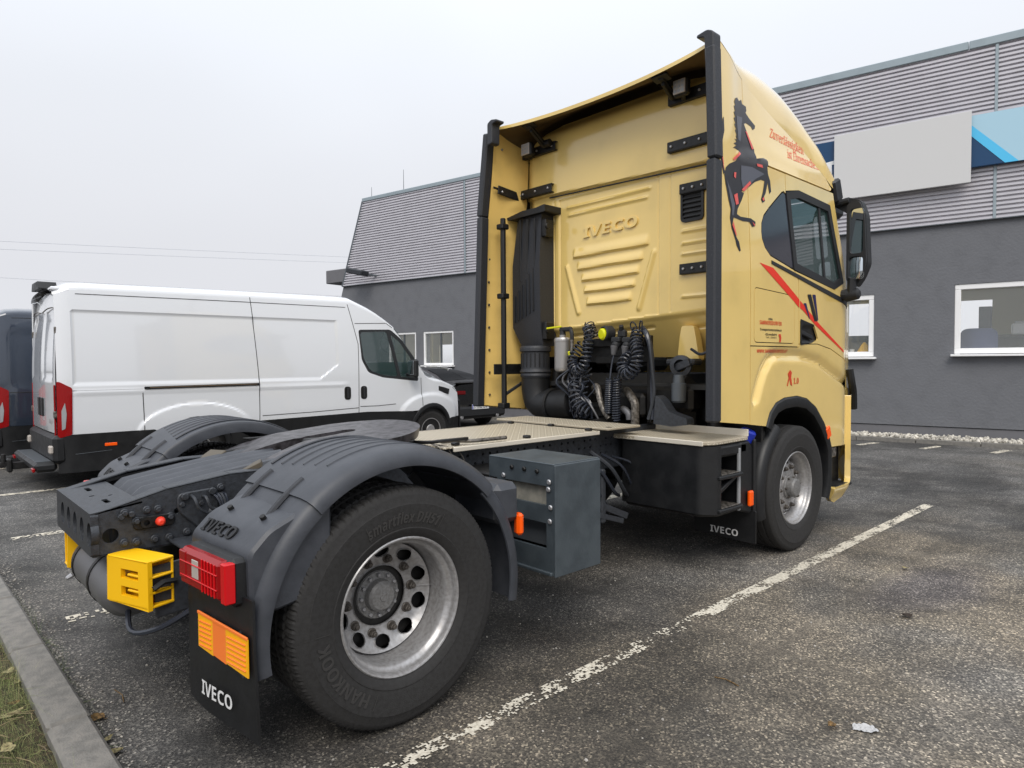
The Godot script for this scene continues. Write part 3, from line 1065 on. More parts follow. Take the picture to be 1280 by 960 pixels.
	cb.sheet(rrect(0, 0, 0.62, 0.62, 0.16), func(x, y): return Vector3(0.42 + x, 1.86 + y, -0.75 - 1.2 * x * x), 0.08, [], false, 0.09)
	put("backrest", cb, M.slate_blue, ch)
	put("seat", MB.new().box(Vector3(0.42, 1.5, -0.5), Vector3(0.6, 0.12, 0.5), 0.05), M.slate_blue, ch)
	put("base", MB.new().cyl(Vector3(0.42, 0.5, -0.6), Vector3(0.42, 1.45, -0.6), 0.05), M.dark_wood, ch)
	var yb := thing("yellow_bag", "small yellow bag on the sill of the narrow window by the cab", "bag")
	yb.transform = B
	put("bag", MB.new().lathe([Vector2(0, 0), Vector2(0.14, 0.0), Vector2(0.15, 0.05), Vector2(0.06, 0.22), Vector2(0.02, 0.27), Vector2(0, 0.27)], Vector3(-1.53, 1.66, -0.42), Vector3.UP, 9), mat("bag_yellow", Color(0.95, 0.72, 0.05), 0.6), yb)
	var cu := thing("white_cup", "white cup on the sill left of the yellow bag", "cup")
	cu.transform = B
	put("cup", MB.new().lathe([Vector2(0, 0), Vector2(0.04, 0), Vector2(0.05, 0.13), Vector2(0.044, 0.13), Vector2(0.036, 0.01), Vector2(0, 0.01)], Vector3(-1.76, 1.66, -0.38), Vector3.UP, 12), M.white_frame, cu)
	var cab := thing("filing_cabinet", "grey cabinet standing inside behind the narrow window by the cab", "cabinet")
	cab.transform = B
	put("body", MB.new().box(Vector3(-2.0, 1.3, -1.6), Vector3(0.9, 1.6, 0.5), 0.01), M.steel_grey, cab)
	put("drawer_front", MB.new().box(Vector3(-2.0, 1.8, -1.34), Vector3(0.8, 0.4, 0.02), 0.004), M.plinth, cab)
	# strip of pale stones along the wall, with its edging
	var r := RandomNumberGenerator.new()
	r.seed = 5
	var xf := []
	var cl := []
	for i in 5200:
		var p := B * Vector3(r.randf_range(-9.0, 5.0), 0.0, r.randf_range(0.03, 0.62))
		var s := r.randf_range(0.016, 0.036)
		xf.append(Transform3D(Basis.from_euler(Vector3(r.randf() * 3, r.randf() * TAU, r.randf() * 3)).scaled(Vector3.ONE * s), p + Vector3.UP * r.randf_range(0.02, 0.1)))
		cl.append(Color(0.52, 0.49, 0.43) * r.randf_range(0.55, 1.45))
	scatter("wall_gravel", rock(r, 1.0, 0.7), M.pebble, xf, cl, "pale stones of the gravel strip along the hall wall")
	var e := Node3D.new()
	e.name = numbered("gravel_edging")
	add_child(e)
	e.transform = B
	e.set_meta("kind", "structure")
	for i in 24:
		put("edging_stone", MB.new().box(Vector3(-12.0 + i, 0.02, 0.68), Vector3(0.99, 0.12, 0.08), 0.01), M.concrete, e)

func sky_things() -> void:
	var wm := mat("wire", Color(0.75, 0.77, 0.8), 0.6)
	var k := 0
	for w in [[10.95, "uppermost overhead power line crossing the pale sky behind the vans"], [10.35, "second overhead power line, close below the uppermost one"], [8.2, "lowest overhead power line, just above the white van's roof"]]:
		var p := []
		for i in 41:
			var z := 40.0 - i * 4.0
			p.append(Vector3(-60.0, w[0] + 0.068 * (-4.5 - z) * (0.2 if k == 2 else 0.9) + 0.0004 * (z + 20.0) * (z + 20.0) * 0.3, z))
		var o := put("power_line", MB.new().tube(p, 0.015, 5), wm)
		tag(o, w[1], "power line", "overhead power lines")
		k += 1
	# lamp post to the right; only the tip of its head reaches into the picture
	var l := thing("lamp_post", "dark head of a tall lamp post at the top right corner", "lamp post", Vector3(4.38, 0, -4.9))
	put("post", MB.new().cyl(Vector3.ZERO, Vector3(0, 6.05, 0), 0.08, 0.05, 12), M.steel_grey, l)
	put("arm", MB.new().beam(Vector3(0, 6.0, 0), Vector3(-0.6, 6.15, 0.0), 0.05, 0.05), M.steel_grey, l)
	put("head", MB.new().box(Vector3(-0.85, 6.17, 0), Vector3(0.6, 0.08, 0.22), 0.03, Basis(Vector3(0, 0, 1), -0.15)), mat("lamp_dark", Color(0.12, 0.14, 0.18), 0.5), l)

# ---------- tractor unit ----------
var EDGE := Curve.new()

func tab(x: float, xs: Array, ys: Array) -> float:
	# smooth interpolation through a table with rising xs
	if x <= xs[0]: return ys[0]
	for i in xs.size() - 1:
		if x <= xs[i + 1]:
			var f: float = (x - xs[i]) / (xs[i + 1] - xs[i])
			var a: float = ys[maxi(i - 1, 0)]
			var d: float = ys[mini(i + 2, ys.size() - 1)]
			return cubic_interpolate(ys[i], ys[i + 1], a, d, f)
	return ys[-1]

const RU := [2.58, 2.85, 3.1, 3.5, 3.9, 4.2, 4.45, 4.62, 4.78]
func eave(u: float) -> float: return tab(u, RU, [3.80, 3.71, 3.62, 3.52, 3.43, 3.33, 3.21, 3.11, 3.06])
func crown(u: float) -> float: return tab(u, RU, [-0.05, 0.12, 0.32, 0.52, 0.60, 0.59, 0.53, 0.43, 0.2])

const CREASE := [3.15, 1.28, 3.20, 1.38, 3.27, 1.49, 3.379, 1.585, 3.49, 1.61, 3.918, 1.60, 4.287, 1.545, 4.632, 1.43, 4.879, 1.356, 5.1, 1.3]

func crease_d(u: float, y: float) -> float:
	# signed distance to the edge of the raised wing, positive above it
	var best := 9.0
	var sg := 1.0
	for i in range(0, CREASE.size() - 2, 2):
		var a := Vector2(CREASE[i], CREASE[i + 1])
		var b := Vector2(CREASE[i + 2], CREASE[i + 3])
		var p := Vector2(u, y)
		var c := Geometry2D.get_closest_point_to_segment(p, a, b)
		var d := p.distance_to(c)
		if d < best:
			best = d
			sg = 1.0 if (b - a).cross(p - a) > 0 else -1.0
	return best * sg

func side_x(u: float, y: float) -> float:
	var x := 1.225 - 0.03 * smoothstep(2.1, 3.05, y)
	if y > 3.05:
		var t := y - 3.05
		x -= 0.016 * smoothstep(0.0, 0.03, t) * smoothstep(2.8, 3.0, u)
		x -= t * (0.05 + 0.15 * smoothstep(2.75, 4.3, u)) * smoothstep(0.0, 0.25, t) * smoothstep(2.6, 3.2, u)
		x += 0.012 * smoothstep(0.03, 0.0, absf(y - 3.085)) * smoothstep(2.9, 3.1, u)
	x -= 0.34 * pow(clampf((u - 4.72) / 0.62, 0, 1), 2.2)
	if y < 1.9 and u > 3.0:
		var d := crease_d(u, y)
		if d > 0: x -= 0.034 * exp(-d * d / 0.0022)
		else: x -= 0.034 * exp(-d * d / 0.0009)
	if u < 3.35 and y < 1.3:
		x += 0.0
	return x

func side_r(u: float, y: float) -> Vector3: return Vector3(side_x(u, y), y, -u)
func side_l(u: float, y: float) -> Vector3: return Vector3(-side_x(u, y), y, -u)

func flare(u: float, y: float) -> float: return 0.15 * smoothstep(3.1, 2.6, u) * smoothstep(3.75, 2.3, y)

func shrink(p: PackedVector2Array, d: float) -> PackedVector2Array:
	var r := Geometry2D.offset_polygon(MB.ccw(p), -d, Geometry2D.JOIN_MITER)
	return r[0] if r.size() > 0 else p

func skin(called: String, poly: PackedVector2Array, holes: Array, m: Material, root: Node, gap := 0.0045, off := 0.0, step := 0.045, rim := 0.014, left := true) -> Node:
	var p := shrink(poly, gap)
	var o := put(called, MB.new().sheet(p, func(u, y): return Vector3(side_x(u, y) + off, y, -u), step, holes, false, rim), m, root)
	if left: put(called, MB.new().sheet(p, func(u, y): return Vector3(-side_x(u, y) - off - flare(u, y), y, -u), step, holes, true, rim), m, root)
	return o

func decal(poly: PackedVector2Array, off: float) -> MB:
	return MB.new().sheet(poly, func(u, y): return Vector3(side_x(u, y) + off, y, -u), 0.03, [], false, 0.0)

func truck_materials() -> void:
	var m := mat("cream", Color(0.94, 0.815, 0.49), 0.16)
	m.clearcoat_enabled = true
	m.clearcoat = 1.0
	m.clearcoat_roughness = 0.05
	wear(m, tex.soft, 0.25)
	m = mat("cream_road", Color(0.94, 0.815, 0.49), 0.18)
	m.clearcoat_enabled = true
	m.clearcoat = 1.0
	m.clearcoat_roughness = 0.08
	wear(m, tex.soft, 0.25)
	m = mat("cream_matt", Color(0.94, 0.795, 0.46), 0.4)
	wear(m, tex.soft, 0.5)
	mat("red_vinyl", Color(0.9, 0.2, 0.1), 0.35)
	mat("slogan_red", Color(0.93, 0.36, 0.2), 0.35)
	mat("red_print", Color(0.82, 0.25, 0.12), 0.4)
	mat("black_print", Color(0.1, 0.095, 0.09), 0.4)
	mat("navy_print", Color(0.13, 0.12, 0.32), 0.4)
	mat("horse_black", Color(0.115, 0.105, 0.125), 0.3)
	mat("horse_grey", Color(0.33, 0.34, 0.38), 0.3)
	mat("horse_red", Color(0.88, 0.36, 0.33), 0.35)
	mat("rubber", Color(0.12, 0.125, 0.135), 0.62)
	m = mat("black_plastic", Color(0.105, 0.11, 0.12), 0.5)
	wear(m, tex.speck, 0.8, tex.rough_mid)
	m = mat("grey_plastic", Color(0.22, 0.23, 0.255), 0.55)
	wear(m, tex.speck, 0.9)
	bump(m, tex.fine_n, 0.15)
	m = mat("fender_plastic", Color(0.25, 0.263, 0.29), 0.48)
	wear(m, tex.dust, 1.1)
	bump(m, tex.fine_n, 0.08)
	m = mat("frame_grey", Color(0.24, 0.255, 0.28), 0.5, 0.2)
	wear(m, tex.film, 2.0)
	bump(m, tex.fine_n, 0.25)
	m = mat("greasy_black", Color(0.1, 0.1, 0.105), 0.5)
	wear(m, tex.grime, 1.9)
	m = mat("blue_grey_steel", Color(0.3, 0.335, 0.36), 0.45, 0.2)
	wear(m, tex.dust, 0.8)
	bump(m, tex.fine_n, 0.06)
	m = mat("tyre", Color(0.17, 0.168, 0.168), 0.8)
	wear(m, tex.film, 2.3)
	bump(m, tex.fine_n, 0.3)
	mat("tyre_mark", Color(0.2, 0.195, 0.19), 0.75)
	m = mat("wheel_silver", Color(0.7, 0.7, 0.705), 0.36, 0.5)
	wear(m, tex.film, 2.6)
	m = mat("hub_dark", Color(0.52, 0.52, 0.52), 0.5, 0.2)
	wear(m, tex.film, 4.0)
	mat("nut", Color(0.33, 0.31, 0.29), 0.5, 0.4)
	mat("bright_bolt", Color(0.66, 0.66, 0.67), 0.35, 0.6)
	m = mat("chequer", Color(0.9, 0.87, 0.8), 0.45, 0.1)
	wear(m, tex.tread, 15.0)
	bump(m, tex.tread_n, 1.0)
	mat("alu", Color(0.86, 0.83, 0.77), 0.4, 0.25)
	m = mat("dull_alu", Color(0.55, 0.54, 0.53), 0.45, 0.5)
	wear(m, tex.grime, 2.5)
	mat("cast_grey", Color(0.42, 0.42, 0.43), 0.5, 0.45)
	mat("orange_lens", Color(1.0, 0.36, 0.02), 0.2)
	mat("red_lens", Color(0.55, 0.04, 0.06), 0.15)
	mat("bright_red_lens", Color(0.78, 0.07, 0.1), 0.18)
	mat("clear_lens", Color(0.7, 0.67, 0.64), 0.18)
	mat("reflector_orange", Color(0.98, 0.5, 0.2), 0.4)
	mat("reflector_yellow", Color(0.98, 0.7, 0.06), 0.4)
	mat("white_letter", Color(0.85, 0.85, 0.85), 0.5)
	mat("silver_letter", Color(0.62, 0.63, 0.64), 0.4, 0.3)
	mat("yellow_plastic", Color(0.97, 0.75, 0.03), 0.45)
	mat("lime", Color(0.85, 0.85, 0.05), 0.35)
	mat("blue_cap", Color(0.06, 0.16, 0.62), 0.4)
	mat("hose", Color(0.17, 0.185, 0.22), 0.22)
	mat("mirror", Color(0.85, 0.88, 0.9), 0.03, 1.0)
	mat("seat_cloth", Color(0.4, 0.4, 0.4), 0.9)
	mat("inside", Color(0.22, 0.22, 0.22), 0.9)

func cab(T: Node3D) -> void:
	var flap := pts([2.62, 1.135, 3.05, 1.09, 3.05, eave(3.05), 2.9, eave(2.9), 2.75, eave(2.75), 2.62, eave(2.62)])
	var qhole := pts([3.25, 2.60, 3.243, 2.54, 3.25, 2.49, 3.29, 2.43, 3.37, 2.378, 3.771, 2.304, 3.672, 2.885, 3.63, 2.9, 3.595, 2.885, 3.38, 2.735, 3.29, 2.665])
	var locker := round_poly(pts([3.10, 1.70, 3.78, 1.70, 3.78, 2.09, 3.10, 2.115]), 0.05)
	var quarter := pts([3.05, 1.675, 3.865, 1.675, 3.85, 2.22, 3.774, 2.297, 3.37, 2.372, 3.286, 2.426, 3.244, 2.488, 3.237, 2.54, 3.244, 2.603, 3.285, 2.67, 3.376, 2.741, 3.592, 2.892, 3.63, 2.907, 3.669, 2.893, 3.655, 3.055, 3.05, 3.055])
	var whole := round_poly(pts([3.776, 2.305, 4.57, 2.2, 4.77, 2.27, 4.52, 2.93, 3.9, 2.955, 3.679, 2.905]), 0.008)
	whole = round_poly(whole, 0.02)
	var door := pts([3.865, 1.675, 3.87, 1.70, 4.22, 1.705, 4.5, 1.665, 5.0, 1.52, 5.0, 2.12, 4.88, 2.28, 4.62, 3.0, 4.6, 3.055, 3.655, 3.055, 3.67, 2.88, 3.77, 2.30, 3.85, 2.22])
	var arch := [3.30, 1.06, 3.36, 1.165, 3.46, 1.235, 3.60, 1.268, 3.83, 1.275, 4.02, 1.245, 4.2, 1.165, 4.36, 1.03, 4.47, 0.90, 4.53, 0.79]
	var wing_edge := [3.05, 1.675, 3.865, 1.675, 3.87, 1.70, 4.22, 1.705, 4.5, 1.665, 5.0, 1.52, 5.07, 1.28, 4.98, 0.775]
	var wing := wing_edge.duplicate()
	var ra := []
	for i in range(arch.size() - 2, -1, -2): ra += [arch[i], arch[i + 1]]
	wing += ra + [3.05, 1.09]
	skin("side_flap", flap, [], M.cream, T)
	skin("quarter_panel", quarter, [locker], M.cream, T)
	var lo := skin("locker_hatch", locker, [], M.cream, T, 0.0065, 0.001, 0.08)
	skin("quarter_window", qhole, [], mat("dark_pane", Color(0.2, 0.205, 0.235), 0.12), T, 0.002, -0.004, 0.1, 0.01)
	skin("wing_panel", pts(wing), [], M.cream, T, 0.0035, 0.0, 0.02)
	# doors with their glass and handle
	var hp := round_poly(pts([3.885, 1.69, 4.13, 1.72, 4.235, 1.745, 4.15, 1.865, 3.885, 1.905]), 0.02)
	var open_win := shrink(whole, -0.008)
	for k in open_win.size():
		if open_win[k].x < 3.80: open_win[k].x -= 0.05
	var door_cut: PackedVector2Array = Geometry2D.clip_polygons(shrink(door, 0.0035), open_win)[0]
	for s in [1, -1]:
		var fn := func(u, y): return Vector3(s * side_x(u, y), y, -u)
		var d := put("door", MB.new().sheet(door_cut, fn, 0.045, [shrink(hp, -0.003)], s < 0, 0.014), M.cream, T)
		var fr := MB.new().sheet(shrink(whole, -0.006), func(u, y): return Vector3(s * (side_x(u, y) + 0.004), y, -u), 0.09, [shrink(whole, 0.055)], s < 0, 0.03)
		put("window_frame", fr, M.rubber, d)
		put("window_pane", MB.new().sheet(shrink(whole, 0.05), func(u, y): return Vector3(s * (side_x(u, y) - 0.012), y, -u), 0.12, [], s < 0, 0.004), M.tinted_glass, d)
		put("window_divider", MB.new().sheet(pts([4.36, 2.29, 4.40, 2.285, 4.33, 2.9, 4.29, 2.9]), func(u, y): return Vector3(s * (side_x(u, y) - 0.004), y, -u), 0.2, [], s < 0, 0.01), M.rubber, d)
		var belt := MB.new().sheet(pts([3.38, 2.335, 3.38, 2.31, 4.2, 2.175, 4.995, 2.045, 4.995, 2.09, 4.2, 2.21]), func(u, y): return Vector3(s * (side_x(u, y) + 0.006), y, -u), 0.1, [], s < 0, 0.01)
		put("belt_moulding", belt, M.rubber, d)
		var hd := put("door_handle", MB.new().sheet(hp, func(u, y): return Vector3(s * (side_x(u, y) + 0.006 - 0.03 * smoothstep(0.02, 0.06, minf(u - 3.885, minf(y - 1.69, 1.89 - y)))), y, -u), 0.02, [], s < 0, 0.012), M.black_plastic, d)
		hd.set_meta("label", "black recessed door handle plate")
		put("grip", MB.new().beam(Vector3(s * 1.222, 1.80, -3.9), Vector3(s * 1.222, 1.755, -4.12), 0.02, 0.035, 0.008), M.rubber, d)
	# dark body behind the gaps
	var back := MB.new()
	var bb := pts([2.66, 1.15, 3.3, 1.12, 3.40, 1.22, 3.6, 1.29, 3.83, 1.30, 4.05, 1.27, 4.22, 1.19, 4.4, 1.05, 4.54, 0.83, 4.95, 0.8, 5.0, 1.5, 4.98, 2.1, 4.86, 2.27, 4.6, 3.0, 4.55, 3.06, 4.45, 3.12, 3.5, 3.42, 3.05, 3.55, 2.66, 3.7])
	for s in [1, -1]:
		if s < 0: bb = pts([3.06, 1.15, 3.3, 1.12, 3.40, 1.22, 3.6, 1.29, 3.83, 1.30, 4.05, 1.27, 4.22, 1.19, 4.4, 1.05, 4.54, 0.83, 4.95, 0.8, 5.0, 1.5, 4.98, 2.1, 4.86, 2.27, 4.6, 3.0, 4.55, 3.06, 4.45, 3.12, 3.5, 3.42, 3.06, 3.55])
		back.sheet(bb, func(u, y): return Vector3(s * (side_x(u, y) - 0.022), y, -u), 0.07, [shrink(whole, 0.02), shrink(qhole, -0.01)], s < 0, 0.0)
	put("inner_body", back, M.greasy_black, T)
	# inside of the rear flaps, with their stiffening ribs
	for s in [1, -1]:
		var inn := MB.new()
		inn.sheet(pts([2.64, 1.15, 3.06, 1.10, 3.06, eave(3.06) - 0.02, 2.64, eave(2.64) - 0.02]), func(u, y): return Vector3(s * (side_x(u, y) - 0.04 + (flare(u, y) if s < 0 else 0.0) - 0.006 * smoothstep(0.012, 0.004, absf(fmod(y + 0.18, 0.46) - 0.23))), y, -u), 0.03, [], s > 0, 0.0)
		put("flap_lining", inn, M.cream_matt, T)
		for k in 10:
			var fx: float = 1.182 + (flare(2.7, 1.25 + k * 0.22) if s < 0 else 0.0)
			put("bolt", MB.new().cyl(Vector3(s * fx, 1.25 + k * 0.22, -2.70), Vector3(s * (fx - 0.014), 1.25 + k * 0.22, -2.70), 0.011, -1, 8, 0.003), M.nut, T)
		# rubber edge in two lengths and the hooked end cap on top
		for seg in [[1.14, 2.955], [2.96, 3.72]]:
			var e := MB.new()
			var a := Vector3(s * (1.195 + (flare(2.6, seg[0]) if s < 0 else 0.0)), seg[0], -2.60)
			var b := Vector3(s * (1.195 - 0.02 * smoothstep(2.5, 3.6, seg[1]) + (flare(2.6, seg[1]) if s < 0 else 0.0)), seg[1], -2.60)
			if seg[0] < 2: a.z = -2.585
			e.beam(a, b, 0.075, 0.1, 0.012, Vector3.BACK)
			put("rubber_edge", e, M.grey_plastic, T)
		var hook := MB.new()
		hook.ext(round_poly(pts([0.02, -0.12, 0.02, 0.075, -0.03, 0.1, -0.11, 0.085, -0.11, 0.065, -0.05, 0.055, -0.045, -0.12]), 0.02), Vector3(1.18 if s > 0 else -1.07, 3.74 if s > 0 else 3.70, -2.56 if s > 0 else -2.6), Vector3(s, 0, 0), Vector3.UP, 0.10, 0.006)
		put("edge_cap", hook, M.grey_plastic, T)
	# roof with the air deflector
	var outer := []
	var inner := []
	var us := []
	for i in 45: us.append(2.60 + (4.80 - 2.60) * i / 44.0)
	for u in us:
		var r1 := PackedVector3Array()
		var r2 := PackedVector3Array()
		var e := eave(u)
		var c := crown(u)
		var xe := side_x(u, e)
		for k in 41:
			var a := PI * (k / 40.0 - 0.5)
			var n := 2.9
			var x := xe * signf(sin(a)) * pow(absf(sin(a)), 2.0 / n)
			var y := e + c * pow(maxf(cos(a), 0.0), 2.0 / n)
			var back_in := 0.12 * (1.0 - (x / xe) * (x / xe)) * smoothstep(3.2, 2.6, u)
			# shallow scoop behind the flap and pressed fields on the crown
			y -= 0.02 * smoothstep(0.10, 0.0, absf(u - 3.02 - 0.2 * (1.0 - absf(x / xe)))) * smoothstep(0.98, 0.8, absf(x / xe))
			r1.append(Vector3(x, y, -u - back_in))
			r2.append(Vector3(x * 0.975, y - 0.03, -u - back_in - 0.002))
		outer.append(r1); inner.append(r2)
	var roof := MB.new().loft(outer)
	for i in 40:
		roof.q(outer[0][i], inner[0][i], inner[0][i + 1], outer[0][i + 1])
	for i in roof.v.size() / 3 : pass
	put("roof_deflector", roof, M.cream, T)
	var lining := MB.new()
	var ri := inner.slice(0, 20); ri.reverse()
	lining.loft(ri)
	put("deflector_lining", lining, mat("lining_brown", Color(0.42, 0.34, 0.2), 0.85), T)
	# side of the deflector between the roof seam and the eaves
	var up := [3.05, 3.065]
	for i in 16: up += [3.05 + 1.5 * (i + 1) / 16.0, 3.065]
	var e2 := [4.58, 3.10]
	for i in 17: e2 += [4.5 - 1.45 * i / 16.0, eave(4.5 - 1.45 * i / 16.0) + 0.002]
	skin("deflector_side", pts(up + e2), [], M.cream, T, 0.002, 0.0, 0.04)
	put("roof_panel", MB.new().box(Vector3(0, 3.62, -3.5), Vector3(1.9, 0.03, 0.86), 0.0), mat("roof_cream", Color(0.5, 0.42, 0.25), 0.7), T)
	# rear wall
	var bumps := [[2.93, -0.6, 0.33], [3.0, -0.62, 0.36]]
	var steps := [[2.645, 2.535, -0.53, 0.33], [2.515, 2.42, -0.48, 0.27], [2.40, 2.31, -0.43, 0.23], [2.285, 2.205, -0.4, 0.19], [2.185, 2.09, -0.37, 0.15]]
	var rw := func(x, y):
		var z := -3.05
		var by: float = 1.93 + 0.06 * x
		if y < by: z -= 0.62 * (by - y) * smoothstep(0.0, 0.05, by - y)
		var brk: float = 3.11 - 0.03 * x
		z += 0.03 * smoothstep(brk, brk + 0.02, y)
		z -= 0.1 * smoothstep(3.62, 3.82, y) * smoothstep(3.62, 3.82, y)
		z -= 0.08 * smoothstep(1.0, 1.2, absf(x))
		if y > by and y < 3.08:
			for gx in [-0.76, -0.69, 0.415, 0.53]:
				z -= 0.007 * smoothstep(0.014, 0.003, absf(x - gx))
			if x > -0.69 and x < 0.415: z -= 0.006
			for b in bumps:
				if x > b[1] and x < b[2]: z += 0.012 * smoothstep(0.022, 0.0, absf(y - b[0] - 0.01 * x)) * smoothstep(0.0, 0.04, minf(x - b[1], b[2] - x))
			for s in steps:
				var yy: float = y - 0.02 * x
				if yy < s[0] and yy > s[1] - 0.012:
					var f: float = (s[0] - yy) / (s[0] - s[1])
					var t: float = smoothstep(0.02, 0.9, f) if f < 0.9 else smoothstep(1.1, 0.94, f)
					z += 0.024 * t * smoothstep(0.0, 0.03, minf(x - s[2], s[3] - x))
			for g in [[-0.6, 2.45, -0.46, 2.02], [0.37, 2.47, 0.22, 2.02]]:
				var d := Geometry2D.get_closest_point_to_segment(Vector2(x, y), Vector2(g[0], g[1]), Vector2(g[2], g[3])).distance_to(Vector2(x, y))
				z += 0.016 * smoothstep(0.035, 0.005, d)
			for yy in [2.60, 2.50, 2.42, 2.08]:
				if x > 0.62 and x < 0.95: z += 0.013 * smoothstep(0.022, 0.0, absf(y - yy)) * smoothstep(0.0, 0.04, minf(x - 0.62, 0.95 - x))
		elif y < by - 0.03:
			for b in [[1.835, -0.6, 0.36], [1.80, 0.62, 0.95]]:
				if x > b[1] and x < b[2]: z -= 0.016 * smoothstep(0.022, 0.0, absf(y - b[0] - 0.05 * x)) * smoothstep(0.0, 0.04, minf(x - b[1], b[2] - x))
		return Vector3(x, y, z)
	var rear := put("rear_wall", MB.new().sheet(pts([-1.19, 1.62, 0.44, 1.60, 1.19, 1.58, 1.19, 3.05, 1.15, 3.2, 1.11, 3.4, 1.06, 3.55, 0.98, 3.67, 0.86, 3.76, 0.7, 3.80, -0.7, 3.80, -0.86, 3.76, -0.98, 3.67, -1.08, 3.55, -1.14, 3.4, -1.17, 3.2, -1.19, 3.05]), rw, 0.0105), M.cream_road, T)
	put("badge", text_mb("IVECO", 0.092, func(x, y, z): return Vector3(x - 0.09, y + 2.745 + (x) * 0.03, -3.056 + z), 0.016, "Droid Sans", true, 0.6, 0.12), M.cream, rear)
	# crossing groove line under the upper half
	put("seam", MB.new().beam(Vector3(-0.8, 3.125, -3.03), Vector3(1.0, 3.072, -3.03), 0.012, 0.012, 0.003), M.rubber, rear)
	# bracket foot, vent, name plate
	put("mount_bracket", MB.new().ext(round_poly(pts([0.58, 1.57, 0.78, 1.57, 0.75, 1.75, 0.73, 1.85, 0.62, 1.85, 0.6, 1.75]), 0.02), Vector3(0, 0, -3.08), Vector3.RIGHT, Vector3.UP, 0.08, 0.006), M.cream, rear)
	put("data_plate", MB.new().box(Vector3(0.915, 1.70, -3.17), Vector3(0.09, 0.06, 0.004), 0.0), M.white_letter, rear)
	var vent := put("air_vent", MB.new().sheet(rrect(0.738, 2.80, 0.205, 0.27, 0.04), func(x, y): return Vector3(x, y, -3.035), 0.3, [rrect(0.738, 2.80, 0.165, 0.225, 0.03)], false, 0.03), M.black_plastic, rear)
	for k in 6: put("vent_slat", MB.new().box(Vector3(0.738, 2.71 + k * 0.036, -3.043), Vector3(0.165, 0.022, 0.012), 0.003, Basis(Vector3.RIGHT, -0.5)), M.black_plastic, vent)
	put("vent_back", MB.new().box(Vector3(0.738, 2.8, -3.052), Vector3(0.18, 0.24, 0.006), 0.0), M.greasy_black, vent)
	# black steel brackets that carry the flaps, lamps and struts
	for b in [[0.547, 1.17, 3.265, 0.075], [0.554, 1.12, 3.635, 0.08], [0.637, 1.17, 2.925, 0.07], [0.638, 1.17, 2.295, 0.075], [-1.15, -0.68, 3.585, 0.075], [-1.15, -0.73, 3.205, 0.075]]:
		var mb := MB.new()
		var zz := -2.985 if b[2] > 3.1 else -3.02
		mb.box(Vector3((b[0] + b[1]) / 2, b[2], zz), Vector3(b[1] - b[0], b[3], 0.012), 0.003)
		mb.box(Vector3((b[0] + b[1]) / 2, b[2] + b[3] / 2, zz - 0.016), Vector3(b[1] - b[0], 0.008, 0.04), 0.002)
		mb.box(Vector3((b[0] + b[1]) / 2, b[2] - b[3] / 2, zz - 0.016), Vector3(b[1] - b[0], 0.008, 0.04), 0.002)
		var br := put("flap_bracket", mb, M.greasy_black, T)
		for k in 3:
			var bx: float = lerpf(b[0] + 0.04, minf(b[1], 0.88) - 0.04, k / 2.0)
			put("bolt", MB.new().cyl(Vector3(bx, b[2], zz), Vector3(bx, b[2], zz + 0.018), 0.011, -1, 6, 0.003), M.bright_bolt, br)
	for y in [3.60, 3.20]:
		var mb := MB.new()
		mb.beam(Vector3(-1.165, y + 0.02, -2.70), Vector3(-1.155, y - 0.02, -3.02), 0.014, 0.08, 0.003)
		mb.beam(Vector3(-1.165, y + 0.03, -2.64), Vector3(-1.165, y + 0.022, -2.72), 0.01, 0.02, 0.002)
		var br := put("flap_bracket", mb, M.greasy_black, T)
		for z in [-2.74, -2.98]: put("bolt", MB.new().cyl(Vector3(-1.157, y - 0.0, z), Vector3(-1.14, y, z), 0.011, -1, 6, 0.003), M.bright_bolt, br)
	put("flap_bracket", MB.new().beam(Vector3(-1.15, 1.50, -2.62), Vector3(-1.12, 1.50, -2.98), 0.02, 0.10, 0.003), M.greasy_black, T)
	for s in [[-0.955, 3.575, "work_lamp"], [0.735, 3.65, "work_lamp"]]:
		var l := put(s[2], MB.new().box(Vector3(s[0], s[1] + 0.01, -2.90), Vector3(0.125, 0.125, 0.07), 0.016), M.black_plastic, T)
		put("lens", MB.new().box(Vector3(s[0], s[1] + 0.01, -2.862), Vector3(0.105, 0.105, 0.012), 0.004), M.clear_lens, l)
		for i in 9: put("led", MB.new().cyl(Vector3(s[0] - 0.032 + 0.032 * (i % 3), s[1] - 0.022 + 0.032 * (i / 3), -2.857), Vector3(s[0] - 0.032 + 0.032 * (i % 3), s[1] - 0.022 + 0.032 * (i / 3), -2.853), 0.012, -1, 8, 0.002), M.silver_letter, l)
		put("stem", MB.new().beam(Vector3(s[0] - 0.03, s[1] - 0.05, -2.97), Vector3(s[0], s[1] - 0.03, -2.92), 0.03, 0.03), M.greasy_black, l)
	for s in [[-0.79, 3.6, -0.77, 3.76], [0.62, 3.64, 0.66, 3.745]]:
		var mb := MB.new()
		mb.beam(Vector3(s[0], s[1], -2.96), Vector3(s[2], s[3] - 0.03, -2.73), 0.05, 0.035, 0.006)
		mb.beam(Vector3(s[0], s[1] - 0.01, -2.95), Vector3(s[2], s[3] - 0.06, -2.76), 0.03, 0.05, 0.006)
		mb.box(Vector3(s[2], s[3] - 0.035, -2.74), Vector3(0.14, 0.014, 0.08), 0.003, Basis(Vector3.RIGHT, -0.3))
		mb.cyl(Vector3(s[0] - 0.02, s[1] + 0.01, -2.95), Vector3(s[0] + 0.08, s[1] + 0.01, -2.95), 0.035, -1, 10)
		put("deflector_strut", mb, M.greasy_black, T)
	# wire zigzag on the left flap lining
	var zig := []
	for k in 9: zig.append(Vector3(-1.16, 3.66 + (0.035 if k % 2 == 0 else -0.035), -2.66 - k * 0.04))
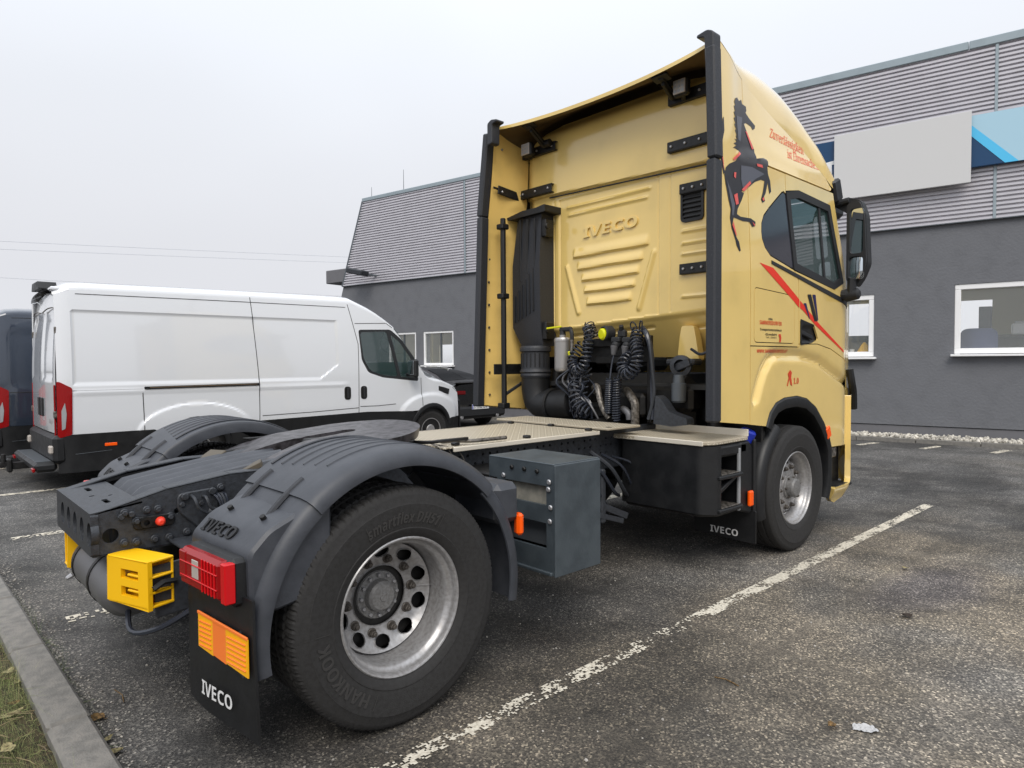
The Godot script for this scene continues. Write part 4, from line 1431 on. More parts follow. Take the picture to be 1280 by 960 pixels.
	put("wire_stay", MB.new().tube(zig, 0.004, 4), M.greasy_black, T)
	# black pole on the left flap
	var pole := MB.new()
	pole.cyl(Vector3(-1.12, 1.12, -2.72), Vector3(-1.12, 2.94, -2.72), 0.026, -1, 10)
	for y in [1.15, 2.2, 2.86]: pole.box(Vector3(-1.125, y, -2.72), Vector3(0.09, 0.05, 0.09), 0.008)
	pole.beam(Vector3(-1.12, 1.25, -2.72), Vector3(-1.02, 1.42, -2.98), 0.02, 0.03)
	put("support_pole", pole, M.black_plastic, T)
	# air intake with its elbow
	var it := MB.new()
	it.loft([PackedVector3Array([Vector3(-1.06, 1.72, -2.90), Vector3(-0.77, 1.72, -2.90), Vector3(-0.77, 1.72, -3.08), Vector3(-1.06, 1.72, -3.08)]), PackedVector3Array([Vector3(-1.16, 1.9, -2.88), Vector3(-0.77, 1.9, -2.87), Vector3(-0.77, 1.9, -3.08), Vector3(-1.16, 1.9, -3.08)]), PackedVector3Array([Vector3(-1.15, 2.5, -2.87), Vector3(-0.77, 2.5, -2.86), Vector3(-0.77, 2.5, -3.08), Vector3(-1.15, 2.5, -3.08)]), PackedVector3Array([Vector3(-1.10, 2.96, -2.90), Vector3(-0.77, 2.96, -2.89), Vector3(-0.77, 2.96, -3.08), Vector3(-1.10, 2.96, -3.08)])].map(func(r): return r), true)
	for i in it.v.size() / 3: 
		var sw := it.v[i * 3 + 1]; it.v[i * 3 + 1] = it.v[i * 3 + 2]; it.v[i * 3 + 2] = sw
	var intake := put("air_intake", it, M.grey_plastic, T, 20)
	for k in 3: put("rib", MB.new().box(Vector3(-1.04 + k * 0.1, 2.64 + k * 0.03, -2.872 + k * 0.003), Vector3(0.014, 0.6 - k * 0.08, 0.016), 0.004), M.black_plastic, intake)
	for k in 6: put("rib", MB.new().box(Vector3(-1.12 + k * 0.052, 2.08 + k * 0.035, -2.869 + k * 0.001), Vector3(0.012, 0.26 + k * 0.03, 0.016), 0.004), M.black_plastic, intake)
	var cap := MB.new()
	cap.ext(round_poly(pts([-1.2, 2.97, -1.18, 2.945, -0.68, 2.955, -0.68, 3.02, -0.73, 3.015, -0.8, 3.005, -0.98, 3.005]), 0.01), Vector3(0, 0, -2.84), Vector3.RIGHT, Vector3.UP, 0.22, 0.008)
	put("lid", cap, M.black_plastic, intake)
	for y in [2.82, 1.86]:
		var cl := MB.new()
		cl.box(Vector3(-0.755, y, -2.95), Vector3(0.07, 0.17, 0.12), 0.01)
		cl.cyl(Vector3(-0.685, y, -2.87), Vector3(-0.66, y, -2.87), 0.03, -1, 10)
		put("clamp", cl, M.greasy_black, intake)
	var neck := []
	for k in [[0.142, 1.42], [0.15, 1.44], [0.142, 1.46], [0.154, 1.475], [0.144, 1.49], [0.138, 1.51], [0.136, 1.66], [0.152, 1.67], [0.152, 1.70], [0.14, 1.72]]: neck.append(Vector2(k[0], k[1]))
	var nk := put("neck", MB.new().lathe(neck, Vector3(-0.90, 0, -2.93), Vector3.UP, 28), M.grey_plastic, intake)
	for k in 10: put("rib", MB.new().box(Vector3(-0.90 + 0.138 * cos(k * 0.31 + 0.2), 1.585, -2.93 + 0.138 * sin(k * 0.31 + 0.2)), Vector3(0.008, 0.13, 0.012), 0.002, Basis(Vector3.UP, -k * 0.31)), M.black_plastic, nk)
	var elb := MB.new()
	elb.tube(spline([Vector3(-0.90, 1.44, -2.93), Vector3(-0.90, 1.3, -2.93), Vector3(-0.86, 1.19, -2.93), Vector3(-0.74, 1.16, -2.93), Vector3(-0.55, 1.18, -2.95)], 18), 0.135, 22, true)
	elb.lathe([Vector2(0.14, 0), Vector2(0.158, 0.01), Vector2(0.158, 0.04), Vector2(0.14, 0.05)], Vector3(-0.70, 1.165, -2.93), Vector3(1, 0.04, 0), 24)
	elb.lathe([Vector2(0.12, 0), Vector2(0.135, 0.0), Vector2(0.135, 0.2), Vector2(0.1, 0.22), Vector2(0, 0.22)], Vector3(-0.62, 1.17, -2.94), Vector3(1, 0.1, 0), 24)
	put("elbow", elb, M.black_plastic, intake)
	cab_front(T, arch)
	decals(T, lo)

func cab_front(T: Node3D, arch: Array) -> void:
	# front of the cab: grille, windscreen, bumper, drawn round the corner
	var rows := []
	for y in [0.4, 0.75, 1.1, 1.5, 1.9, 2.1]:
		var row := PackedVector3Array()
		for k in 21:
			var a := PI * (k / 20.0 - 0.5)
			row.append(Vector3(1.17 * sin(a), y, -5.0 - 0.34 * pow(cos(a), 0.6) + 0.02 * (y - 0.4)))
		row.reverse()
		rows.append(row)
	rows.reverse()
	put("front_panel", MB.new().loft(rows), M.cream, T)
	rows = []
	for f in [[2.1, 0.0], [2.5, 0.1], [2.95, 0.28]]:
		var row := PackedVector3Array()
		for k in 21:
			var a := PI * (k / 20.0 - 0.5)
			row.append(Vector3((1.15 - 0.1 * f[1]) * sin(a), f[0], -4.96 + f[1] - 0.34 * pow(cos(a), 0.6)))
		row.reverse()
		rows.append(row)
	rows.reverse()
	put("windscreen", MB.new().loft(rows), M.tinted_glass, T)
	put("sun_visor", MB.new().box(Vector3(0, 3.0, -5.0), Vector3(2.1, 0.12, 0.5), 0.05), M.black_plastic, T)
	put("visor_end", MB.new().box(Vector3(1.17, 3.1, -4.72), Vector3(0.06, 0.2, 0.16), 0.02, Basis(Vector3.RIGHT, 0.4)), M.black_plastic, T)
	put("front_grille", MB.new().box(Vector3(0, 1.35, -5.36), Vector3(1.7, 0.9, 0.06), 0.02), M.black_plastic, T)
	for s in [1, -1]:
		var lamp := put("headlight", MB.new().box(Vector3(s * 0.96, 1.22, -5.15), Vector3(0.34, 0.30, 0.2), 0.05, Basis(Vector3.UP, s * 0.6)), M.greasy_black, T)
		put("lens", MB.new().box(Vector3(s * 0.98, 1.24, -5.195), Vector3(0.28, 0.22, 0.16), 0.04, Basis(Vector3.UP, s * 0.6)), M.clear_lens, lamp)
		put("headlight_trim", MB.new().tube(spline([Vector3(s * 1.19, 1.48, -5.03), Vector3(s * 1.2, 1.35, -5.06), Vector3(s * 1.18, 1.26, -5.15), Vector3(s * 1.16, 1.1, -5.22)], 12), 0.035, 8), M.black_plastic, T)
		# black flare round the wheel, running down in front of it
		var fl := MB.new()
		var o := []
		var inn := []
		var full := arch + [4.54, 0.6, 4.52, 0.42, 4.47, 0.32]
		for i in range(0, full.size(), 2): o.append(Vector2(full[i], full[i + 1]))
		var prof := [[0.0, 0.0], [0.012, 0.012], [0.05, 0.02], [0.085, 0.008], [0.092, -0.03], [0.08, -0.2], [0.08, -0.42]]
		var rws := []
		for i in o.size():
			var tn: Vector2 = (o[mini(i + 1, o.size() - 1)] - o[maxi(i - 1, 0)]).normalized()
			var nn := Vector2(tn.y, -tn.x)
			var row := PackedVector3Array()
			for p in prof:
				var q: Vector2 = o[i] + nn * p[0]
				row.append(Vector3(s * (side_x(o[i].x, maxf(o[i].y, 0.8)) + p[1]), q.y, -q.x))
			if s < 0: row.reverse()
			rws.append(row)
		put("wheel_arch", fl.loft(rws), M.black_plastic, T)
		put("side_marker", MB.new().box(Vector3(s * 1.238, 0.93, -4.43), Vector3(0.02, 0.10, 0.08), 0.008, Basis(Vector3.RIGHT, 0.4)), M.orange_lens, T)
		# entry steps in the bumper corner
		var well := MB.new()
		well.box(Vector3(s * 1.0, 0.7, -4.78), Vector3(0.2, 0.62, 0.5), 0.01)
		put("step_well", well, M.greasy_black, T)
		var stp := MB.new()
		stp.box(Vector3(s * 1.13, 0.41, -4.80), Vector3(0.22, 0.03, 0.36), 0.01)
		put("entry_step", stp, M.black_plastic, T)
		put("step_lamp", MB.new().box(Vector3(s * 1.18, 0.735, -4.62), Vector3(0.06, 0.1, 0.15), 0.012), M.dull_alu, T)
		var bump := MB.new()
		bump.sheet(round_poly(pts([4.57, 0.42, 4.60, 0.30, 4.70, 0.26, 5.06, 0.33, 5.22, 0.42, 5.26, 0.55, 5.14, 0.78, 5.13, 1.17, 5.03, 1.24, 5.02, 0.62, 5.0, 0.46, 4.94, 0.425]), 0.02), func(u, y): return Vector3(s * (1.245 - 0.3 * pow(clampf((u - 4.85) / 0.5, 0, 1), 2.0) - 0.06 * smoothstep(0.42, 0.26, y)), y, -u), 0.03, [], s < 0, 0.05)
		put("bumper_corner", bump, M.cream, T)
		# mirrors
		var mm := Node3D.new()
		mm.name = "door_mirror" if s > 0 else "door_mirror_001"
		T.add_child(mm)
		var hz := -4.72
		var hs := MB.new()
		hs.ext(round_poly(pts([1.115, 3.0, 1.27, 3.035, 1.42, 2.985, 1.475, 2.85, 1.50, 2.42, 1.44, 2.30, 1.37, 2.22, 1.30, 2.26, 1.30, 2.5, 1.285, 2.88, 1.165, 2.95]), 0.03), Vector3(0, 0, hz - 0.04), Vector3.RIGHT, Vector3.UP, 0.1, 0.02)
		hs.sheet(round_poly(pts([1.285, 2.26, 1.44, 2.29, 1.50, 2.42, 1.475, 2.85, 1.42, 2.985, 1.285, 2.97]), 0.05), func(x, y): return Vector3(x, y, hz), 0.3, [rrect(1.392, 2.715, 0.145, 0.40, 0.04), rrect(1.385, 2.39, 0.16, 0.2, 0.04)], false, 0.03)
		hs.cyl(Vector3(1.25, 2.15, hz - 0.04), Vector3(1.42, 2.16, hz - 0.04), 0.06, 0.05, 12, 0.02)
		hs.cyl(Vector3(1.33, 2.15, hz - 0.03), Vector3(1.34, 2.3, hz - 0.03), 0.045, 0.05, 10)
		hs.cyl(Vector3(1.13, 2.16, hz - 0.03), Vector3(1.3, 2.15, hz - 0.03), 0.05, 0.05, 10)
		hs.cyl(Vector3(1.12, 2.98, hz - 0.03), Vector3(1.3, 3.0, hz - 0.03), 0.03, 0.03, 10)
		var gl := MB.new()
		gl.sheet(rrect(1.392, 2.715, 0.15, 0.405, 0.04), func(x, y): return Vector3(x, y, hz - 0.015 + 0.06 * (x - 1.39)), 0.3, [], false, 0.006)
		var g2 := MB.new()
		g2.sheet(rrect(1.385, 2.39, 0.165, 0.205, 0.04), func(x, y): return Vector3(x, y, hz - 0.012 - 1.2 * (x - 1.385) * (x - 1.385) - 0.9 * (y - 2.39) * (y - 2.39)), 0.03, [], false, 0.004)
		if s < 0:
			var flip := Transform3D(Basis(Vector3(-1, 0, 0), Vector3.UP, Vector3.BACK), Vector3.ZERO)
			hs = MB.new().join(hs, flip); gl = MB.new().join(gl, flip); g2 = MB.new().join(g2, flip)
		for q in [hs, gl, g2]:
			for k in q.v.size():
				var xx: float = absf(q.v[k].x)
				if xx > 1.2: q.v[k].x = signf(q.v[k].x) * (1.2 + (xx - 1.2) * 0.78)
		put("housing", hs, M.rubber, mm)
		put("main_glass", gl, M.mirror, mm)
		put("wide_glass", g2, M.mirror, mm)
	# what can be seen through the door glass
	for s in [1, -1]:
		var st := put("seat", MB.new().box(Vector3(s * 0.65, 1.95, -3.95), Vector3(0.5, 0.9, 0.16), 0.07, Basis(Vector3.RIGHT, 0.15)), M.seat_cloth, T)
		put("headrest", MB.new().box(Vector3(s * 0.65, 2.52, -3.88), Vector3(0.3, 0.26, 0.12), 0.06, Basis(Vector3.RIGHT, 0.1)), M.seat_cloth, st)
		put("cushion", MB.new().box(Vector3(s * 0.65, 1.55, -4.2), Vector3(0.5, 0.16, 0.5), 0.06), M.seat_cloth, st)
	put("dashboard", MB.new().box(Vector3(0, 1.85, -4.85), Vector3(2.1, 0.5, 0.42), 0.1), M.black_plastic, T)
	var ring := []
	for k in 25: ring.append(Vector3(-0.62, 2.12, -4.5) + Basis(Vector3.RIGHT, -0.6) * Vector3(0.23 * cos(TAU * k / 24.0), 0.0, 0.23 * sin(TAU * k / 24.0)))
	put("steering_wheel", MB.new().tube(ring, 0.018, 8, false).beam(Vector3(-0.62, 2.1, -4.48), Vector3(-0.62, 1.9, -4.75), 0.06, 0.06), M.rubber, T)
	put("cab_floor", MB.new().box(Vector3(0, 1.36, -4.0), Vector3(2.3, 0.04, 1.9), 0), M.inside, T)
	put("bulkhead", MB.new().box(Vector3(0, 2.45, -3.34), Vector3(2.2, 1.5, 0.03), 0), mat("trim_beige", Color(0.55, 0.53, 0.5), 0.9), T)
	put("headlining", MB.new().box(Vector3(0, 3.1, -4.0), Vector3(2.2, 0.03, 1.7), 0), M.trim_beige, T)

func decals(T: Node3D, locker: Node) -> void:
	var horse := [2.903, 3.455, 2.941, 3.471, 2.979, 3.456, 3.017, 3.478, 3.030, 3.450, 3.096, 3.448, 3.101, 3.418, 3.083, 3.400, 3.136, 3.375, 3.237, 3.341, 3.226, 3.317, 3.191, 3.298, 3.164, 3.318, 3.084, 3.324, 3.045, 3.309, 3.085, 3.261, 3.138, 3.196, 3.179, 3.147, 3.194, 3.079, 3.318, 3.111, 3.374, 3.109, 3.380, 3.064, 3.355, 3.046, 3.364, 2.994, 3.399, 2.948, 3.412, 2.870, 3.383, 2.845, 3.365, 2.902, 3.347, 2.971, 3.357, 2.927, 3.321, 2.841, 3.293, 2.810, 3.308, 2.780, 3.266, 2.760, 3.244, 2.783, 3.279, 2.847, 3.306, 2.931, 3.250, 2.931, 3.155, 2.898, 3.076, 2.852, 2.947, 2.792, 2.986, 2.786, 2.948, 2.729, 2.885, 2.657, 2.873, 2.618, 2.924, 2.606, 3.078, 2.615, 3.145, 2.599, 3.137, 2.566, 3.092, 2.553, 3.052, 2.586, 2.949, 2.578, 2.861, 2.585, 2.824, 2.586, 2.800, 2.533, 2.850, 2.453, 2.888, 2.420, 2.908, 2.360, 2.888, 2.351, 2.850, 2.391, 2.838, 2.427, 2.788, 2.507, 2.771, 2.578, 2.787, 2.642, 2.762, 2.700, 2.726, 2.815, 2.713, 2.874, 2.737, 2.927, 2.784, 2.960, 2.870, 2.996, 2.920, 3.043, 2.944, 3.085, 2.869, 3.088, 2.840, 3.084, 2.899, 3.117, 2.849, 3.118, 2.909, 3.144, 2.864, 3.154, 2.913, 3.160, 2.893, 3.180, 2.908, 3.193, 2.878, 3.220, 2.903, 3.232, 2.868, 3.261, 2.895, 3.273, 2.862, 3.302, 2.892, 3.316, 2.864, 3.346, 2.892, 3.358, 2.867, 3.390, 2.896, 3.401, 2.876, 3.423]
	var h := put("horse_decal", decal(pts(horse), 0.0025), M.horse_black, T)
	h.set_meta("label", "black rearing horse decal with red accents")
	put("tail", decal(pts([2.701, 2.872, 2.672, 2.974, 2.657, 3.091, 2.676, 3.167, 2.694, 3.256, 2.710, 3.272, 2.718, 3.177, 2.695, 3.112, 2.681, 3.060, 2.701, 2.956, 2.725, 2.888]), 0.0025), M.horse_black, h)
	for g in [[2.950, 2.980, 3.114, 2.999, 3.305, 2.983, 3.155, 2.917, 3.063, 2.856, 2.973, 2.809, 2.946, 2.879], [2.742, 2.84, 2.78, 2.726, 2.805, 2.644, 2.80, 2.60, 2.822, 2.60, 2.848, 2.688, 2.786, 2.789], [2.912, 3.333, 3.019, 3.347, 2.969, 3.159, 2.931, 3.164]]:
		put("sheen", decal(pts(g), 0.0042), M.horse_grey, h)
	for r in [[2.835, 2.748, 2.884, 2.769, 2.898, 2.696, 2.860, 2.680], [2.947, 2.804, 3.075, 2.890, 3.091, 2.874, 2.985, 2.798], [2.846, 2.911, 2.876, 2.916, 2.866, 2.871, 2.841, 2.879], [3.059, 3.255, 3.079, 3.260, 3.166, 3.145, 3.139, 3.139], [3.181, 3.038, 3.268, 3.045, 3.279, 3.025, 3.192, 3.019], [2.833, 3.007, 2.944, 3.079, 2.955, 3.066, 2.850, 2.995], [2.681, 3.060, 2.669, 3.052, 2.694, 2.943, 2.706, 2.897, 2.701, 2.956], [2.812, 2.560, 2.800, 2.521, 2.845, 2.459, 2.855, 2.460], [3.260, 2.792, 3.271, 2.774, 3.294, 2.784, 3.282, 2.806], [3.092, 2.592, 3.119, 2.563, 3.129, 2.577]]:
		put("accent", decal(pts(r), 0.0058), M.horse_red, h)
	put("red_stripe", decal(pts([3.189, 2.301, 3.403, 2.281, 3.86, 2.064, 3.86, 1.996, 3.7, 2.07]), 0.0025), M.red_vinyl, T)
	put("red_stripe", decal(pts([3.875, 2.056, 4.239, 1.883, 4.809, 1.646, 4.794, 1.636, 4.172, 1.865, 3.936, 1.975, 3.875, 1.995]), 0.0025), M.red_vinyl, T)
	put("dark_stripe", decal(pts([4.010, 2.114, 4.080, 2.119, 4.206, 1.899, 4.15, 1.896]), 0.004), M.black_print, T)
	put("dark_stripe", decal(pts([4.106, 2.120, 4.167, 2.122, 4.225, 1.911, 4.212, 1.902]), 0.004), M.navy_print, T)
	put("dark_stripe", decal(pts([3.936, 2.038, 3.986, 2.041, 4.061, 1.916, 4.045, 1.916]), 0.004), M.navy_print, T)
	var on := func(cu, cy, dx, dy): return func(x, y, z): return Vector3(side_x(cu + x + y * dx, cy + y + x * dy) + 0.003, cy + y + x * dy, -(cu + x + y * dx))
	put("slogan", text_mb("Zuverlässigkeit", 0.105, on.call(3.83, 3.345, 0.1, -0.0), 0.0, "Droid Serif", false, 0.66, 0.35), M.slogan_red, T)
	put("slogan", text_mb("ist Ehrensache...", 0.085, on.call(4.10, 3.26, 0.1, 0.03), 0.0, "Droid Serif", false, 0.62, 0.35), M.slogan_red, T)
	put("lettering", text_mb("FIRMA", 0.016, on.call(3.36, 1.884, 0.0, 0.0), 0.0, "Droid Sans", true), M.black_print, locker)
	put("lettering", text_mb("SAMMERSDORFER", 0.03, on.call(3.367, 1.855, 0.0, 0.0), 0.0, "Droid Sans", true, 0.36), M.red_print, locker)
	put("lettering", text_mb("Transportunternehmen", 0.026, on.call(3.368, 1.80, 0.0, 0.0), 0.0, "Droid Sans", true, 0.355), M.black_print, locker)
	put("lettering", text_mb("GmbH", 0.018, on.call(3.37, 1.767, 0.0, 0.0), 0.0, "Droid Sans", true, 0.18), M.black_print, locker)
	put("lettering", text_mb("Tel. 0664", 0.014, on.call(3.37, 1.744, 0.0, 0.0), 0.0, "Droid Sans", false, 0.18), M.black_print, locker)
	put("red_emblem", decal(pts([3.49, 1.77, 3.525, 1.775, 3.54, 1.745, 3.53, 1.71, 3.505, 1.71, 3.51, 1.74]), 0.004), M.red_print, locker)
	put("web_address", text_mb("WWW.SAMMERSDORFER.AT", 0.026, on.call(3.415, 1.639, 0.0, 0.0), 0.0, "Droid Sans", true, 0.54), M.red_print, T)
	put("red_emblem", decal(pts([3.66, 1.46, 3.70, 1.49, 3.73, 1.47, 3.72, 1.43, 3.74, 1.36, 3.71, 1.37, 3.69, 1.42, 3.66, 1.36, 3.645, 1.365, 3.675, 1.43]), 0.003), M.red_print, T)
	put("web_address", text_mb("1.0", 0.05, on.call(3.81, 1.40, 0.0, 0.0), 0.0, "Droid Serif", true), M.red_print, T)

const HUBY := 0.516
const WB := 3.84

func arc_pt(x: float, r: float, deg: float, zc := 0.0) -> Vector3:
	# point on a circle round a wheel; 0 degrees is straight back, 90 is up
	return Vector3(x, HUBY + r * sin(deg_to_rad(deg)), zc + r * cos(deg_to_rad(deg)))

func tyre_mb(drive: bool) -> MB:
	var p := [Vector2(0.285, -0.10), Vector2(0.30, -0.128), Vector2(0.33, -0.142), Vector2(0.38, -0.153), Vector2(0.43, -0.156), Vector2(0.47, -0.149), Vector2(0.495, -0.14), Vector2(0.505, -0.134), Vector2(0.512, -0.124),
		Vector2(0.514, -0.085), Vector2(0.505, -0.080), Vector2(0.505, -0.072), Vector2(0.515, -0.067), Vector2(0.516, -0.022), Vector2(0.505, -0.017), Vector2(0.505, -0.007), Vector2(0.516, -0.002), Vector2(0.516, 0.002), Vector2(0.505, 0.007), Vector2(0.505, 0.017), Vector2(0.516, 0.022), Vector2(0.515, 0.067), Vector2(0.505, 0.072), Vector2(0.505, 0.080), Vector2(0.514, 0.085),
		Vector2(0.512, 0.124), Vector2(0.505, 0.134), Vector2(0.495, 0.14), Vector2(0.486, 0.1455), Vector2(0.482, 0.1455), Vector2(0.47, 0.149), Vector2(0.45, 0.154), Vector2(0.447, 0.1565), Vector2(0.43, 0.156), Vector2(0.38, 0.153), Vector2(0.345, 0.147), Vector2(0.342, 0.149), Vector2(0.335, 0.148), Vector2(0.318, 0.139), Vector2(0.30, 0.128), Vector2(0.285, 0.10)]
	if not drive:
		return MB.new().lathe(p, Vector3.ZERO, Vector3.RIGHT, 96)
	return MB.new().lathe(p, Vector3.ZERO, Vector3.RIGHT, 360, func(i, j, an):
		var r: float = p[j].x
		var h: float = absf(p[j].y)
		if r > 0.5 and h > 0.02:
			var ph: int = (i + (2 if h < 0.075 else 0)) % 4
			if ph == 0: return -0.0065
			if h > 0.1 and ph == 2: return -0.003
		return 0.0)

func sidewall_h(r: float) -> float:
	return tab(r, [0.30, 0.345, 0.38, 0.43, 0.455, 0.49], [0.128, 0.147, 0.153, 0.156, 0.155, 0.142])

func wheel(T: Node3D, x: float, s: float, z: float, rear: bool) -> void:
	# s: +1 on the right side of the truck
	var w := Node3D.new()
	w.name = ("drive_wheel" if rear else "steer_wheel")
	T.add_child(w, true)
	w.position = Vector3(x, HUBY, z)
	if s < 0: w.rotation.y = PI
	put("tyre", tyre_mb(rear), M.tyre, w, 40)
	var rim := []
	if rear:
		rim = [[0.256, -0.06], [0.254, -0.02], [0.256, 0.05], [0.262, 0.078], [0.271, 0.09], [0.281, 0.098], [0.284, 0.112], [0.2865, 0.124], [0.291, 0.132], [0.297, 0.134], [0.302, 0.130], [0.303, 0.118], [0.29, 0.1]]
	else:
		rim = [[0.245, 0.02], [0.25, 0.05], [0.262, 0.078], [0.271, 0.09], [0.281, 0.098], [0.284, 0.112], [0.2865, 0.124], [0.291, 0.132], [0.297, 0.134], [0.302, 0.130], [0.303, 0.118], [0.29, 0.1]]
	var rp := []
	for e in rim: rp.append(Vector2(e[0], e[1]))
	rp.reverse()
	var rm := MB.new().lathe(rp, Vector3.ZERO, Vector3.RIGHT, 72)
	for i in rm.v.size() / 3:
		var sw := rm.v[i * 3 + 1]; rm.v[i * 3 + 1] = rm.v[i * 3 + 2]; rm.v[i * 3 + 2] = sw
	var rimn := put("rim", rm, M.wheel_silver, w, 40)
	# disc with ten hand holes
	var R := 0.2
	var holes := []
	for k in 10:
		holes.append(oval(TAU * (k + 0.5) / 10.0 * R, 0.207 if rear else 0.212, 0.037 if rear else 0.03, 0.029 if rear else 0.021, 16))
	var depth := func(r):
		if rear: return tab(r, [0.134, 0.145, 0.16, 0.185, 0.225, 0.238, 0.246, 0.258], [-0.075, -0.073, -0.07, -0.062, -0.045, -0.028, -0.024, -0.05])
		return tab(r, [0.09, 0.135, 0.15, 0.19, 0.225, 0.24, 0.252], [0.062, 0.062, 0.06, 0.052, 0.03, 0.012, 0.02])
	var disc := MB.new().sheet(pts([0, 0.135 if rear else 0.10, TAU * R, 0.135 if rear else 0.10, TAU * R, 0.257, 0, 0.257]), func(a, r): return Vector3(depth.call(r), r * sin(a / R), -r * cos(a / R)), 0.0125, holes, false, 0.008)
	put("disc", disc, M.wheel_silver, rimn, 40)
	for k in 10:
		var a := TAU * k / 10.0 + 0.06
		var h: float = depth.call(0.1675)
		var c := Vector3(h, 0.1675 * sin(a), -0.1675 * cos(a))
		var nut := MB.new()
		nut.cyl(c - Vector3(0.004, 0, 0), c + Vector3(0.006, 0, 0), 0.023, -1, 16, 0.003)
		nut.cyl(c + Vector3(0.005, 0, 0), c + Vector3(0.026, 0, 0), 0.0165, -1, 6, 0.003)
		nut.cyl(c + Vector3(0.02, 0, 0), c + Vector3(0.036, 0, 0), 0.0105, -1, 8, 0.003)
		put("wheel_nut", nut, M.nut, w)
	if rear:
		var hub := put("hub", MB.new().lathe([Vector2(0.12, -0.14), Vector2(0.116, -0.095), Vector2(0.110, -0.085), Vector2(0.106, -0.078), Vector2(0.074, -0.074), Vector2(0.068, -0.045), Vector2(0.056, -0.034), Vector2(0.02, -0.030), Vector2(0.018, -0.026), Vector2(0.0, -0.026)], Vector3.ZERO, Vector3.RIGHT, 32), M.hub_dark, w)
		for k in 12:
			var a := TAU * k / 12.0
			var c := Vector3(-0.08, 0.092 * sin(a), -0.092 * cos(a))
			put("hub_bolt", MB.new().cyl(c, c + Vector3(0.018, 0, 0), 0.009, -1, 6, 0.002), M.bright_bolt, hub)
		put("drum_shadow", MB.new().cyl(Vector3(-0.2, 0, 0), Vector3(-0.085, 0, 0), 0.252, -1, 32), M.greasy_black, w)
	else:
		var hub := put("hub", MB.new().lathe([Vector2(0.10, 0.04), Vector2(0.098, 0.075), Vector2(0.09, 0.082), Vector2(0.08, 0.082), Vector2(0.076, 0.125), Vector2(0.066, 0.138), Vector2(0.03, 0.142), Vector2(0.0, 0.142)], Vector3.ZERO, Vector3.RIGHT, 32), M.hub_dark, w)
		for k in 6:
			var a := TAU * k / 6.0
			put("hub_bolt", MB.new().cyl(Vector3(0.08, 0.088 * sin(a), -0.088 * cos(a)), Vector3(0.098, 0.088 * sin(a), -0.088 * cos(a)), 0.009, -1, 6, 0.002), M.nut, hub)
		put("brake_disc", MB.new().cyl(Vector3(-0.12, 0, 0), Vector3(-0.08, 0, 0), 0.21, -1, 32), M.greasy_black, w)
	# raised lettering on the outer side wall
	var arc := func(a0): return func(x, y, zz):
		var r: float = 0.392 + y
		var a: float = deg_to_rad(a0) - x / 0.392
		return Vector3(sidewall_h(r) + zz - 0.0005, r * sin(a), -r * cos(a))
	if rear:
		put("maker_lettering", text_mb("HANKOOK", 0.052, arc.call(214.0), 0.0035, "Droid Sans", true, 0.36), M.tyre_mark, w, 0)
		put("type_lettering", text_mb("smartflex DH51", 0.05, arc.call(91.0), 0.0035, "Droid Sans", true, 0.37, 0.2), M.tyre_mark, w, 0)
		for a in [118.0, 62.0, 246.0, 182.0]:
			put("lettering_edge", MB.new().sheet(pts([-0.002, -0.034, 0.002, -0.034, 0.006, 0.034, 0.002, 0.034]), func(px, py): return arc.call(a).call(px, py, 0.003), 0.03), M.tyre_mark, w, 0)

func fender_piece(T: Node, called: String, x_in: float, x_out: float, d0: float, d1: float, dr: float, m: Material, s: float, zc := 0.0, r0 := 0.0) -> Node:
	# curved mudguard of one thickness with a rolled outer lip; s mirrors it
	var prof := [[0.0, 0.61], [0.0, 0.66], [0.02, 0.676], [0.2, 0.684], [0.7, 0.687], [0.88, 0.684], [0.945, 0.675], [0.985, 0.655], [1.0, 0.625], [0.998, 0.603], [0.985, 0.60], [0.975, 0.625], [0.95, 0.648], [0.9, 0.655], [0.04, 0.65], [0.02, 0.61]]
	var rows := []
	var n := int((d1 - d0) / 2.5)
	for i in n + 1:
		var d := d0 + (d1 - d0) * i / n
		var row := PackedVector3Array()
		for p in prof:
			var v := arc_pt(lerpf(x_in, x_out, p[0]), p[1] + dr + r0, d, zc)
			row.append(Vector3(v.x * s, v.y, v.z))
		if s > 0: row.reverse()
		rows.append(row)
	var mb := MB.new().loft(rows, true)
	for e in [rows[0], rows[n]]:
		var m2: int = e.size()
		for k in m2 / 2 - 1:
			mb.q(e[k], e[k + 1], e[m2 - 2 - k], e[m2 - 1 - k])
	return put(called, mb, m, T, 40)

func arc_line(x: float, r: float, d0: float, d1: float, s: float, n := 14) -> Array:
	var o := []
	for i in n + 1:
		var v := arc_pt(x, r, lerpf(d0, d1, float(i) / n))
		o.append(Vector3(v.x * s, v.y, v.z))
	return o

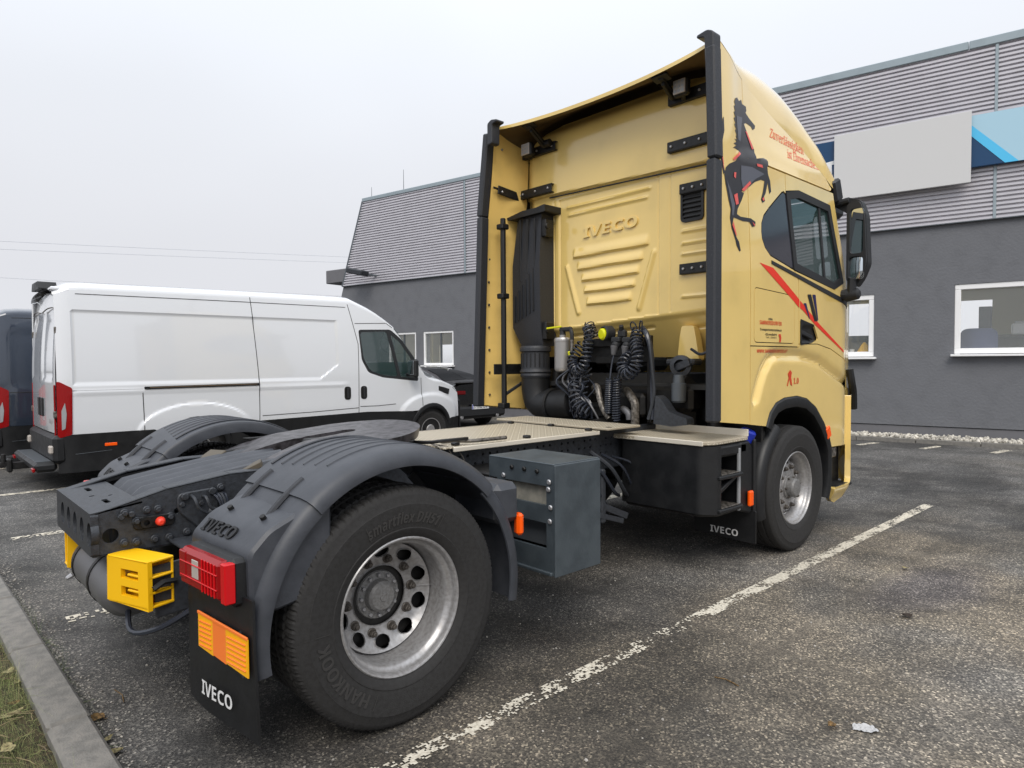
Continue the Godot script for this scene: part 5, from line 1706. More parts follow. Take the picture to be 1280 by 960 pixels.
func rear_fender(T: Node3D, s: float) -> void:
	var f := Node3D.new()
	f.name = "rear_mudguard"
	T.add_child(f, true)
	fender_piece(f, "rear_section", 0.63, 1.262, -9, 53, 0.0, M.fender_plastic, s)
	fender_piece(f, "crown_section", 0.62, 1.272, 50, 137, 0.01, M.fender_plastic, s)
	fender_piece(f, "front_section", 0.63, 1.262, 134, 191, 0.0, M.fender_plastic, s)
	for k in 6:
		put("crown_rib", MB.new().tube(arc_line(0.70 + k * 0.085, 0.6955, 60 + k, 122 - k * 2, s), 0.006, 6), M.fender_plastic, f)
	for k in 2:
		var x := 0.78 + k * 0.3
		var st := MB.new()
		st.tube(arc_line(x, 0.692, 24, 57, s, 10), 0.016, 8)
		put("strap", st, M.grey_plastic, f)
	for d in [28.0, 34.0, 41.0]:
		var a := arc_pt(0.66, 0.686, d)
		var b := arc_pt(1.16, 0.688, d)
		put("cross_rib", MB.new().tube([Vector3(a.x * s, a.y, a.z), Vector3(b.x * s, b.y, b.z)], 0.006, 6), M.fender_plastic, f)
	# lamp carrier
	var yaw := Transform3D(Basis(Vector3(1, 0, -0.09), Vector3.UP, Vector3.BACK), Vector3(0, 0, 0.082))
	var mir := Transform3D(Basis(Vector3(s, 0, 0), Vector3.UP, Vector3.BACK), Vector3.ZERO)
	var box := MB.new()
	box.ext(round_poly(pts([-0.36, 1.03, -0.36, 0.68, -0.60, 0.64, -0.685, 0.665, -0.69, 0.875, -0.615, 0.95, -0.50, 1.0]), 0.025), Vector3(1.23, 0, 0), Vector3(0, 0, -1), Vector3.UP, 0.50, 0.012)
	put("lamp_carrier", MB.new().join(box, mir * yaw), M.fender_plastic, f, 25)
	for x in [0.78, 1.05]:
		put("screw", MB.new().join(MB.new().cyl(Vector3(x + 0.06, 0.965, 0.57), Vector3(x + 0.062, 0.983, 0.582), 0.012, -1, 8, 0.002), mir * yaw), M.greasy_black, f)
	var nrm := Vector3(0, 0.64, 0.77).normalized()
	var emb := text_mb("IVECO", 0.055, func(x, y, z): return yaw * (Vector3(0.92 + x, 0.914, 0.655) + Vector3(0, 0.77, -0.64).normalized() * y + nrm * (z - 0.002)), 0.008, "Droid Sans", true, 0.26, 0.15)
	if s < 0: emb = text_mb("IVECO", 0.055, func(x, y, z): var q: Vector3 = yaw * (Vector3(0.92 - x, 0.914, 0.655) + Vector3(0, 0.77, -0.64).normalized() * y + nrm * (z - 0.002)); return Vector3(-q.x, q.y, q.z), 0.008, "Droid Sans", true, 0.26, 0.15)
	put("embossed_name", emb, M.black_plastic, f, 0)
	var lm := Node3D.new()
	lm.name = "tail_lamp"
	T.add_child(lm, true)
	var xf := mir * yaw
	var parts := [["red_lens", M.red_lens, 0.995, 0.775, 0.35, 0.15, 0.735, 0.07], ["clear_lens", M.clear_lens, 0.965, 0.785, 0.06, 0.075, 0.762, 0.02], ["amber_lens", M.red_lens, 0.855, 0.785, 0.06, 0.11, 0.764, 0.018], ["wrap_lens", M.bright_red_lens, 1.19, 0.775, 0.036, 0.148, 0.748, 0.04], ["bezel", M.black_plastic, 1.01, 0.77, 0.385, 0.18, 0.70, 0.08]]
	for p in parts:
		put(p[0], MB.new().join(MB.new().box(Vector3(p[2], p[3], p[6]), Vector3(p[4], p[5], p[7]), 0.016 if p[7] > 0.05 else 0.004), xf), p[1], lm)
	for k in 5:
		put("lens_rib", MB.new().join(MB.new().box(Vector3(1.03 + k * 0.026, 0.775, 0.772), Vector3(0.006, 0.125, 0.006), 0.002), xf), M.bright_red_lens, lm)
	for k in 2:
		put("lens_rib", MB.new().join(MB.new().box(Vector3(0.995, 0.745 + k * 0.055, 0.7725), Vector3(0.32, 0.005, 0.006), 0.002), xf), M.bright_red_lens, lm)
	# mud flap with its reflector, hung behind the guard
	var xg := mir * Transform3D(yaw.basis, Vector3(0.03, 0, 0.112))
	var fl := MB.new()
	fl.sheet(pts([0.70, 0.205, 1.25, 0.19, 1.25, 0.72, 0.70, 0.72]), func(x, y): return xg * Vector3(x, y, 0.672 - 0.05 * (x - 1.25) * 0.0 + 0.012 * sin((x - 0.7) * 9.0) * smoothstep(0.6, 0.2, y)), 0.06, [], false, 0.01)
	var flp := put("mud_flap", fl, M.black_plastic, T)
	for k in 3:
		var x0: float = [0.825, 0.955, 1.065][k]
		var x1: float = [0.955, 1.065, 1.235][k]
		var rf := MB.new()
		rf.sheet(pts([x0, 0.445, x1, 0.44, x1, 0.58, x0, 0.585]), func(x, y): return xg * Vector3(x, y, 0.686), 0.06, [], false, 0.005)
		var rn := put("reflector", rf, M.reflector_orange if k == 1 else M.reflector_yellow, flp)
		if k != 1:
			for j in 6: put("reflector_rib", MB.new().join(MB.new().beam(Vector3(x0 + 0.012, 0.455 + j * 0.019, 0.687), Vector3(x1 - 0.014, 0.462 + j * 0.019, 0.687), 0.007, 0.006, 0.002), xg), M.reflector_orange, flp)
	put("reflector_edge", MB.new().join(MB.new().box(Vector3(1.03, 0.583, 0.686), Vector3(0.41, 0.012, 0.008), 0.002), xg), M.reflector_orange, flp)
	if s > 0:
		put("flap_lettering", text_mb("IVECO", 0.055, func(x, y, z): return xg * Vector3(0.985 + x, 0.30 + y, 0.6865 + 0.012 * sin((0.985 + x - 0.7) * 9.0) * smoothstep(0.6, 0.2, 0.3 + y)), 0.0, "Droid Sans", true, 0.225), M.white_letter, flp)
	# corner box and side marker at the front end
	put("front_bracket", MB.new().box(Vector3(s * 1.05, 0.87, -0.62), Vector3(0.36, 0.2, 0.16), 0.03), M.fender_plastic, f)
	put("side_marker", MB.new().box(Vector3(s * 1.215, 0.755, -0.70), Vector3(0.05, 0.11, 0.04), 0.012, Basis(Vector3.UP, s * -0.3)), M.orange_lens, f)

func coil(path: Array, r: float, turns: int, wire: float, seg := 7) -> MB:
	var n := turns * 11
	var p := spline(path, n)
	var o := []
	var u := Vector3.BACK
	for i in p.size():
		var tn: Vector3 = (p[mini(i + 1, n)] - p[maxi(i - 1, 0)]).normalized()
		u = (u - tn * u.dot(tn)).normalized()
		var w := tn.cross(u)
		var a := TAU * i / 11.0
		o.append(p[i] + (u * cos(a) + w * sin(a)) * r)
	return MB.new().tube(o, wire, seg)

func chassis(T: Node3D) -> void:
	# side members
	var prof := pts([-0.995, 0.757, -0.995, 0.93, -0.70, 1.005, -0.42, 1.04, 4.95, 1.04, 4.95, 0.75, -0.42, 0.75])
	var rh := [oval(-0.925, 0.835, 0.032, 0.032, 16), oval(-0.50, 0.955, 0.05, 0.033, 16), oval(-0.66, 0.90, 0.014, 0.014, 8), oval(-0.585, 0.88, 0.014, 0.014, 8)]
	for i in 26:
		for j in 4:
			if (i * 7 + j * 5) % 4 == 0: continue
			rh.append(oval(0.92 + i * 0.062, 0.815 + j * 0.055, 0.0105, 0.0105, 7))
	for s in [1, -1]:
		var rail := MB.new()
		if s > 0: rail.sheet(prof, func(u, y): return Vector3(0.385, y, -u), 0.3, rh, false, 0.012)
		else: rail.sheet(prof, func(u, y): return Vector3(-0.385, y, -u), 0.3, rh.slice(0, 4), true, 0.012)
		rail.sheet(prof, func(u, y): return Vector3(s * 0.373, y, -u), 0.3, rh if s > 0 else rh.slice(0, 4), s > 0, 0.0)
		for sg in [[[-0.995, 0.93], [-0.70, 1.005]], [[-0.70, 1.005], [-0.42, 1.04]], [[-0.42, 1.04], [4.95, 1.04]], [[-0.995, 0.757], [-0.42, 0.75]], [[-0.42, 0.75], [4.95, 0.75]]]:
			rail.beam(Vector3(s * 0.347, sg[0][1], -sg[0][0]), Vector3(s * 0.347, sg[1][1], -sg[1][0]), 0.076, 0.012, 0.004)
		put("frame_rail", rail, M.frame_grey, T)
	# closing cross member and top plate at the tail
	var eh := []
	for k in 5: eh.append(oval(-0.235 + k * 0.15, 0.848, 0.043, 0.052, 16))
	put("end_cross_member", MB.new().sheet(round_poly(pts([-0.392, 0.757, 0.392, 0.757, 0.392, 0.935, -0.392, 0.935]), 0.012), func(x, y): return Vector3(x, y, 1.0), 0.2, eh, false, 0.03), M.frame_grey, T)
	var cp := MB.new()
	cp.sheet(pts([-0.385, -1.0, 0.385, -1.0, 0.385, -0.80, -0.385, -0.80]), func(x, y): return Vector3(x, 0.94 + 0.02 * (y + 1.0) / 0.2 * 1.3, -y), 0.2, [rrect(-0.19, -0.9, 0.1, 0.022, 0.01), rrect(0.19, -0.9, 0.1, 0.022, 0.01), oval(0.0, -0.92, 0.012, 0.012, 10), oval(0.08, -0.86, 0.01, 0.01, 8)], false, 0.008)
	put("tail_plate", cp, M.frame_grey, T)
	put("tail_stiffener", MB.new().box(Vector3(0, 0.85, 0.82), Vector3(0.70, 0.15, 0.2), 0.01), M.greasy_black, T)
	# ribbed centre mudguard between the rails
	var cm := MB.new()
	cm.sheet(pts([-0.30, -0.78, 0.30, -0.78, 0.30, 0.0, -0.30, 0.0]), func(x, u): return Vector3(x, 0.965 + 0.115 * sin(clampf((u + 0.80) / 1.05, 0, 1) * PI * 0.5) + 0.013 * cos(x / 0.6 * TAU * 5.0) - 0.03 * smoothstep(-0.74, -0.78, u) - 0.05 * smoothstep(0.26, 0.3, absf(x)), -u), 0.022, [], false, 0.02)
	put("centre_mudguard", cm, M.fender_plastic, T, 40)
	for s in [1, -1]:
		put("rail_lip", MB.new().beam(Vector3(s * 0.33, 0.968, 0.80), Vector3(s * 0.33, 1.06, 0.1), 0.02, 0.03, 0.006), M.black_plastic, T)
	# bolts, plug and cable plate on the rail
	for b in [[0.926, 0.917], [0.872, 0.926], [0.784, 0.926], [0.739, 0.923], [0.826, 0.883], [0.690, 0.882], [0.875, 0.797], [0.828, 0.792], [0.755, 0.792], [0.695, 0.788], [0.62, 0.80], [0.558, 0.925], [0.64, 0.93], [0.467, 0.985]]:
		if b[0] > 0.9: continue
		var c := Vector3(0.385, b[1], b[0])
		put("frame_bolt", MB.new().cyl(c, c + Vector3(0.012, 0, 0), 0.018, -1, 12, 0.003).cyl(c + Vector3(0.01, 0, 0), c + Vector3(0.026, 0, 0), 0.0125, -1, 6, 0.003), M.frame_grey, T)
	for b in [[0.885, 0.912], [0.845, 0.917]]:
		var c := Vector3(0.385, b[1], b[0])
		put("frame_bolt", MB.new().cyl(c, c + Vector3(0.02, 0, 0), 0.014, -1, 8, 0.003), M.frame_grey, T)
	var plug := put("connector_plate", MB.new().ext(rrect(-0.755, 0.870, 0.17, 0.055, 0.025), Vector3(0.397, 0, 0), Vector3(0, 0, -1), Vector3.UP, 0.012, 0.004), M.greasy_black, T)
	put("ring", MB.new().lathe([Vector2(0.012, 0), Vector2(0.024, 0.0), Vector2(0.024, 0.016), Vector2(0.012, 0.016)], Vector3(0.397, 0.873, 0.79), Vector3.RIGHT, 16), M.greasy_black, plug)
	put("red_cap", MB.new().cyl(Vector3(0.395, 0.87, 0.733), Vector3(0.43, 0.868, 0.735), 0.021, 0.017, 14, 0.008), mat("coral_red", Color(0.92, 0.25, 0.17), 0.45), plug)
	var pl := put("hose_plate", MB.new().ext(round_poly(pts([-0.66, 0.98, -0.66, 0.90, -0.56, 0.80, -0.48, 0.80, -0.48, 0.99]), 0.03), Vector3(0.40, 0, 0), Vector3(0, 0, -1), Vector3.UP, 0.014, 0.005), M.frame_grey, T)
	for k in 3: put("bolt", MB.new().cyl(Vector3(0.4, [0.965, 0.975, 0.82][k], [0.63, 0.51, 0.5][k]), Vector3(0.418, [0.965, 0.975, 0.82][k], [0.63, 0.51, 0.5][k]), 0.018, -1, 8, 0.004), M.frame_grey, pl)
	for k in 2: put("hose_elbow", MB.new().tube(spline([Vector3(0.4, 0.965 - k * 0.01, 0.60 - k * 0.05), Vector3(0.45, 0.955, 0.60 - k * 0.05), Vector3(0.46, 0.91, 0.585 - k * 0.05), Vector3(0.45, 0.88, 0.54 - k * 0.05)], 10), 0.007, 7), M.frame_grey, pl)
	put("hose_end", MB.new().cyl(Vector3(0.42, 0.885, 0.53), Vector3(0.5, 0.87, 0.42), 0.02, 0.018, 12), M.frame_grey, pl)
	for k in 4:
		put("cable", MB.new().tube(spline([Vector3(0.375, 0.955, 0.52 - k * 0.02), Vector3(0.42, 0.955, 0.50 - k * 0.015), Vector3(0.44, 0.90, 0.48 - k * 0.01), Vector3(0.43 + k * 0.01, 0.82, 0.47), Vector3(0.45, 0.76, 0.42 - k * 0.02)], 14), 0.0055, 6), M.hose if k != 2 else M.frame_grey, T)
	# air tank under the tail, brackets
	put("air_tank", MB.new().lathe([Vector2(0, 0), Vector2(0.05, 0.004), Vector2(0.1, 0.025), Vector2(0.122, 0.06), Vector2(0.126, 0.1), Vector2(0.126, 0.66), Vector2(0.122, 0.70), Vector2(0.1, 0.735), Vector2(0.05, 0.756), Vector2(0, 0.76)], Vector3(-0.36, 0.575, 0.84), Vector3.RIGHT, 32), M.cast_grey, T)
	for x in [-0.25, 0.1]: put("tank_strap", MB.new().lathe([Vector2(0.128, 0), Vector2(0.131, 0.0), Vector2(0.131, 0.03), Vector2(0.128, 0.03)], Vector3(x, 0.575, 0.84), Vector3.RIGHT, 28), M.greasy_black, T)
	put("drain_valve", MB.new().cyl(Vector3(-0.3, 0.575 - 0.06, 0.955), Vector3(-0.3, 0.575 - 0.075, 0.985), 0.014, 0.01, 8), M.bright_bolt, T)
	put("chock_holder", MB.new().beam(Vector3(0.39, 0.775, 0.64), Vector3(0.66, 0.775, 0.64), 0.12, 0.012, 0.003).beam(Vector3(0.60, 0.74, 0.68), Vector3(0.60, 0.52, 0.66), 0.3, 0.012, 0.003), M.frame_grey, T)
	put("tank_hose", MB.new().tube(spline([Vector3(0.36, 0.5, 0.86), Vector3(0.5, 0.44, 0.88), Vector3(0.62, 0.47, 0.80), Vector3(0.7, 0.56, 0.66)], 16), 0.012, 7), M.hose, T)
	# axle, springs, shaft
	var ax := MB.new()
	ax.cyl(Vector3(-0.9, HUBY, 0), Vector3(0.9, HUBY, 0), 0.085, -1, 16)
	ax.lathe([Vector2(0, -0.26), Vector2(0.14, -0.24), Vector2(0.22, -0.1), Vector2(0.24, 0), Vector2(0.22, 0.1), Vector2(0.14, 0.24), Vector2(0, 0.26)], Vector3(0, HUBY, -0.03), Vector3.RIGHT, 20)
	ax.cyl(Vector3(0, HUBY, -0.2), Vector3(0, 0.62, -2.6), 0.06, -1, 12)
	for s in [1, -1]:
		ax.beam(Vector3(s * 0.46, 0.47, -0.62), Vector3(s * 0.46, 0.44, 0.55), 0.09, 0.05)
		ax.cyl(Vector3(s * 0.46, 0.46, 0.42), Vector3(s * 0.46, 0.74, 0.42), 0.13, 0.12, 18, 0.03)
		ax.cyl(Vector3(s * 0.46, 0.46, -0.5), Vector3(s * 0.46, 0.74, -0.5), 0.13, 0.12, 18, 0.03)
	put("rear_axle", ax, M.greasy_black, T)
	put("front_axle", MB.new().cyl(Vector3(-1.0, 0.42, -WB), Vector3(1.0, 0.42, -WB), 0.07, -1, 12), M.greasy_black, T)
	for s in [1, -1]:
		wheel(T, s * 1.10, s, 0.0, true)
		put("inner_tyre", MB.new().join(tyre_mb(true), Transform3D(Basis.IDENTITY, Vector3(s * 0.755, HUBY, 0))), M.tyre, T, 40)
		wheel(T, s * 1.09, s, -WB, false)
		rear_fender(T, s)
	fifth_wheel(T)
	deck(T)
	side_boxes(T)
	behind_cab(T)

func fifth_wheel(T: Node3D) -> void:
	var f := Node3D.new()
	f.name = "fifth_wheel"
	T.add_child(f, true)
	# coupling plate: round at the front, slot and two sloping horns towards the tail
	var o := []
	for i in 25:
		var a := PI * i / 24.0
		o.append(Vector2(0.47 * cos(a), 0.42 + 0.42 * sin(a)))
	o += [Vector2(-0.47, 0.1), Vector2(-0.40, -0.20), Vector2(-0.30, -0.30), Vector2(-0.2, -0.29), Vector2(-0.13, -0.1), Vector2(-0.065, 0.15), Vector2(-0.055, 0.40)]
	for i in 7:
		var a := PI - PI * i / 6.0
		o.append(Vector2(0.055 * cos(a), 0.42 + 0.05 * sin(a)))
	o += [Vector2(0.055, 0.40), Vector2(0.065, 0.15), Vector2(0.13, -0.1), Vector2(0.2, -0.29), Vector2(0.30, -0.30), Vector2(0.40, -0.20), Vector2(0.47, 0.1)]
	var drop := func(u): return -0.09 * pow(clampf((0.16 - u) / 0.46, 0, 1), 1.5)
	var top := MB.new()
	top.sheet(PackedVector2Array(o), func(x, u): return Vector3(x, 1.14 + 0.085 * (u - 0.2) + drop.call(u) - 0.012 * smoothstep(0.40, 0.47, Vector2(x, minf(u - 0.44, 0.0) * 0.0 + maxf(u - 0.44, 0.0)).length()) - 0.006 * smoothstep(0.022, 0.0, absf(Vector2(x, u - 0.42).length() - 0.27)), -u), 0.035, [], false, 0.055)
	var gm := mat("greased_steel", Color(0.36, 0.355, 0.385), 0.36, 0.4)
	wear(gm, tex.grime, 1.2)
	bump(gm, tex.fine_n, 0.2)
	put("coupling_plate", top, gm, f, 30)
	var sk := MB.new()
	for s in [1, -1]:
		sk.ext(pts([-0.05, 1.12, 0.62, 1.12, 0.5, 1.045, 0.1, 1.045]), Vector3(s * 0.40 + (0.03 if s > 0 else 0.0), 0, 0), Vector3(0, 0, -1), Vector3.UP, 0.03, 0.004)
	put("side_skirt", sk, M.greasy_black, f)
	put("ramp", MB.new().beam(Vector3(0.30, 1.065, 0.23), Vector3(0.26, 1.02, 0.32), 0.12, 0.03), mat("grease_tan", Color(0.36, 0.33, 0.28), 0.5, 0.3), f)
	put("ramp", MB.new().beam(Vector3(-0.30, 1.065, 0.23), Vector3(-0.26, 1.02, 0.32), 0.12, 0.03), M.grease_tan, f)
	var base := MB.new()
	base.box(Vector3(0, 1.052, -0.42), Vector3(0.98, 0.016, 0.5), 0.004)
	for s in [1, -1]:
		base.box(Vector3(s * 0.38, 1.085, -0.42), Vector3(0.09, 0.06, 0.22), 0.01)
	put("mounting_plate", base, M.frame_grey, f)
	for s in [1, -1]:
		for z in [-0.64, -0.2, 0.0]:
			put("bolt", MB.new().cyl(Vector3(s * 0.44, 1.06, z), Vector3(s * 0.44, 1.08, z), 0.016, -1, 6, 0.003), M.bright_bolt, f)
	put("cross_plate", MB.new().box(Vector3(0, 1.03, 0.22), Vector3(0.72, 0.018, 0.16), 0.004), M.dull_alu, f)
	put("lock_bar", MB.new().box(Vector3(0.0, 1.10, -0.3), Vector3(0.28, 0.06, 0.3), 0.02), M.greasy_black, f)
	put("release_handle", MB.new().tube(spline([Vector3(0.1, 1.09, -0.6), Vector3(0.36, 1.09, -0.74), Vector3(0.44, 1.10, -0.80), Vector3(0.45, 1.10, -0.98), Vector3(0.42, 1.095, -1.0)], 18), 0.011, 7), M.greasy_black, f)

func deck(T: Node3D) -> void:
	var plates := [["walkway_plate", [-0.46, 0.90, 0.46, 0.80, 0.50, 2.2, -0.46, 2.22], 1.06, 0.012], ["walkway_plate", [-0.70, 2.24, 0.56, 2.22, 0.56, 2.62, -0.72, 2.64], 1.078, 0.016]]
	for p in plates:
		var mb := MB.new()
		mb.ext(round_poly(pts(p[1]), 0.02), Vector3(0, p[2], 0), Vector3.RIGHT, Vector3(0, 0, -1), p[3], 0.003)
		put(p[0], mb, M.chequer, T)
	for x in [-0.44, 0.48]:
		put("plate_edge", MB.new().beam(Vector3(x, 1.045, -0.86), Vector3(x + 0.01, 1.045, -2.2), 0.02, 0.03, 0.004), M.alu, T)
	for c in [[0.42, -0.92], [-0.38, -1.0], [0.44, -2.14], [-0.4, -2.14], [0.0, -2.2], [0.5, -2.3], [0.45, -1.5]]:
		put("plate_clip", MB.new().box(Vector3(c[0], 1.07, c[1]), Vector3(0.05, 0.02, 0.04), 0.006), M.greasy_black, T)
	put("grab_rail", MB.new().tube(spline([Vector3(0.30, 1.075, -0.90), Vector3(0.40, 1.082, -0.98), Vector3(0.47, 1.085, -1.02), Vector3(0.485, 1.085, -1.28)], 14), 0.012, 8), M.dull_alu, T)
	for k in 3:
		put("wire", MB.new().tube(spline([Vector3(0.3 + k * 0.03, 1.07, -0.82), Vector3(0.44 + k * 0.01, 1.04, -0.80 - k * 0.05), Vector3(0.47, 0.93, -0.76 - k * 0.1), Vector3(0.44, 0.82, -0.72 - k * 0.1)], 12), 0.003, 5), M.dull_alu, T)
	# tread over the tank, with its upturned front edge
	var tp := MB.new()
	tp.ext(round_poly(pts([0.33, 2.50, 1.16, 2.52, 1.21, 2.60, 1.21, 3.06, 0.36, 3.06]), 0.02), Vector3(0, 1.005, 0), Vector3.RIGHT, Vector3(0, 0, -1), 0.028, 0.006)
	var t := put("tank_step_plate", tp, M.chequer, T)
	put("front_lip", MB.new().box(Vector3(0.80, 1.03, -3.055), Vector3(0.82, 0.055, 0.014), 0.004), M.alu, t)
	put("rear_lip", MB.new().box(Vector3(0.75, 0.99, -2.512), Vector3(0.82, 0.034, 0.012), 0.005), M.alu, t)

func side_boxes(T: Node3D) -> void:
	# angular steel box behind the rear wheel's front mudguard
	var b := Node3D.new()
	b.name = "equipment_box"
	T.add_child(b, true)
	var z := -0.95
	put("rear_frame", MB.new().sheet(pts([0.70, 0.43, 1.22, 0.43, 1.22, 1.02, 0.70, 1.02]), func(x, y): return Vector3(x, y, z), 0.6, [rrect(1.0, 0.852, 0.33, 0.105, 0.006), rrect(1.0, 0.635, 0.33, 0.14, 0.006), rrect(0.74, 0.87, 0.06, 0.07, 0.004)], false, 0.02), M.blue_grey_steel, b)
	put("side_plate", MB.new().box(Vector3(1.225, 0.722, z - 0.185), Vector3(0.014, 0.60, 0.372), 0.004), M.blue_grey_steel, b)
	put("top_plate", MB.new().box(Vector3(0.96, 1.022, z - 0.185), Vector3(0.52, 0.012, 0.372), 0.004), M.blue_grey_steel, b)
	put("inner_side", MB.new().box(Vector3(0.70, 0.722, z - 0.185), Vector3(0.014, 0.59, 0.35), 0.004), M.blue_grey_steel, b)
	put("bottom_rail", MB.new().box(Vector3(0.96, 0.437, z - 0.012), Vector3(0.5, 0.02, 0.05), 0.004), M.blue_grey_steel, b)
	var pm := mat("beige_panel", Color(0.58, 0.57, 0.53), 0.6)
	wear(pm, tex.dust, 2.0)
	put("upper_panel", MB.new().box(Vector3(1.0, 0.852, z - 0.05), Vector3(0.36, 0.13, 0.02), 0.004), pm, b)
	put("lower_panel", MB.new().box(Vector3(1.0, 0.645, z - 0.08), Vector3(0.40, 0.18, 0.02), 0.004), M.steel_grey, b)
	put("inner_block", MB.new().box(Vector3(0.95, 0.6, z - 0.24), Vector3(0.44, 0.3, 0.2), 0.01), M.greasy_black, b)
	for k in [[0.83, 0.925], [1.19, 0.93], [1.2, 0.795], [1.185, 0.89], [1.195, 0.72], [0.79, 0.76]]:
		put("bolt", MB.new().cyl(Vector3(k[0], k[1], z), Vector3(k[0], k[1], z + 0.012), 0.015, -1, 10, 0.005), M.bright_bolt, b)
	for k in [[0.9, 0.98], [1.0, 0.98], [1.1, 0.978]]:
		put("bolt", MB.new().cyl(Vector3(k[0], k[1], z), Vector3(k[0], k[1], z + 0.014), 0.014, -1, 8, 0.005), M.greasy_black, b)
	put("carrier", MB.new().box(Vector3(0.56, 0.86, -1.1), Vector3(0.34, 0.12, 0.3), 0.01).box(Vector3(0.52, 0.62, -1.1), Vector3(0.26, 0.3, 0.3), 0.02), M.greasy_black, b)
	# brackets, valves and hoses between that box and the tank
	var r := RandomNumberGenerator.new()
	r.seed = 41
	for k in 9:
		var z0 := -1.4 - k * 0.13
		put("hose", MB.new().tube(spline([Vector3(0.42, 0.9 - 0.03 * (k % 3), z0), Vector3(0.5 + 0.05 * r.randf(), 0.78, z0 - 0.1), Vector3(0.52 + 0.06 * r.randf(), 0.62 - 0.05 * r.randf(), z0 - 0.25), Vector3(0.46, 0.45 + 0.1 * r.randf(), z0 - 0.42)], 16), r.randf_range(0.008, 0.018), 7), M.hose if k % 3 else M.frame_grey, T)
	for k in [[0.48, 0.74, -1.45, 0.14, 0.34, 0.08], [0.47, 0.66, -1.72, 0.12, 0.46, 0.06], [0.5, 0.62, -1.98, 0.16, 0.3, 0.16], [0.47, 0.58, -2.2, 0.14, 0.4, 0.05]]:
		put("frame_bracket", MB.new().box(Vector3(k[0], k[1], k[2]), Vector3(k[3], k[4], k[5]), 0.012), M.frame_grey, T)
	for k in 5: put("valve", MB.new().cyl(Vector3(0.42, 0.62 + 0.07 * k, -1.40), Vector3(0.56, 0.62 + 0.07 * k, -1.40), 0.02, 0.015, 8), M.cast_grey, T)
	put("strut_bar", MB.new().beam(Vector3(0.45, 0.70, -1.75), Vector3(0.55, 0.40, -2.45), 0.03, 0.05), M.frame_grey, T)
	put("strut_bar", MB.new().beam(Vector3(0.45, 0.62, -1.6), Vector3(0.55, 0.37, -2.4), 0.03, 0.04), M.frame_grey, T)
	# tank with the two climbing steps
	var tk := Node3D.new()
	tk.name = "fuel_tank"
	T.add_child(tk, true)
	var body := MB.new()
	body.ext(round_poly(pts([0.44, 2.52, 1.12, 2.52, 1.225, 2.60, 1.225, 2.66, 1.0, 2.68, 0.96, 2.95, 1.0, 3.04, 0.44, 3.04]), 0.03), Vector3(0, 0.97, 0), Vector3.RIGHT, Vector3(0, 0, -1), 0.48, 0.012)
	put("body", body, M.black_plastic, tk, 30)
	put("under_tray", MB.new().ext(round_poly(pts([0.46, 2.54, 1.10, 2.54, 1.2, 2.64, 1.2, 3.0, 0.46, 3.0]), 0.03), Vector3(0, 0.495, 0), Vector3.RIGHT, Vector3(0, 0, -1), 0.03, 0.012), M.greasy_black, tk)
	put("header", MB.new().box(Vector3(1.10, 0.925, -2.84), Vector3(0.22, 0.09, 0.40), 0.02), M.black_plastic, tk)
	put("end_cheek", MB.new().ext(round_poly(pts([2.94, 0.97, 2.94, 0.46, 3.10, 0.42, 3.16, 0.6, 3.14, 0.9, 3.08, 0.97]), 0.02), Vector3(1.21, 0, 0), Vector3(0, 0, -1), Vector3.UP, 0.3, 0.012), M.black_plastic, tk)
	put("step_rail", MB.new().box(Vector3(1.205, 0.70, -2.925), Vector3(0.02, 0.46, 0.028), 0.004), M.silver_letter, tk)
	put("step_rail", MB.new().box(Vector3(1.04, 0.70, -2.705), Vector3(0.02, 0.40, 0.02), 0.004), M.silver_letter, tk)
	for y in [0.76, 0.525]:
		var st := put("climbing_step", MB.new().ext(round_poly(pts([1.0, 2.62, 1.245, 2.60, 1.255, 2.90, 1.22, 2.95, 1.0, 2.95]), 0.015), Vector3(0, y, 0), Vector3.RIGHT, Vector3(0, 0, -1), 0.026, 0.006), M.black_plastic, tk)
		put("grip_strip", MB.new().box(Vector3(1.13, y + 0.003, -2.77), Vector3(0.2, 0.006, 0.24), 0.002), M.dull_alu, st)
		if y > 0.6: put("step_arm", MB.new().beam(Vector3(1.19, y - 0.02, -2.9), Vector3(1.2, y - 0.12, -2.62), 0.05, 0.03), M.black_plastic, st)
	put("filler_cap", MB.new().cyl(Vector3(1.14, 0.96, -3.12), Vector3(1.18, 1.045, -3.13), 0.062, 0.058, 18, 0.012), M.blue_cap, T)
	# front wheel's rear mudguard, flap and marker
	for s in [1, -1]:
		fender_piece(T, "front_mudguard", 0.72, 1.235, -16, 58, -0.03, M.black_plastic, s, -WB)
		put("guard_skirt", MB.new().box(Vector3(s * 1.05, 0.62, -3.13), Vector3(0.36, 0.72, 0.03), 0.012), M.black_plastic, T)
		var fp := put("front_mud_flap", MB.new().ext(round_poly(pts([0.72, 0.205, 1.245, 0.19, 1.245, 0.44, 0.72, 0.44]), 0.01), Vector3(0, 0, -3.108), Vector3(s, 0, 0), Vector3.UP, 0.012, 0.002) if s > 0 else MB.new().ext(pts([-1.245, 0.19, -0.72, 0.205, -0.72, 0.44, -1.245, 0.44]), Vector3(0, 0, -3.108), Vector3.RIGHT, Vector3.UP, 0.012, 0.002), M.black_plastic, T)
		if s > 0: put("flap_lettering", text_mb("IVECO", 0.052, func(x, y, z): return Vector3(0.985 + x, 0.25 + y, -3.1055), 0.0, "Droid Sans", true, 0.235), M.white_letter, fp)
	put("side_marker", MB.new().box(Vector3(1.232, 0.545, -3.05), Vector3(0.03, 0.115, 0.055), 0.01), M.orange_lens, T)
	# left side: a plain tank and exhaust box, mostly out of sight
	put("left_tank", MB.new().box(Vector3(-0.84, 0.68, -1.75), Vector3(0.7, 0.56, 1.4), 0.12), M.dull_alu, T)
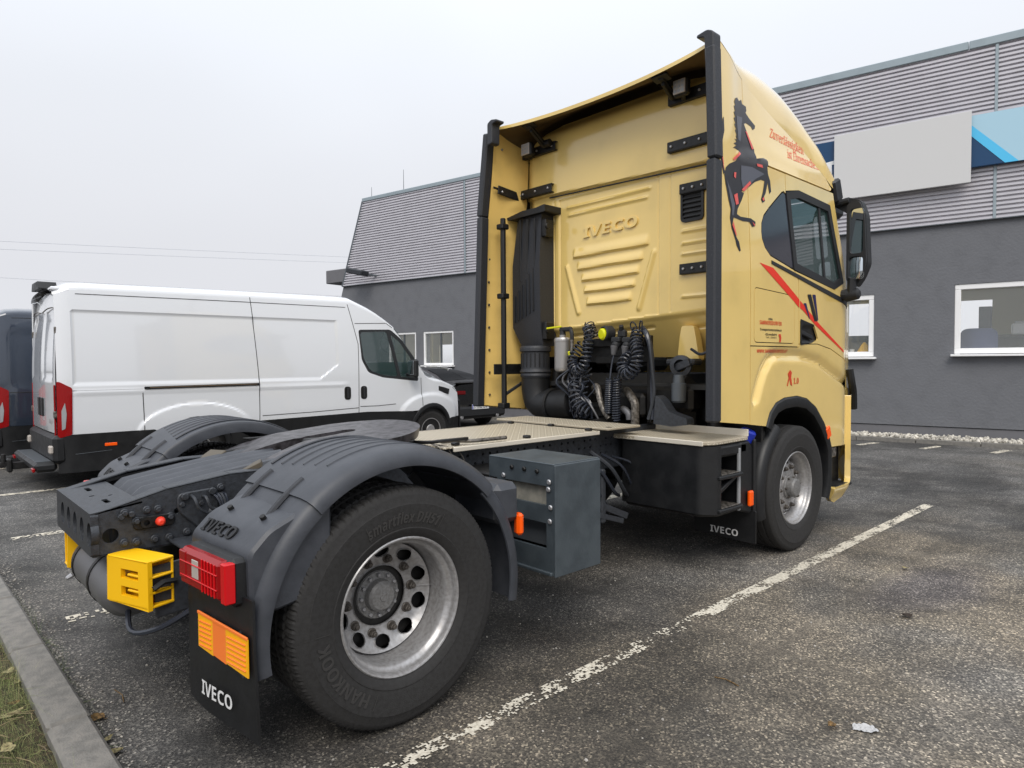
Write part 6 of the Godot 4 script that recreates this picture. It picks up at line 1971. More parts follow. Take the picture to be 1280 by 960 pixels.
	put("exhaust_box", MB.new().box(Vector3(-0.84, 0.68, -2.85), Vector3(0.72, 0.6, 0.66), 0.08), M.dull_alu, T)

func behind_cab(T: Node3D) -> void:
	# gearbox and engine mass
	put("gearbox", MB.new().lathe([Vector2(0, 0), Vector2(0.22, 0.02), Vector2(0.26, 0.3), Vector2(0.38, 0.5), Vector2(0.42, 1.2), Vector2(0, 1.25)], Vector3(0.0, 0.85, -2.7), Vector3(0, 0.02, -1), 20), M.greasy_black, T)
	put("engine_cover", MB.new().box(Vector3(0.0, 1.15, -3.62), Vector3(1.3, 0.62, 0.9), 0.08), M.greasy_black, T)
	for s in [1, -1]: put("wheel_tunnel", MB.new().box(Vector3(s * 0.93, 1.0, -3.36), Vector3(0.5, 0.9, 0.05), 0.01), M.greasy_black, T)
	put("cab_cross_member", MB.new().box(Vector3(0.0, 1.26, -3.1), Vector3(1.5, 0.2, 0.16), 0.03), M.greasy_black, T)
	# carrier of the trailer connections
	var c := Node3D.new()
	c.name = "connection_rack"
	T.add_child(c, true)
	var fr := MB.new()
	fr.box(Vector3(0.04, 1.73, -2.94), Vector3(0.66, 0.075, 0.03), 0.008)
	fr.box(Vector3(0.06, 1.58, -2.96), Vector3(0.44, 0.07, 0.05), 0.01)
	for x in [-0.28, 0.40]: fr.box(Vector3(x, 1.42, -2.96), Vector3(0.04, 0.72, 0.04), 0.006)
	fr.box(Vector3(0.06, 1.66, -2.97), Vector3(0.68, 0.2, 0.012), 0.004)
	put("frame", fr, M.greasy_black, c)
	for p in [[0.11, 1.72], [0.225, 1.715]]:
		var pl := put("socket", MB.new().cyl(Vector3(p[0], p[1] + 0.03, -2.93), Vector3(p[0], p[1] - 0.035, -2.86), 0.04, 0.036, 14, 0.006).box(Vector3(p[0], p[1] + 0.03, -2.89), Vector3(0.09, 0.05, 0.06), 0.012), M.rubber, c)
		put("plug", MB.new().cyl(Vector3(p[0], p[1] - 0.02, -2.86), Vector3(p[0] - 0.005, p[1] - 0.10, -2.855), 0.034, 0.02, 12, 0.005), M.cast_grey, pl)
	put("upper_valve", MB.new().box(Vector3(0.14, 1.80, -2.93), Vector3(0.08, 0.07, 0.06), 0.015).cyl(Vector3(0.14, 1.83, -2.92), Vector3(0.15, 1.87, -2.9), 0.02), M.rubber, c)
	for p in [[-0.215, 1.73, 0.05], [0.33, 1.74, 0.05]]:
		put("coupling_head", MB.new().cyl(Vector3(p[0], p[1], -2.93), Vector3(p[0], p[1], -2.85), 0.035, 0.03, 12, 0.006).box(Vector3(p[0], p[1] - 0.04, -2.86), Vector3(0.04, 0.09, 0.04), 0.01), M.cast_grey, c)
	var yc := put("yellow_coupling", MB.new().cyl(Vector3(0.0, 1.805, -2.92), Vector3(-0.02, 1.80, -2.84), 0.055, 0.05, 20, 0.012), M.lime, c)
	put("coupling_shell", MB.new().lathe([Vector2(0.05, 0.06), Vector2(0.062, 0.05), Vector2(0.066, -0.02), Vector2(0.05, -0.04)], Vector3(0.008, 1.81, -2.91), Vector3(-0.02, 0, 0.08), 20), M.rubber, yc)
	# coiled air lines, straight cables that coil lower down
	put("coiled_hose", coil([Vector3(-0.20, 1.86, -2.88), Vector3(-0.13, 1.80, -2.82), Vector3(-0.12, 1.66, -2.78), Vector3(-0.14, 1.54, -2.76), Vector3(-0.21, 1.49, -2.75), Vector3(-0.28, 1.54, -2.77), Vector3(-0.29, 1.62, -2.80), Vector3(-0.25, 1.72, -2.86)], 0.043, 22, 0.0085), M.hose, c)
	put("coiled_hose", coil([Vector3(0.34, 1.82, -2.88), Vector3(0.36, 1.72, -2.82), Vector3(0.41, 1.62, -2.78), Vector3(0.40, 1.52, -2.76), Vector3(0.335, 1.46, -2.75), Vector3(0.27, 1.50, -2.77), Vector3(0.26, 1.57, -2.80), Vector3(0.28, 1.62, -2.88)], 0.046, 21, 0.0085), M.hose, c)
	put("coiled_hose", coil([Vector3(-0.20, 1.9, -2.9), Vector3(-0.16, 1.85, -2.88), Vector3(-0.12, 1.78, -2.88)], 0.04, 6, 0.006), M.dull_alu, c)
	for p in [[0.11, 0.11, 1.42, 1.14], [0.22, 0.19, 1.43, 1.08]]:
		put("cable", MB.new().tube(spline([Vector3(p[0], 1.63, -2.855), Vector3(p[0] - 0.005, 1.54, -2.83), Vector3(p[1], p[2], -2.80)], 10), 0.008, 6), M.hose, c)
		put("coiled_cable", coil([Vector3(p[1], p[2], -2.80), Vector3(p[1] + 0.004, (p[2] + p[3]) / 2, -2.78), Vector3(p[1], p[3], -2.78)], 0.03, 17, 0.0075), M.hose, c)
	put("cable_loop", MB.new().tube(spline([Vector3(0.33, 1.75, -2.88), Vector3(0.28, 1.85, -2.86), Vector3(0.30, 1.89, -2.85), Vector3(0.34, 1.86, -2.85), Vector3(0.35, 1.78, -2.87), Vector3(0.38, 1.88, -2.85), Vector3(0.40, 1.89, -2.85), Vector3(0.39, 1.80, -2.86)], 40), 0.006, 6), M.hose, c)
	put("cable_loop", MB.new().tube(spline([Vector3(0.37, 1.84, -2.9), Vector3(0.44, 1.78, -2.86), Vector3(0.48, 1.64, -2.86), Vector3(0.48, 1.4, -2.88), Vector3(0.50, 1.1, -2.86)], 26), 0.022, 8), M.hose, c)
	put("cable_loop", MB.new().tube(spline([Vector3(0.40, 1.8, -2.9), Vector3(0.47, 1.72, -2.85), Vector3(0.5, 1.5, -2.85), Vector3(0.51, 1.3, -2.86), Vector3(0.47, 1.1, -2.84)], 26), 0.016, 8), M.frame_grey, c)
	var r := RandomNumberGenerator.new()
	r.seed = 8
	for k in 16:
		var a := Vector3(r.randf_range(-0.42, -0.12), r.randf_range(1.42, 1.52), -2.86)
		var b := Vector3(r.randf_range(-0.36, 0.0), r.randf_range(1.06, 1.2), -2.82)
		put("cable", MB.new().tube(spline([a, a.lerp(b, 0.3) + Vector3(r.randf_range(-0.12, 0.12), 0, r.randf_range(0.0, 0.08)), a.lerp(b, 0.65) + Vector3(r.randf_range(-0.1, 0.1), 0, r.randf_range(0.0, 0.06)), b], 16), r.randf_range(0.006, 0.013), 6), M.hose if k % 3 else M.cast_grey, c)
	for k in 6:
		put("cable_tie", MB.new().tube(spline([Vector3(-0.38 + k * 0.012, 1.46 - k * 0.05, -2.84), Vector3(-0.28, 1.42 - k * 0.05, -2.78), Vector3(-0.14 - k * 0.01, 1.45 - k * 0.05, -2.84)], 10), 0.009, 6), M.hose, c)
	put("coiled_hose", coil([Vector3(-0.24, 1.42, -2.84), Vector3(-0.27, 1.30, -2.80), Vector3(-0.22, 1.18, -2.79), Vector3(-0.12, 1.12, -2.8)], 0.06, 9, 0.01), M.hose, c)
	put("black_box", MB.new().box(Vector3(-0.36, 1.3, -2.96), Vector3(0.2, 0.26, 0.16), 0.03).box(Vector3(-0.1, 1.14, -2.92), Vector3(0.2, 0.14, 0.14), 0.03).box(Vector3(0.16, 1.2, -2.98), Vector3(0.4, 0.2, 0.12), 0.03), M.greasy_black, c)
	# metal pipes
	put("metal_pipe", MB.new().tube(spline([Vector3(-0.13, 1.30, -2.9), Vector3(-0.11, 1.345, -2.86), Vector3(-0.05, 1.35, -2.83), Vector3(0.0, 1.25, -2.80), Vector3(0.05, 1.16, -2.79), Vector3(0.1, 1.09, -2.8)], 22), 0.026, 12), M.dull_alu, c)
	put("metal_pipe", MB.new().tube(spline([Vector3(0.18, 1.32, -2.94), Vector3(0.24, 1.31, -2.88), Vector3(0.33, 1.25, -2.83), Vector3(0.355, 1.2, -2.82), Vector3(0.35, 1.04, -2.82)], 22), 0.034, 12), M.dull_alu, c)
	put("metal_pipe", MB.new().tube(spline([Vector3(0.14, 1.14, -2.9), Vector3(0.22, 1.17, -2.84), Vector3(0.28, 1.14, -2.83), Vector3(0.29, 1.09, -2.83)], 12), 0.03, 12), M.cast_grey, c)
	# brushed cylinder with its valve
	var cy := put("air_drier", MB.new().lathe([Vector2(0, 0), Vector2(0.03, 0.0), Vector2(0.065, 0.012), Vector2(0.074, 0.025), Vector2(0.076, 0.05), Vector2(0.076, 0.275), Vector2(0.079, 0.28), Vector2(0.079, 0.30), Vector2(0.07, 0.315), Vector2(0.03, 0.32), Vector2(0.03, 0.34), Vector2(0, 0.34)], Vector3(-0.48, 1.47, -2.86), Vector3.UP, 28), mat("brushed", Color(0.66, 0.65, 0.64), 0.38, 0.7), T)
	put("top_valve", MB.new().cyl(Vector3(-0.48, 1.80, -2.86), Vector3(-0.48, 1.86, -2.86), 0.03, 0.024, 12).box(Vector3(-0.44, 1.86, -2.86), Vector3(0.14, 0.04, 0.05), 0.012).tube(spline([Vector3(-0.4, 1.87, -2.86), Vector3(-0.36, 1.82, -2.85), Vector3(-0.36, 1.7, -2.85)], 10), 0.018, 8), M.rubber, cy)
	put("yellow_lever", MB.new().beam(Vector3(-0.66, 1.875, -2.84), Vector3(-0.48, 1.885, -2.84), 0.02, 0.016), M.lime, cy)
	put("gauge_hose", MB.new().tube(spline([Vector3(-0.35, 1.76, -2.84), Vector3(-0.34, 1.68, -2.83), Vector3(-0.35, 1.6, -2.84)], 8), 0.016, 8), M.dull_alu, cy)
	put("brass_fitting", MB.new().cyl(Vector3(-0.37, 1.62, -2.84), Vector3(-0.37, 1.66, -2.83), 0.018, -1, 8), M.lime, cy)
	# filter bowl and cab mount on the right
	var fb := put("filter_bowl", MB.new().lathe([Vector2(0, 0), Vector2(0.045, 0.0), Vector2(0.056, 0.015), Vector2(0.058, 0.15), Vector2(0.046, 0.155), Vector2(0.042, 0.22), Vector2(0, 0.22)], Vector3(0.685, 1.24, -2.94), Vector3.UP, 24), M.steel_grey, T)
	put("mount_arm", MB.new().lathe([Vector2(0.05, -0.03), Vector2(0.085, -0.02), Vector2(0.085, 0.02), Vector2(0.05, 0.03)], Vector3(0.70, 1.53, -2.95), Vector3(0.3, 0, 1), 18).beam(Vector3(0.62, 1.50, -2.96), Vector3(0.78, 1.56, -2.96), 0.06, 0.06).box(Vector3(0.68, 1.56, -3.02), Vector3(0.26, 0.05, 0.14), 0.015), M.frame_grey, fb)
	put("slanting_bracket", MB.new().ext(round_poly(pts([0.53, 1.07, 0.55, 1.30, 0.60, 1.27, 0.68, 1.17, 0.83, 1.13, 0.84, 1.08, 0.7, 1.06]), 0.015), Vector3(0, 0, -2.82), Vector3.RIGHT, Vector3.UP, 0.1, 0.012), M.frame_grey, T)
	put("side_hose", MB.new().tube(spline([Vector3(0.76, 1.66, -3.0), Vector3(0.86, 1.62, -2.96), Vector3(0.95, 1.64, -2.94), Vector3(1.05, 1.68, -2.95)], 14), 0.012, 7), M.hose, T)
	put("cab_suspension", MB.new().cyl(Vector3(0.88, 1.0, -3.15), Vector3(0.88, 1.5, -3.2), 0.06, -1, 14).cyl(Vector3(-0.88, 1.0, -3.15), Vector3(-0.88, 1.5, -3.2), 0.06, -1, 14), M.greasy_black, T)

func chocks() -> void:
	var d := Vector3(-0.94, 0.0, 0.34).normalized()
	var back := Vector3(-0.34, 0.0, -0.94).normalized()
	for k in 2:
		var o := thing("wheel_chock", ["yellow plastic wheel chock held beside the right tail of the truck frame", "yellow plastic wheel chock under the left tail corner of the truck frame"][k], "wheel chock", Vector3.ZERO, "yellow wheel chocks")
		# wedge shell: broad face with two slots, ribbed open end
		var f := MB.new()
		var m := MB.new()
		f.sheet(pts([0, 0, 0.275, 0.012, 0.27, 0.20, 0, 0.205]), func(x, y): return Vector3(-x, y, 0), 0.15, [rrect(0.12, 0.138, 0.115, 0.04, 0.002), rrect(0.12, 0.065, 0.115, 0.04, 0.002)], true, 0.02)
		m.join(f, Transform3D(Basis(Vector3(-d.x, -d.y, -d.z), Vector3.UP, -back), Vector3.ZERO))
		var B := Basis(-d, Vector3.UP, -back)
		m.box(B * Vector3(-0.135, 0.2, -0.06), Vector3(0.268, 0.012, 0.12), 0.004, B)
		m.box(B * Vector3(-0.135, 0.012, -0.06), Vector3(0.268, 0.012, 0.12), 0.004, B)
		for y in [0.07, 0.135]: m.box(B * Vector3(-0.07, y, -0.06), Vector3(0.14, 0.01, 0.115), 0.003, B)
		for z in [-0.07, -0.116]: m.box(B * Vector3(-0.2, 0.105, z) if z > -0.1 else B * Vector3(-0.135, 0.105, z), Vector3(0.12, 0.19, 0.009) if z > -0.1 else Vector3(0.262, 0.19, 0.009), 0.002, B)
		put("shell", m, M.yellow_plastic, o)
		put("strap", MB.new().tube([B * Vector3(0.006, 0.09, -0.02), B * Vector3(0.012, 0.11, -0.06), B * Vector3(0.006, 0.10, -0.12)], 0.012, 6), M.rubber, o)
		if k == 0: o.position = Vector3(0.655, 0.557, 0.852)
		else:
			o.position = Vector3(-0.31, 0.54, 0.70)
			o.rotation.y = 1.22

# ---------- vans and car ----------
const VU := [-0.13, -0.05, 0.15, 3.80, 4.05, 4.75, 5.27, 5.42, 5.78, 6.1, 6.22, 6.27]
func van_top(u: float) -> float: return tab(u, VU, [2.44, 2.49, 2.515, 2.545, 2.50, 2.15, 1.50, 1.27, 1.20, 1.10, 0.98, 0.82])
func van_mid(u: float) -> float: return tab(u, VU, [2.55, 2.62, 2.66, 2.70, 2.66, 2.26, 1.58, 1.40, 1.30, 1.19, 1.06, 0.88])

func van_side(u: float, y: float) -> float:
	# offset of the right side from its plane, negative is inwards
	var x := -0.085 * pow(maxf(0.0, y - 1.28) / 1.25, 2.0) - 0.04 * smoothstep(0.9, 0.25, y)
	if u < 0.06: x -= 0.11 * (1.0 - sqrt(maxf(0.0, 1.0 - pow((0.06 - u) / 0.2, 2.0))))
	x -= 0.16 * pow(maxf(0.0, u - 5.2) / 1.07, 2.0)
	# pressed panels, rail ledge, wheel bulges
	if u > 0.04 and u < 3.72 and y > 1.30 and y < 2.26:
		var d := minf(minf(u - 0.04, 3.68 - u - 0.35 * maxf(0.0, 1.55 - y) / 0.25), minf(y - 1.32, 2.25 - y))
		x -= 0.016 * smoothstep(0.0, 0.014, d)
	x += 0.012 * smoothstep(0.022, 0.008, absf(y - 1.22)) * smoothstep(3.9, 3.7, u) * smoothstep(0.0, 0.1, u)
	var e := Vector2((u - 1.5) / 0.78, (y - 0.62) / 0.42).length()
	x += 0.022 * smoothstep(1.0, 0.94, e)
	e = Vector2((u - 5.5) / 0.72, (y - 0.62) / 0.42).length()
	x += 0.03 * smoothstep(1.0, 0.85, e)
	return x

func van(called: String, label: String, paint: Material, at: Vector3, yscale := 1.0) -> void:
	var V := thing(called, label, "van", at, "parked panel vans")
	V.scale = Vector3(1, yscale, 1)
	var arch := func(c, r, a0, a1):
		var o := []
		for i in 15:
			var a := deg_to_rad(lerpf(a0, a1, i / 14.0))
			o += [c + r * cos(a), 0.36 + r * sin(a)]
		return o
	var top := []
	for i in 40:
		var u := 6.2 - i * 6.32 / 39.0
		top += [u, van_top(u)]
	var upper: Array = [-0.12, 0.70, 0.95, 0.70, 1.06, 0.635] + arch.call(1.5, 0.44, 141, 39) + [1.95, 0.64, 2.15, 0.72, 4.2, 0.755, 5.08, 0.72] + arch.call(5.52, 0.45, 125, 20) + [6.02, 0.55, 6.25, 0.56] + top
	var w1 := round_poly(pts([4.09, 2.08, 4.60, 2.11, 4.80, 1.33, 4.5, 1.36, 4.26, 1.44, 4.14, 1.64]), 0.06)
	var w2 := round_poly(pts([4.68, 2.06, 4.86, 1.93, 5.10, 1.62, 5.17, 1.30, 4.86, 1.32]), 0.04)
	var wf := round_poly(pts([4.06, 2.12, 4.68, 2.14, 4.90, 1.97, 5.16, 1.64, 5.23, 1.24, 4.5, 1.32, 4.22, 1.41, 4.10, 1.62]), 0.05)
	for s in [1, -1]:
		var fn := func(off): return func(u, y): return Vector3((van_side(u, y) + off) if s > 0 else (-2.0 - van_side(u, y) - off), y, -u)
		var body := put("side_panel", MB.new().sheet(pts(upper), fn.call(0.0), 0.026 if s > 0 and yscale == 1.0 else 0.07, [wf], s < 0, 0.02), paint, V)
		var low := []
		put("lower_cladding", MB.new().sheet(pts([-0.12, 0.22, 1.03, 0.22] + arch.call(1.5, 0.44, 197, 141) + [1.05, 0.63, 0.95, 0.694, -0.12, 0.694]), fn.call(0.012), 0.08, [], s < 0, 0.02), M.black_plastic, V)
		put("lower_cladding", MB.new().sheet(pts([1.93, 0.24, 5.05, 0.26, 5.09, 0.40, 5.1, 0.52, 5.2, 0.68, 5.08, 0.714, 4.2, 0.748, 2.15, 0.714, 1.96, 0.634]), fn.call(0.012), 0.08, [], s < 0, 0.02), M.black_plastic, V)
		put("lower_cladding", MB.new().sheet(pts([5.97, 0.3, 6.25, 0.3, 6.25, 0.55, 6.03, 0.545, 5.96, 0.5]), fn.call(0.01), 0.08, [], s < 0, 0.02), M.black_plastic, V)
		for c in [1.5, 5.52]:
			var rr := []
			for i in 19:
				var a := deg_to_rad(lerpf(-12, 192, i / 18.0))
				var row := PackedVector3Array()
				for k in [[0.40, 0.012], [0.43, 0.028], [0.475, 0.02], [0.485, 0.0]]:
					var u: float = c + k[0] * cos(a)
					var y: float = 0.36 + k[0] * sin(a)
					row.append(Vector3((van_side(u, y) + k[1]) if s > 0 else (-2.0 - van_side(u, y) - k[1]), y, -u))
				if s < 0: row.reverse()
				rr.append(row)
			put("wheel_arch", MB.new().loft(rr), M.black_plastic, V)
			put("wheel_well", MB.new().cyl(Vector3(-0.06 if s > 0 else -1.94, 0.4, -c), Vector3(-0.3 if s > 0 else -1.7, 0.4, -c), 0.46, -1, 20), M.greasy_black, V)
			var wl := Node3D.new()
			wl.name = "wheel"
			V.add_child(wl, true)
			wl.position = Vector3(-0.14 if s > 0 else -1.86, 0.355, -c)
			if s < 0: wl.rotation.y = PI
			put("tyre", MB.new().lathe([Vector2(0.2, -0.09), Vector2(0.3, -0.11), Vector2(0.345, -0.09), Vector2(0.355, -0.05), Vector2(0.355, 0.05), Vector2(0.345, 0.09), Vector2(0.3, 0.112), Vector2(0.215, 0.10), Vector2(0.2, 0.08)], Vector3.ZERO, Vector3.RIGHT, 36), M.tyre, wl)
			put("rim", MB.new().lathe([Vector2(0.21, 0.06), Vector2(0.212, 0.1), Vector2(0.2, 0.1), Vector2(0.19, 0.05), Vector2(0.12, 0.06), Vector2(0.08, 0.09), Vector2(0, 0.09)], Vector3.ZERO, Vector3.RIGHT, 30), M.wheel_silver, wl)
		# cab door glass
		put("window_surround", MB.new().sheet(shrink(wf, -0.004), fn.call(-0.004), 0.2, [w1, w2], s < 0, 0.01), M.rubber, body)
		put("window_pane", MB.new().sheet(shrink(w1, -0.01), fn.call(-0.012), 0.2, [], s < 0, 0.004), M.tinted_glass, body)
		put("window_pane", MB.new().sheet(shrink(w2, -0.01), fn.call(-0.012), 0.2, [], s < 0, 0.004), M.tinted_glass, body)
		# panel gaps as thin dark joints
		for g in [[2.295, 2.55, 2.38, 1.39, 2.38, 0.70], [3.89, 2.53, 4.045, 1.88, 4.035, 0.74], [5.28, 1.30, 5.29, 0.95, 5.30, 0.80], [4.0, 2.22, 4.6, 2.245, 4.72, 2.17], [0.82, 1.245, 0.83, 0.9, 0.83, 0.3], [0.0, 1.245, 0.4, 1.245, 0.82, 1.245], [0.1, 2.46, 2.0, 2.475, 3.85, 2.48], [2.42, 0.795, 3.2, 0.805, 4.03, 0.83], [4.06, 0.85, 4.4, 0.845, 4.75, 0.86]]:
			var line := []
			for i in 17:
				var f := i / 8.0
				var p := Vector2(g[0], g[1]).lerp(Vector2(g[2], g[3]), f) if f <= 1.0 else Vector2(g[2], g[3]).lerp(Vector2(g[4], g[5]), f - 1.0)
				line.append(fn.call(0.0).call(p.x, p.y))
			put("panel_joint", MB.new().tube(line, 0.0055, 4), M.greasy_black, body)
		for h in [3.83, 4.13]:
			var hd := put("handle_recess", MB.new().sheet(round_poly(rrect(h, 1.08, 0.115, 0.215, 0.05), 0.01), fn.call(0.006), 0.1, [], s < 0, 0.01), M.greasy_black, body)
			put("grip", MB.new().box(fn.call(0.014).call(h, 1.08), Vector3(0.02, 0.18, 0.035), 0.008), M.rubber, hd)
		if s > 0:
			put("sliding_rail", MB.new().beam(fn.call(0.008).call(0.84, 1.258), fn.call(0.008).call(2.38, 1.268), 0.03, 0.035, 0.004), M.black_plastic, body)
			put("rail_groove", MB.new().beam(fn.call(0.022).call(0.9, 1.262), fn.call(0.022).call(2.34, 1.27), 0.008, 0.01, 0.002), mat("rail_tan", Color(0.45, 0.38, 0.3), 0.5, 0.3), body)
			put("filler_line", MB.new().beam(fn.call(0.014).call(0.05, 0.45), fn.call(0.014).call(0.45, 0.47), 0.004, 0.006, 0.001), M.steel_grey, body)
		put("side_marker", MB.new().box(fn.call(0.012).call(0.44, 0.545), Vector3(0.016, 0.04, 0.14), 0.006), M.orange_lens, body)
		# tail lamp wrapping the corner
		var tl := put("tail_lamp", MB.new().sheet(round_poly(pts([-0.125, 0.66, 0.02, 0.70, 0.03, 1.28, -0.10, 1.36, -0.125, 1.36]), 0.02), fn.call(0.012), 0.03, [], s < 0, 0.03), M.van_red, V)
		put("clear_lens", MB.new().sheet(round_poly(pts([-0.085, 0.76, -0.05, 0.78, -0.035, 0.96, -0.05, 1.1, -0.085, 1.0]), 0.01), fn.call(0.018), 0.03, [], s < 0, 0.01), M.silver_letter, tl)
		put("rear_lens", MB.new().box(Vector3(-0.13 if s > 0 else -1.87, 1.0, 0.135), Vector3(0.035, 0.64, 0.02), 0.008), M.van_red, tl)
		# door mirror
		var mr := put("door_mirror", MB.new().box(Vector3(0.16 if s > 0 else -2.16, 1.47, -5.02), Vector3(0.2, 0.32, 0.11), 0.04).box(Vector3(0.04 if s > 0 else -2.04, 1.36, -5.0), Vector3(0.14, 0.06, 0.05), 0.015), M.black_plastic, V)
		put("mirror_glass", MB.new().box(Vector3(0.16 if s > 0 else -2.16, 1.48, -4.96), Vector3(0.15, 0.24, 0.01), 0.004), M.mirror, mr)
	# roof, windscreen, bonnet
	var cuts := [["roof", -0.13, 4.75, paint], ["windscreen", 4.75, 5.27, M.tinted_glass], ["bonnet", 5.27, 6.27, paint]]
	for c in cuts:
		var rows := []
		var n := 30 if c[0] == "roof" else 10
		for i in n + 1:
			var u: float = lerpf(c[1], c[2], float(i) / n)
			var w := 1.0 + van_side(u, van_top(u))
			var row := PackedVector3Array()
			for k in 25:
				var a := PI * (k / 24.0 - 0.5)
				row.append(Vector3(-1.0 + w * signf(sin(a)) * pow(absf(sin(a)), 0.75), van_top(u) + (van_mid(u) - van_top(u)) * pow(maxf(cos(a), 0), 0.75), -u))
			rows.append(row)
		put(c[0], MB.new().loft(rows), c[3], V)
	put("front_grille", MB.new().sheet(pts([-1.84, 0.3, -0.16, 0.3, -0.16, 0.86, -1.84, 0.86]), func(x, y): return Vector3(x, y, -6.26 - 0.1 * (1.0 - (x + 1.0) * (x + 1.0))), 0.2, [], true, 0.02), M.black_plastic, V)
	for s in [1, -1]:
		put("headlamp", MB.new().box(Vector3(-1.0 + s * 0.83, 0.92, -6.0), Vector3(0.14, 0.16, 0.4), 0.05, Basis(Vector3.UP, s * 0.2)), M.greasy_black, V)
		put("lamp_strip", MB.new().beam(Vector3(-1.0 + s * 0.975, 1.18, -5.40), Vector3(-1.0 + s * 0.93, 1.03, -5.95), 0.03, 0.10, 0.01), M.black_plastic, V)
	# tail: two doors, hinges, bumper with step, tow coupling
	for s in [1, -1]:
		var x0 := -1.003 if s < 0 else -0.118
		var d := put("rear_door", MB.new().sheet(pts([x0 if s < 0 else -0.997, 0.72, -1.882 if s < 0 else x0, 0.72, -1.882 if s < 0 else x0, 2.46, x0 if s < 0 else -0.997, 2.52]), func(x, y): return Vector3(x, y, 0.135 + 0.02 * (1.0 - (x + 1.0) * (x + 1.0)) - 0.10 * pow(maxf(0.0, y - 1.35) / 1.2, 2.0) - 0.012 * smoothstep(0.0, 0.03, minf(minf(y - 1.38, 2.24 - y), 0.37 - absf(absf(x + 1.0) - 0.46)))), 0.05, [], false, 0.015), paint, V)
		for y in [0.95, 2.0]:
			put("hinge", MB.new().box(Vector3(-0.11 if s > 0 else -1.89, y, 0.13 - (0.03 if y > 1.5 else 0.0)), Vector3(0.06, 0.09, 0.05), 0.01), M.dull_alu, d)
		put("rain_strip", MB.new().tube(spline([Vector3(-1.0 + s * 0.86, 2.27, 0.10), Vector3(-1.0 + s * 0.7, 2.29, 0.11), Vector3(-1.0 + s * 0.4, 2.29, 0.12), Vector3(-1.0 + s * 0.1, 2.26, 0.125)], 10), 0.008, 6), M.dull_alu, d)
		put("handle_pocket", MB.new().box(Vector3(-1.0 + s * 0.12, 1.02, 0.165), Vector3(0.13, 0.24, 0.02), 0.01), M.black_plastic, d)
		put("bumper_lamp", MB.new().box(Vector3(-1.0 + s * 0.88, 0.52, 0.19), Vector3(0.12, 0.10, 0.05), 0.016), M.clear_lens, V)
		put("bumper_reflector", MB.new().box(Vector3(-1.0 + s * 0.86, 0.285, 0.375), Vector3(0.14, 0.05, 0.03), 0.01), M.van_red, V)
	put("door_number", text_mb("35S", 0.05, func(x, y, z): return Vector3(-0.32 + x, 0.86 + y, 0.163), 0.0, "Droid Sans", true), M.black_print, V)
	var bp := MB.new()
	bp.box(Vector3(-1.0, 0.52, 0.10), Vector3(1.94, 0.36, 0.16), 0.05)
	put("rear_bumper", bp, M.black_plastic, V)
	var st := put("bumper_step", MB.new().ext(round_poly(pts([-1.9, -0.1, -0.1, -0.1, -0.12, 0.26, -0.3, 0.38, -1.7, 0.38, -1.88, 0.26]), 0.06), Vector3(0, 0.36, 0), Vector3.RIGHT, Vector3(0, 0, -1), 0.12, 0.012) if false else MB.new().box(Vector3(-1.0, 0.31, 0.25), Vector3(1.86, 0.12, 0.24), 0.04), M.black_plastic, V)
	put("tread", MB.new().box(Vector3(-1.0, 0.372, 0.26), Vector3(1.6, 0.008, 0.16), 0.003), M.steel_grey, st)
	put("tow_bar", MB.new().beam(Vector3(-1.0, 0.26, 0.2), Vector3(-1.0, 0.26, 0.5), 0.09, 0.09).box(Vector3(-1.0, 0.27, 0.52), Vector3(0.16, 0.18, 0.06), 0.02).cyl(Vector3(-1.0, 0.3, 0.58), Vector3(-1.0, 0.42, 0.58), 0.03, 0.025, 12).beam(Vector3(-1.0, 0.29, 0.5), Vector3(-1.0, 0.29, 0.62), 0.05, 0.05), M.greasy_black, V)
	put("rear_camera", MB.new().ext(round_poly(pts([-1.3, 2.56, -0.7, 2.56, -0.76, 2.66, -1.24, 2.66]), 0.02), Vector3(0, 0, 0.19), Vector3.RIGHT, Vector3.UP, 0.2, 0.015), M.black_plastic, V)
	put("roof_edge_cap", MB.new().box(Vector3(-0.22, 2.52, 0.10), Vector3(0.16, 0.05, 0.1), 0.02), paint, V)
	put("antenna", MB.new().tube([Vector3(-0.95, 2.32, -4.62), Vector3(-0.95, 2.55, -4.45)], 0.006, 5), M.rubber, V)
	put("under_body", MB.new().box(Vector3(-1.0, 0.42, -3.0), Vector3(1.7, 0.3, 5.8), 0.05), M.greasy_black, V)
	put("cargo_floor", MB.new().box(Vector3(-1.0, 0.72, -2.0), Vector3(1.84, 0.06, 3.9), 0.0), M.inside, V)
	put("bulkhead", MB.new().box(Vector3(-1.0, 1.6, -3.95), Vector3(1.8, 1.8, 0.03), 0.0), M.inside, V)
	for s in [1, -1]:
		put("seat", MB.new().box(Vector3(-1.0 + s * 0.5, 1.2, -4.25), Vector3(0.5, 0.75, 0.16), 0.06, Basis(Vector3.RIGHT, 0.15)).box(Vector3(-1.0 + s * 0.5, 1.66, -4.2), Vector3(0.28, 0.2, 0.1), 0.04), M.seat_cloth, V)
	put("dashboard", MB.new().box(Vector3(-1.0, 1.12, -5.15), Vector3(1.8, 0.3, 0.4), 0.08), M.black_plastic, V)
	var ring := []
	for k in 21: ring.append(Vector3(-1.5, 1.42, -4.85) + Basis(Vector3.RIGHT, -0.9) * Vector3(0.2 * cos(TAU * k / 20.0), 0.0, 0.2 * sin(TAU * k / 20.0)))
	put("steering_wheel", MB.new().tube(ring, 0.016, 6, false), M.rubber, V)

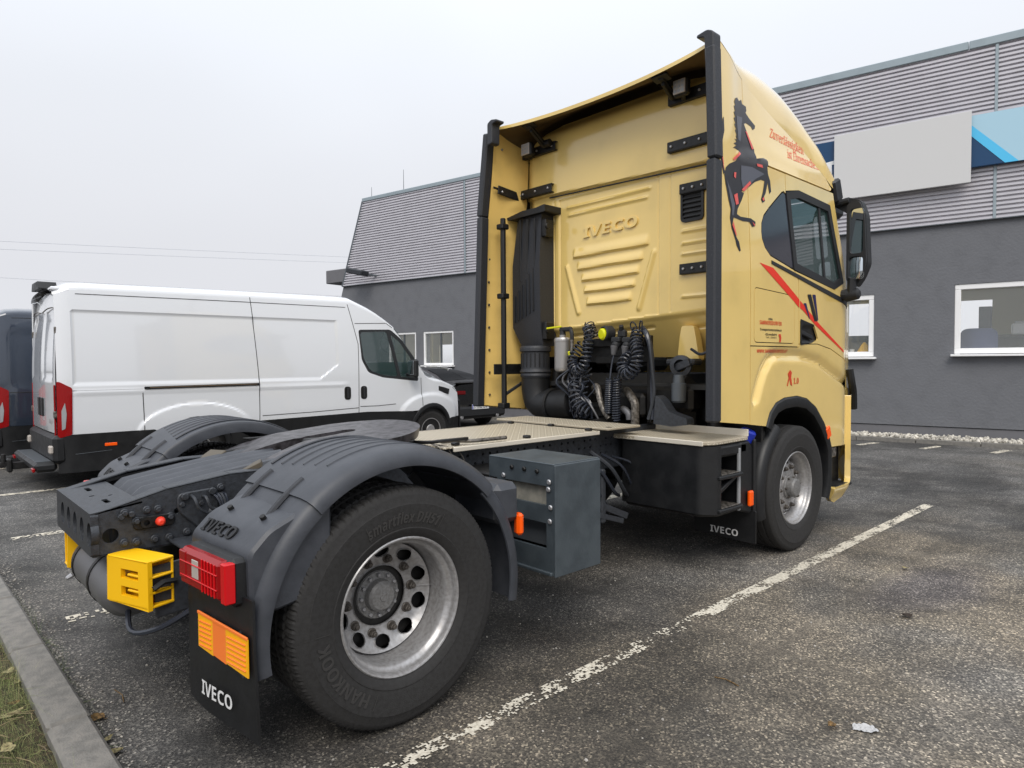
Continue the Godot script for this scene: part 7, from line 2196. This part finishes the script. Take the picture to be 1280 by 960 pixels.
func car() -> void:
	var C := thing("parked_car", "black fastback car seen from behind between the white van's nose and the truck", "car", Vector3(-8.5, 0, -8.58))
	C.rotation.y = PI / 2
	var U := [0.0, 0.12, 0.5, 1.0, 1.7, 2.3, 2.8, 3.3, 3.7, 4.2, 4.45]
	var belt := [0.93, 0.97, 0.99, 0.99, 0.98, 0.97, 0.95, 0.93, 0.90, 0.80, 0.66]
	var roof := [1.05, 1.10, 1.15, 1.30, 1.43, 1.45, 1.38, 1.15, 0.96, 0.86, 0.70]
	var half := [0.80, 0.88, 0.91, 0.92, 0.92, 0.92, 0.92, 0.92, 0.91, 0.88, 0.76]
	var sec := func(u):
		var b := tab(u, U, belt)
		var r := tab(u, U, roof)
		var w := tab(u, U, half)
		var tw: float = lerpf(w - 0.10, 0.55, clampf((r - b - 0.1) / 0.3, 0, 1))
		return [Vector2(w - 0.10, 0.24), Vector2(w - 0.03, 0.34), Vector2(w, 0.55), Vector2(w, 0.75), Vector2(w - 0.03, b - 0.03), Vector2(w - 0.07, b + 0.01), Vector2(lerpf(w - 0.09, tw, 0.5), lerpf(b + 0.02, r, 0.55)), Vector2(tw, r - 0.05), Vector2(tw - 0.12, r - 0.008), Vector2(0.22, r + 0.015), Vector2(0, r + 0.02)]
	var rows := []
	for i in 46:
		var u := 4.45 * i / 45.0
		var s: Array = sec.call(u)
		var row := PackedVector3Array()
		for k in s.size(): row.append(Vector3(s[k].x, s[k].y, -u))
		for k in range(s.size() - 2, -1, -1): row.append(Vector3(-s[k].x, s[k].y, -u))
		rows.append(row)
	var cp := mat("car_black", Color(0.025, 0.026, 0.03), 0.2)
	cp.clearcoat_enabled = true
	cp.clearcoat = 1.0
	cp.clearcoat_roughness = 0.04
	var body := MB.new().loft(rows)
	body.fan(Array(rows[0]))
	var fr := Array(rows[-1]); fr.reverse()
	body.fan(fr)
	put("body", body, cp, C, 42)
	var glassm := mat("car_glass", Color(0.05, 0.06, 0.07), 0.05)
	var patch := func(u0, u1, k0, k1, s, off):
		var m := MB.new()
		var rr := []
		for i in 9:
			var u: float = lerpf(u0, u1, i / 8.0)
			var q: Array = sec.call(u)
			var row := PackedVector3Array()
			for k in range(k0, k1 + 1): row.append(Vector3(s * (q[k].x + off), q[k].y + off, -u))
			if s < 0: row.reverse()
			rr.append(row)
		return m.loft(rr)
	put("rear_window", patch.call(0.45, 1.45, 8, 10, 1, 0.005).join(patch.call(0.45, 1.45, 8, 10, -1, 0.005)), glassm, C, 42)
	for s in [1, -1]:
		put("side_window", patch.call(1.0, 1.9, 5, 7, s, 0.005), glassm, C, 42)
		put("side_window", patch.call(1.97, 2.9, 5, 7, s, 0.005), glassm, C, 42)
		put("tail_lamp", MB.new().box(Vector3(s * 0.62, 0.86, 0.01), Vector3(0.42, 0.09, 0.05), 0.015), mat("dark_red", Color(0.4, 0.03, 0.05), 0.2), C)
		for u in [0.85, 3.6]:
			var w := put("wheel", MB.new().lathe([Vector2(0.2, -0.1), Vector2(0.3, -0.11), Vector2(0.33, -0.08), Vector2(0.33, 0.08), Vector2(0.3, 0.11), Vector2(0.22, 0.1), Vector2(0.2, 0.06), Vector2(0.06, 0.08), Vector2(0, 0.08)], Vector3(s * 0.83, 0.33, -u), Vector3(s, 0, 0), 28), M.tyre, C)
			put("rim", MB.new().lathe([Vector2(0.205, 0.085), Vector2(0.19, 0.1), Vector2(0.06, 0.085), Vector2(0, 0.09)], Vector3(s * 0.832, 0.33, -u), Vector3(s, 0, 0), 10), M.wheel_silver, w)
		put("exhaust_tip", MB.new().cyl(Vector3(s * 0.55, 0.29, 0.0), Vector3(s * 0.55, 0.29, 0.06), 0.045, -1, 12), M.bright_bolt, C)
		put("door_mirror", MB.new().box(Vector3(s * 0.99, 1.02, -3.0), Vector3(0.2, 0.13, 0.1), 0.04), cp, C)
	put("rear_bumper", MB.new().box(Vector3(0, 0.40, -0.02), Vector3(1.66, 0.26, 0.16), 0.05), M.rubber, C)
	put("lip_spoiler", MB.new().box(Vector3(0, 1.085, 0.0), Vector3(1.5, 0.025, 0.14), 0.01, Basis(Vector3.RIGHT, -0.15)), cp, C)
	var np := put("number_plate", MB.new().box(Vector3(0.0, 0.52, 0.068), Vector3(0.52, 0.115, 0.01), 0.004), M.white_letter, C)
	put("plate_lettering", text_mb("S 1702 UN", 0.07, func(x, y, z): return Vector3(x, 0.52 + y, 0.0745), 0.0, "Droid Sans", true, 0.4), M.black_print, np)
	put("plate_band", MB.new().box(Vector3(-0.24, 0.52, 0.0735), Vector3(0.03, 0.108, 0.002), 0.0), M.blue_cap, np)
	put("emblem", MB.new().ext(pts([-0.06, 0, -0.02, 0.05, 0.05, 0.03, 0.02, 0.0, 0.05, -0.05, -0.01, -0.03]), Vector3(0, 0.955, 0.022), Vector3.RIGHT, Vector3.UP, 0.012, 0.003), M.bright_bolt, C)

func vehicles() -> void:
	var wp := mat("van_white", Color(0.87, 0.88, 0.895), 0.14)
	wp.clearcoat_enabled = true
	wp.clearcoat = 1.0
	wp.clearcoat_roughness = 0.04
	mat("van_red", Color(0.55, 0.03, 0.05), 0.12)
	var dp := mat("van_dark", Color(0.2, 0.235, 0.29), 0.25, 0.2)
	dp.clearcoat_enabled = true
	dp.clearcoat = 1.0
	dp.clearcoat_roughness = 0.04
	van("white_van", "white high-roof panel van with black lower cladding, parked left of the truck", wp, Vector3(-6.15, 0, 0))
	van("dark_van", "dark grey panel van at the photo's left edge, half hidden by the white van", dp, Vector3(-8.85, 0, 0.36), 0.93)
	car()

func truck() -> void:
	truck_materials()
	var T := thing("tractor_unit", "cream yellow semi tractor with a black horse decal, parked without its trailer", "truck")
	cab(T)
	chassis(T)
	chocks()

func _ready() -> void:
	camera_and_light()
	make_materials()
	ground()
	lines()
	kerb_and_verge()
	hall()
	sky_things()
	truck()
	vehicles()
	litter()
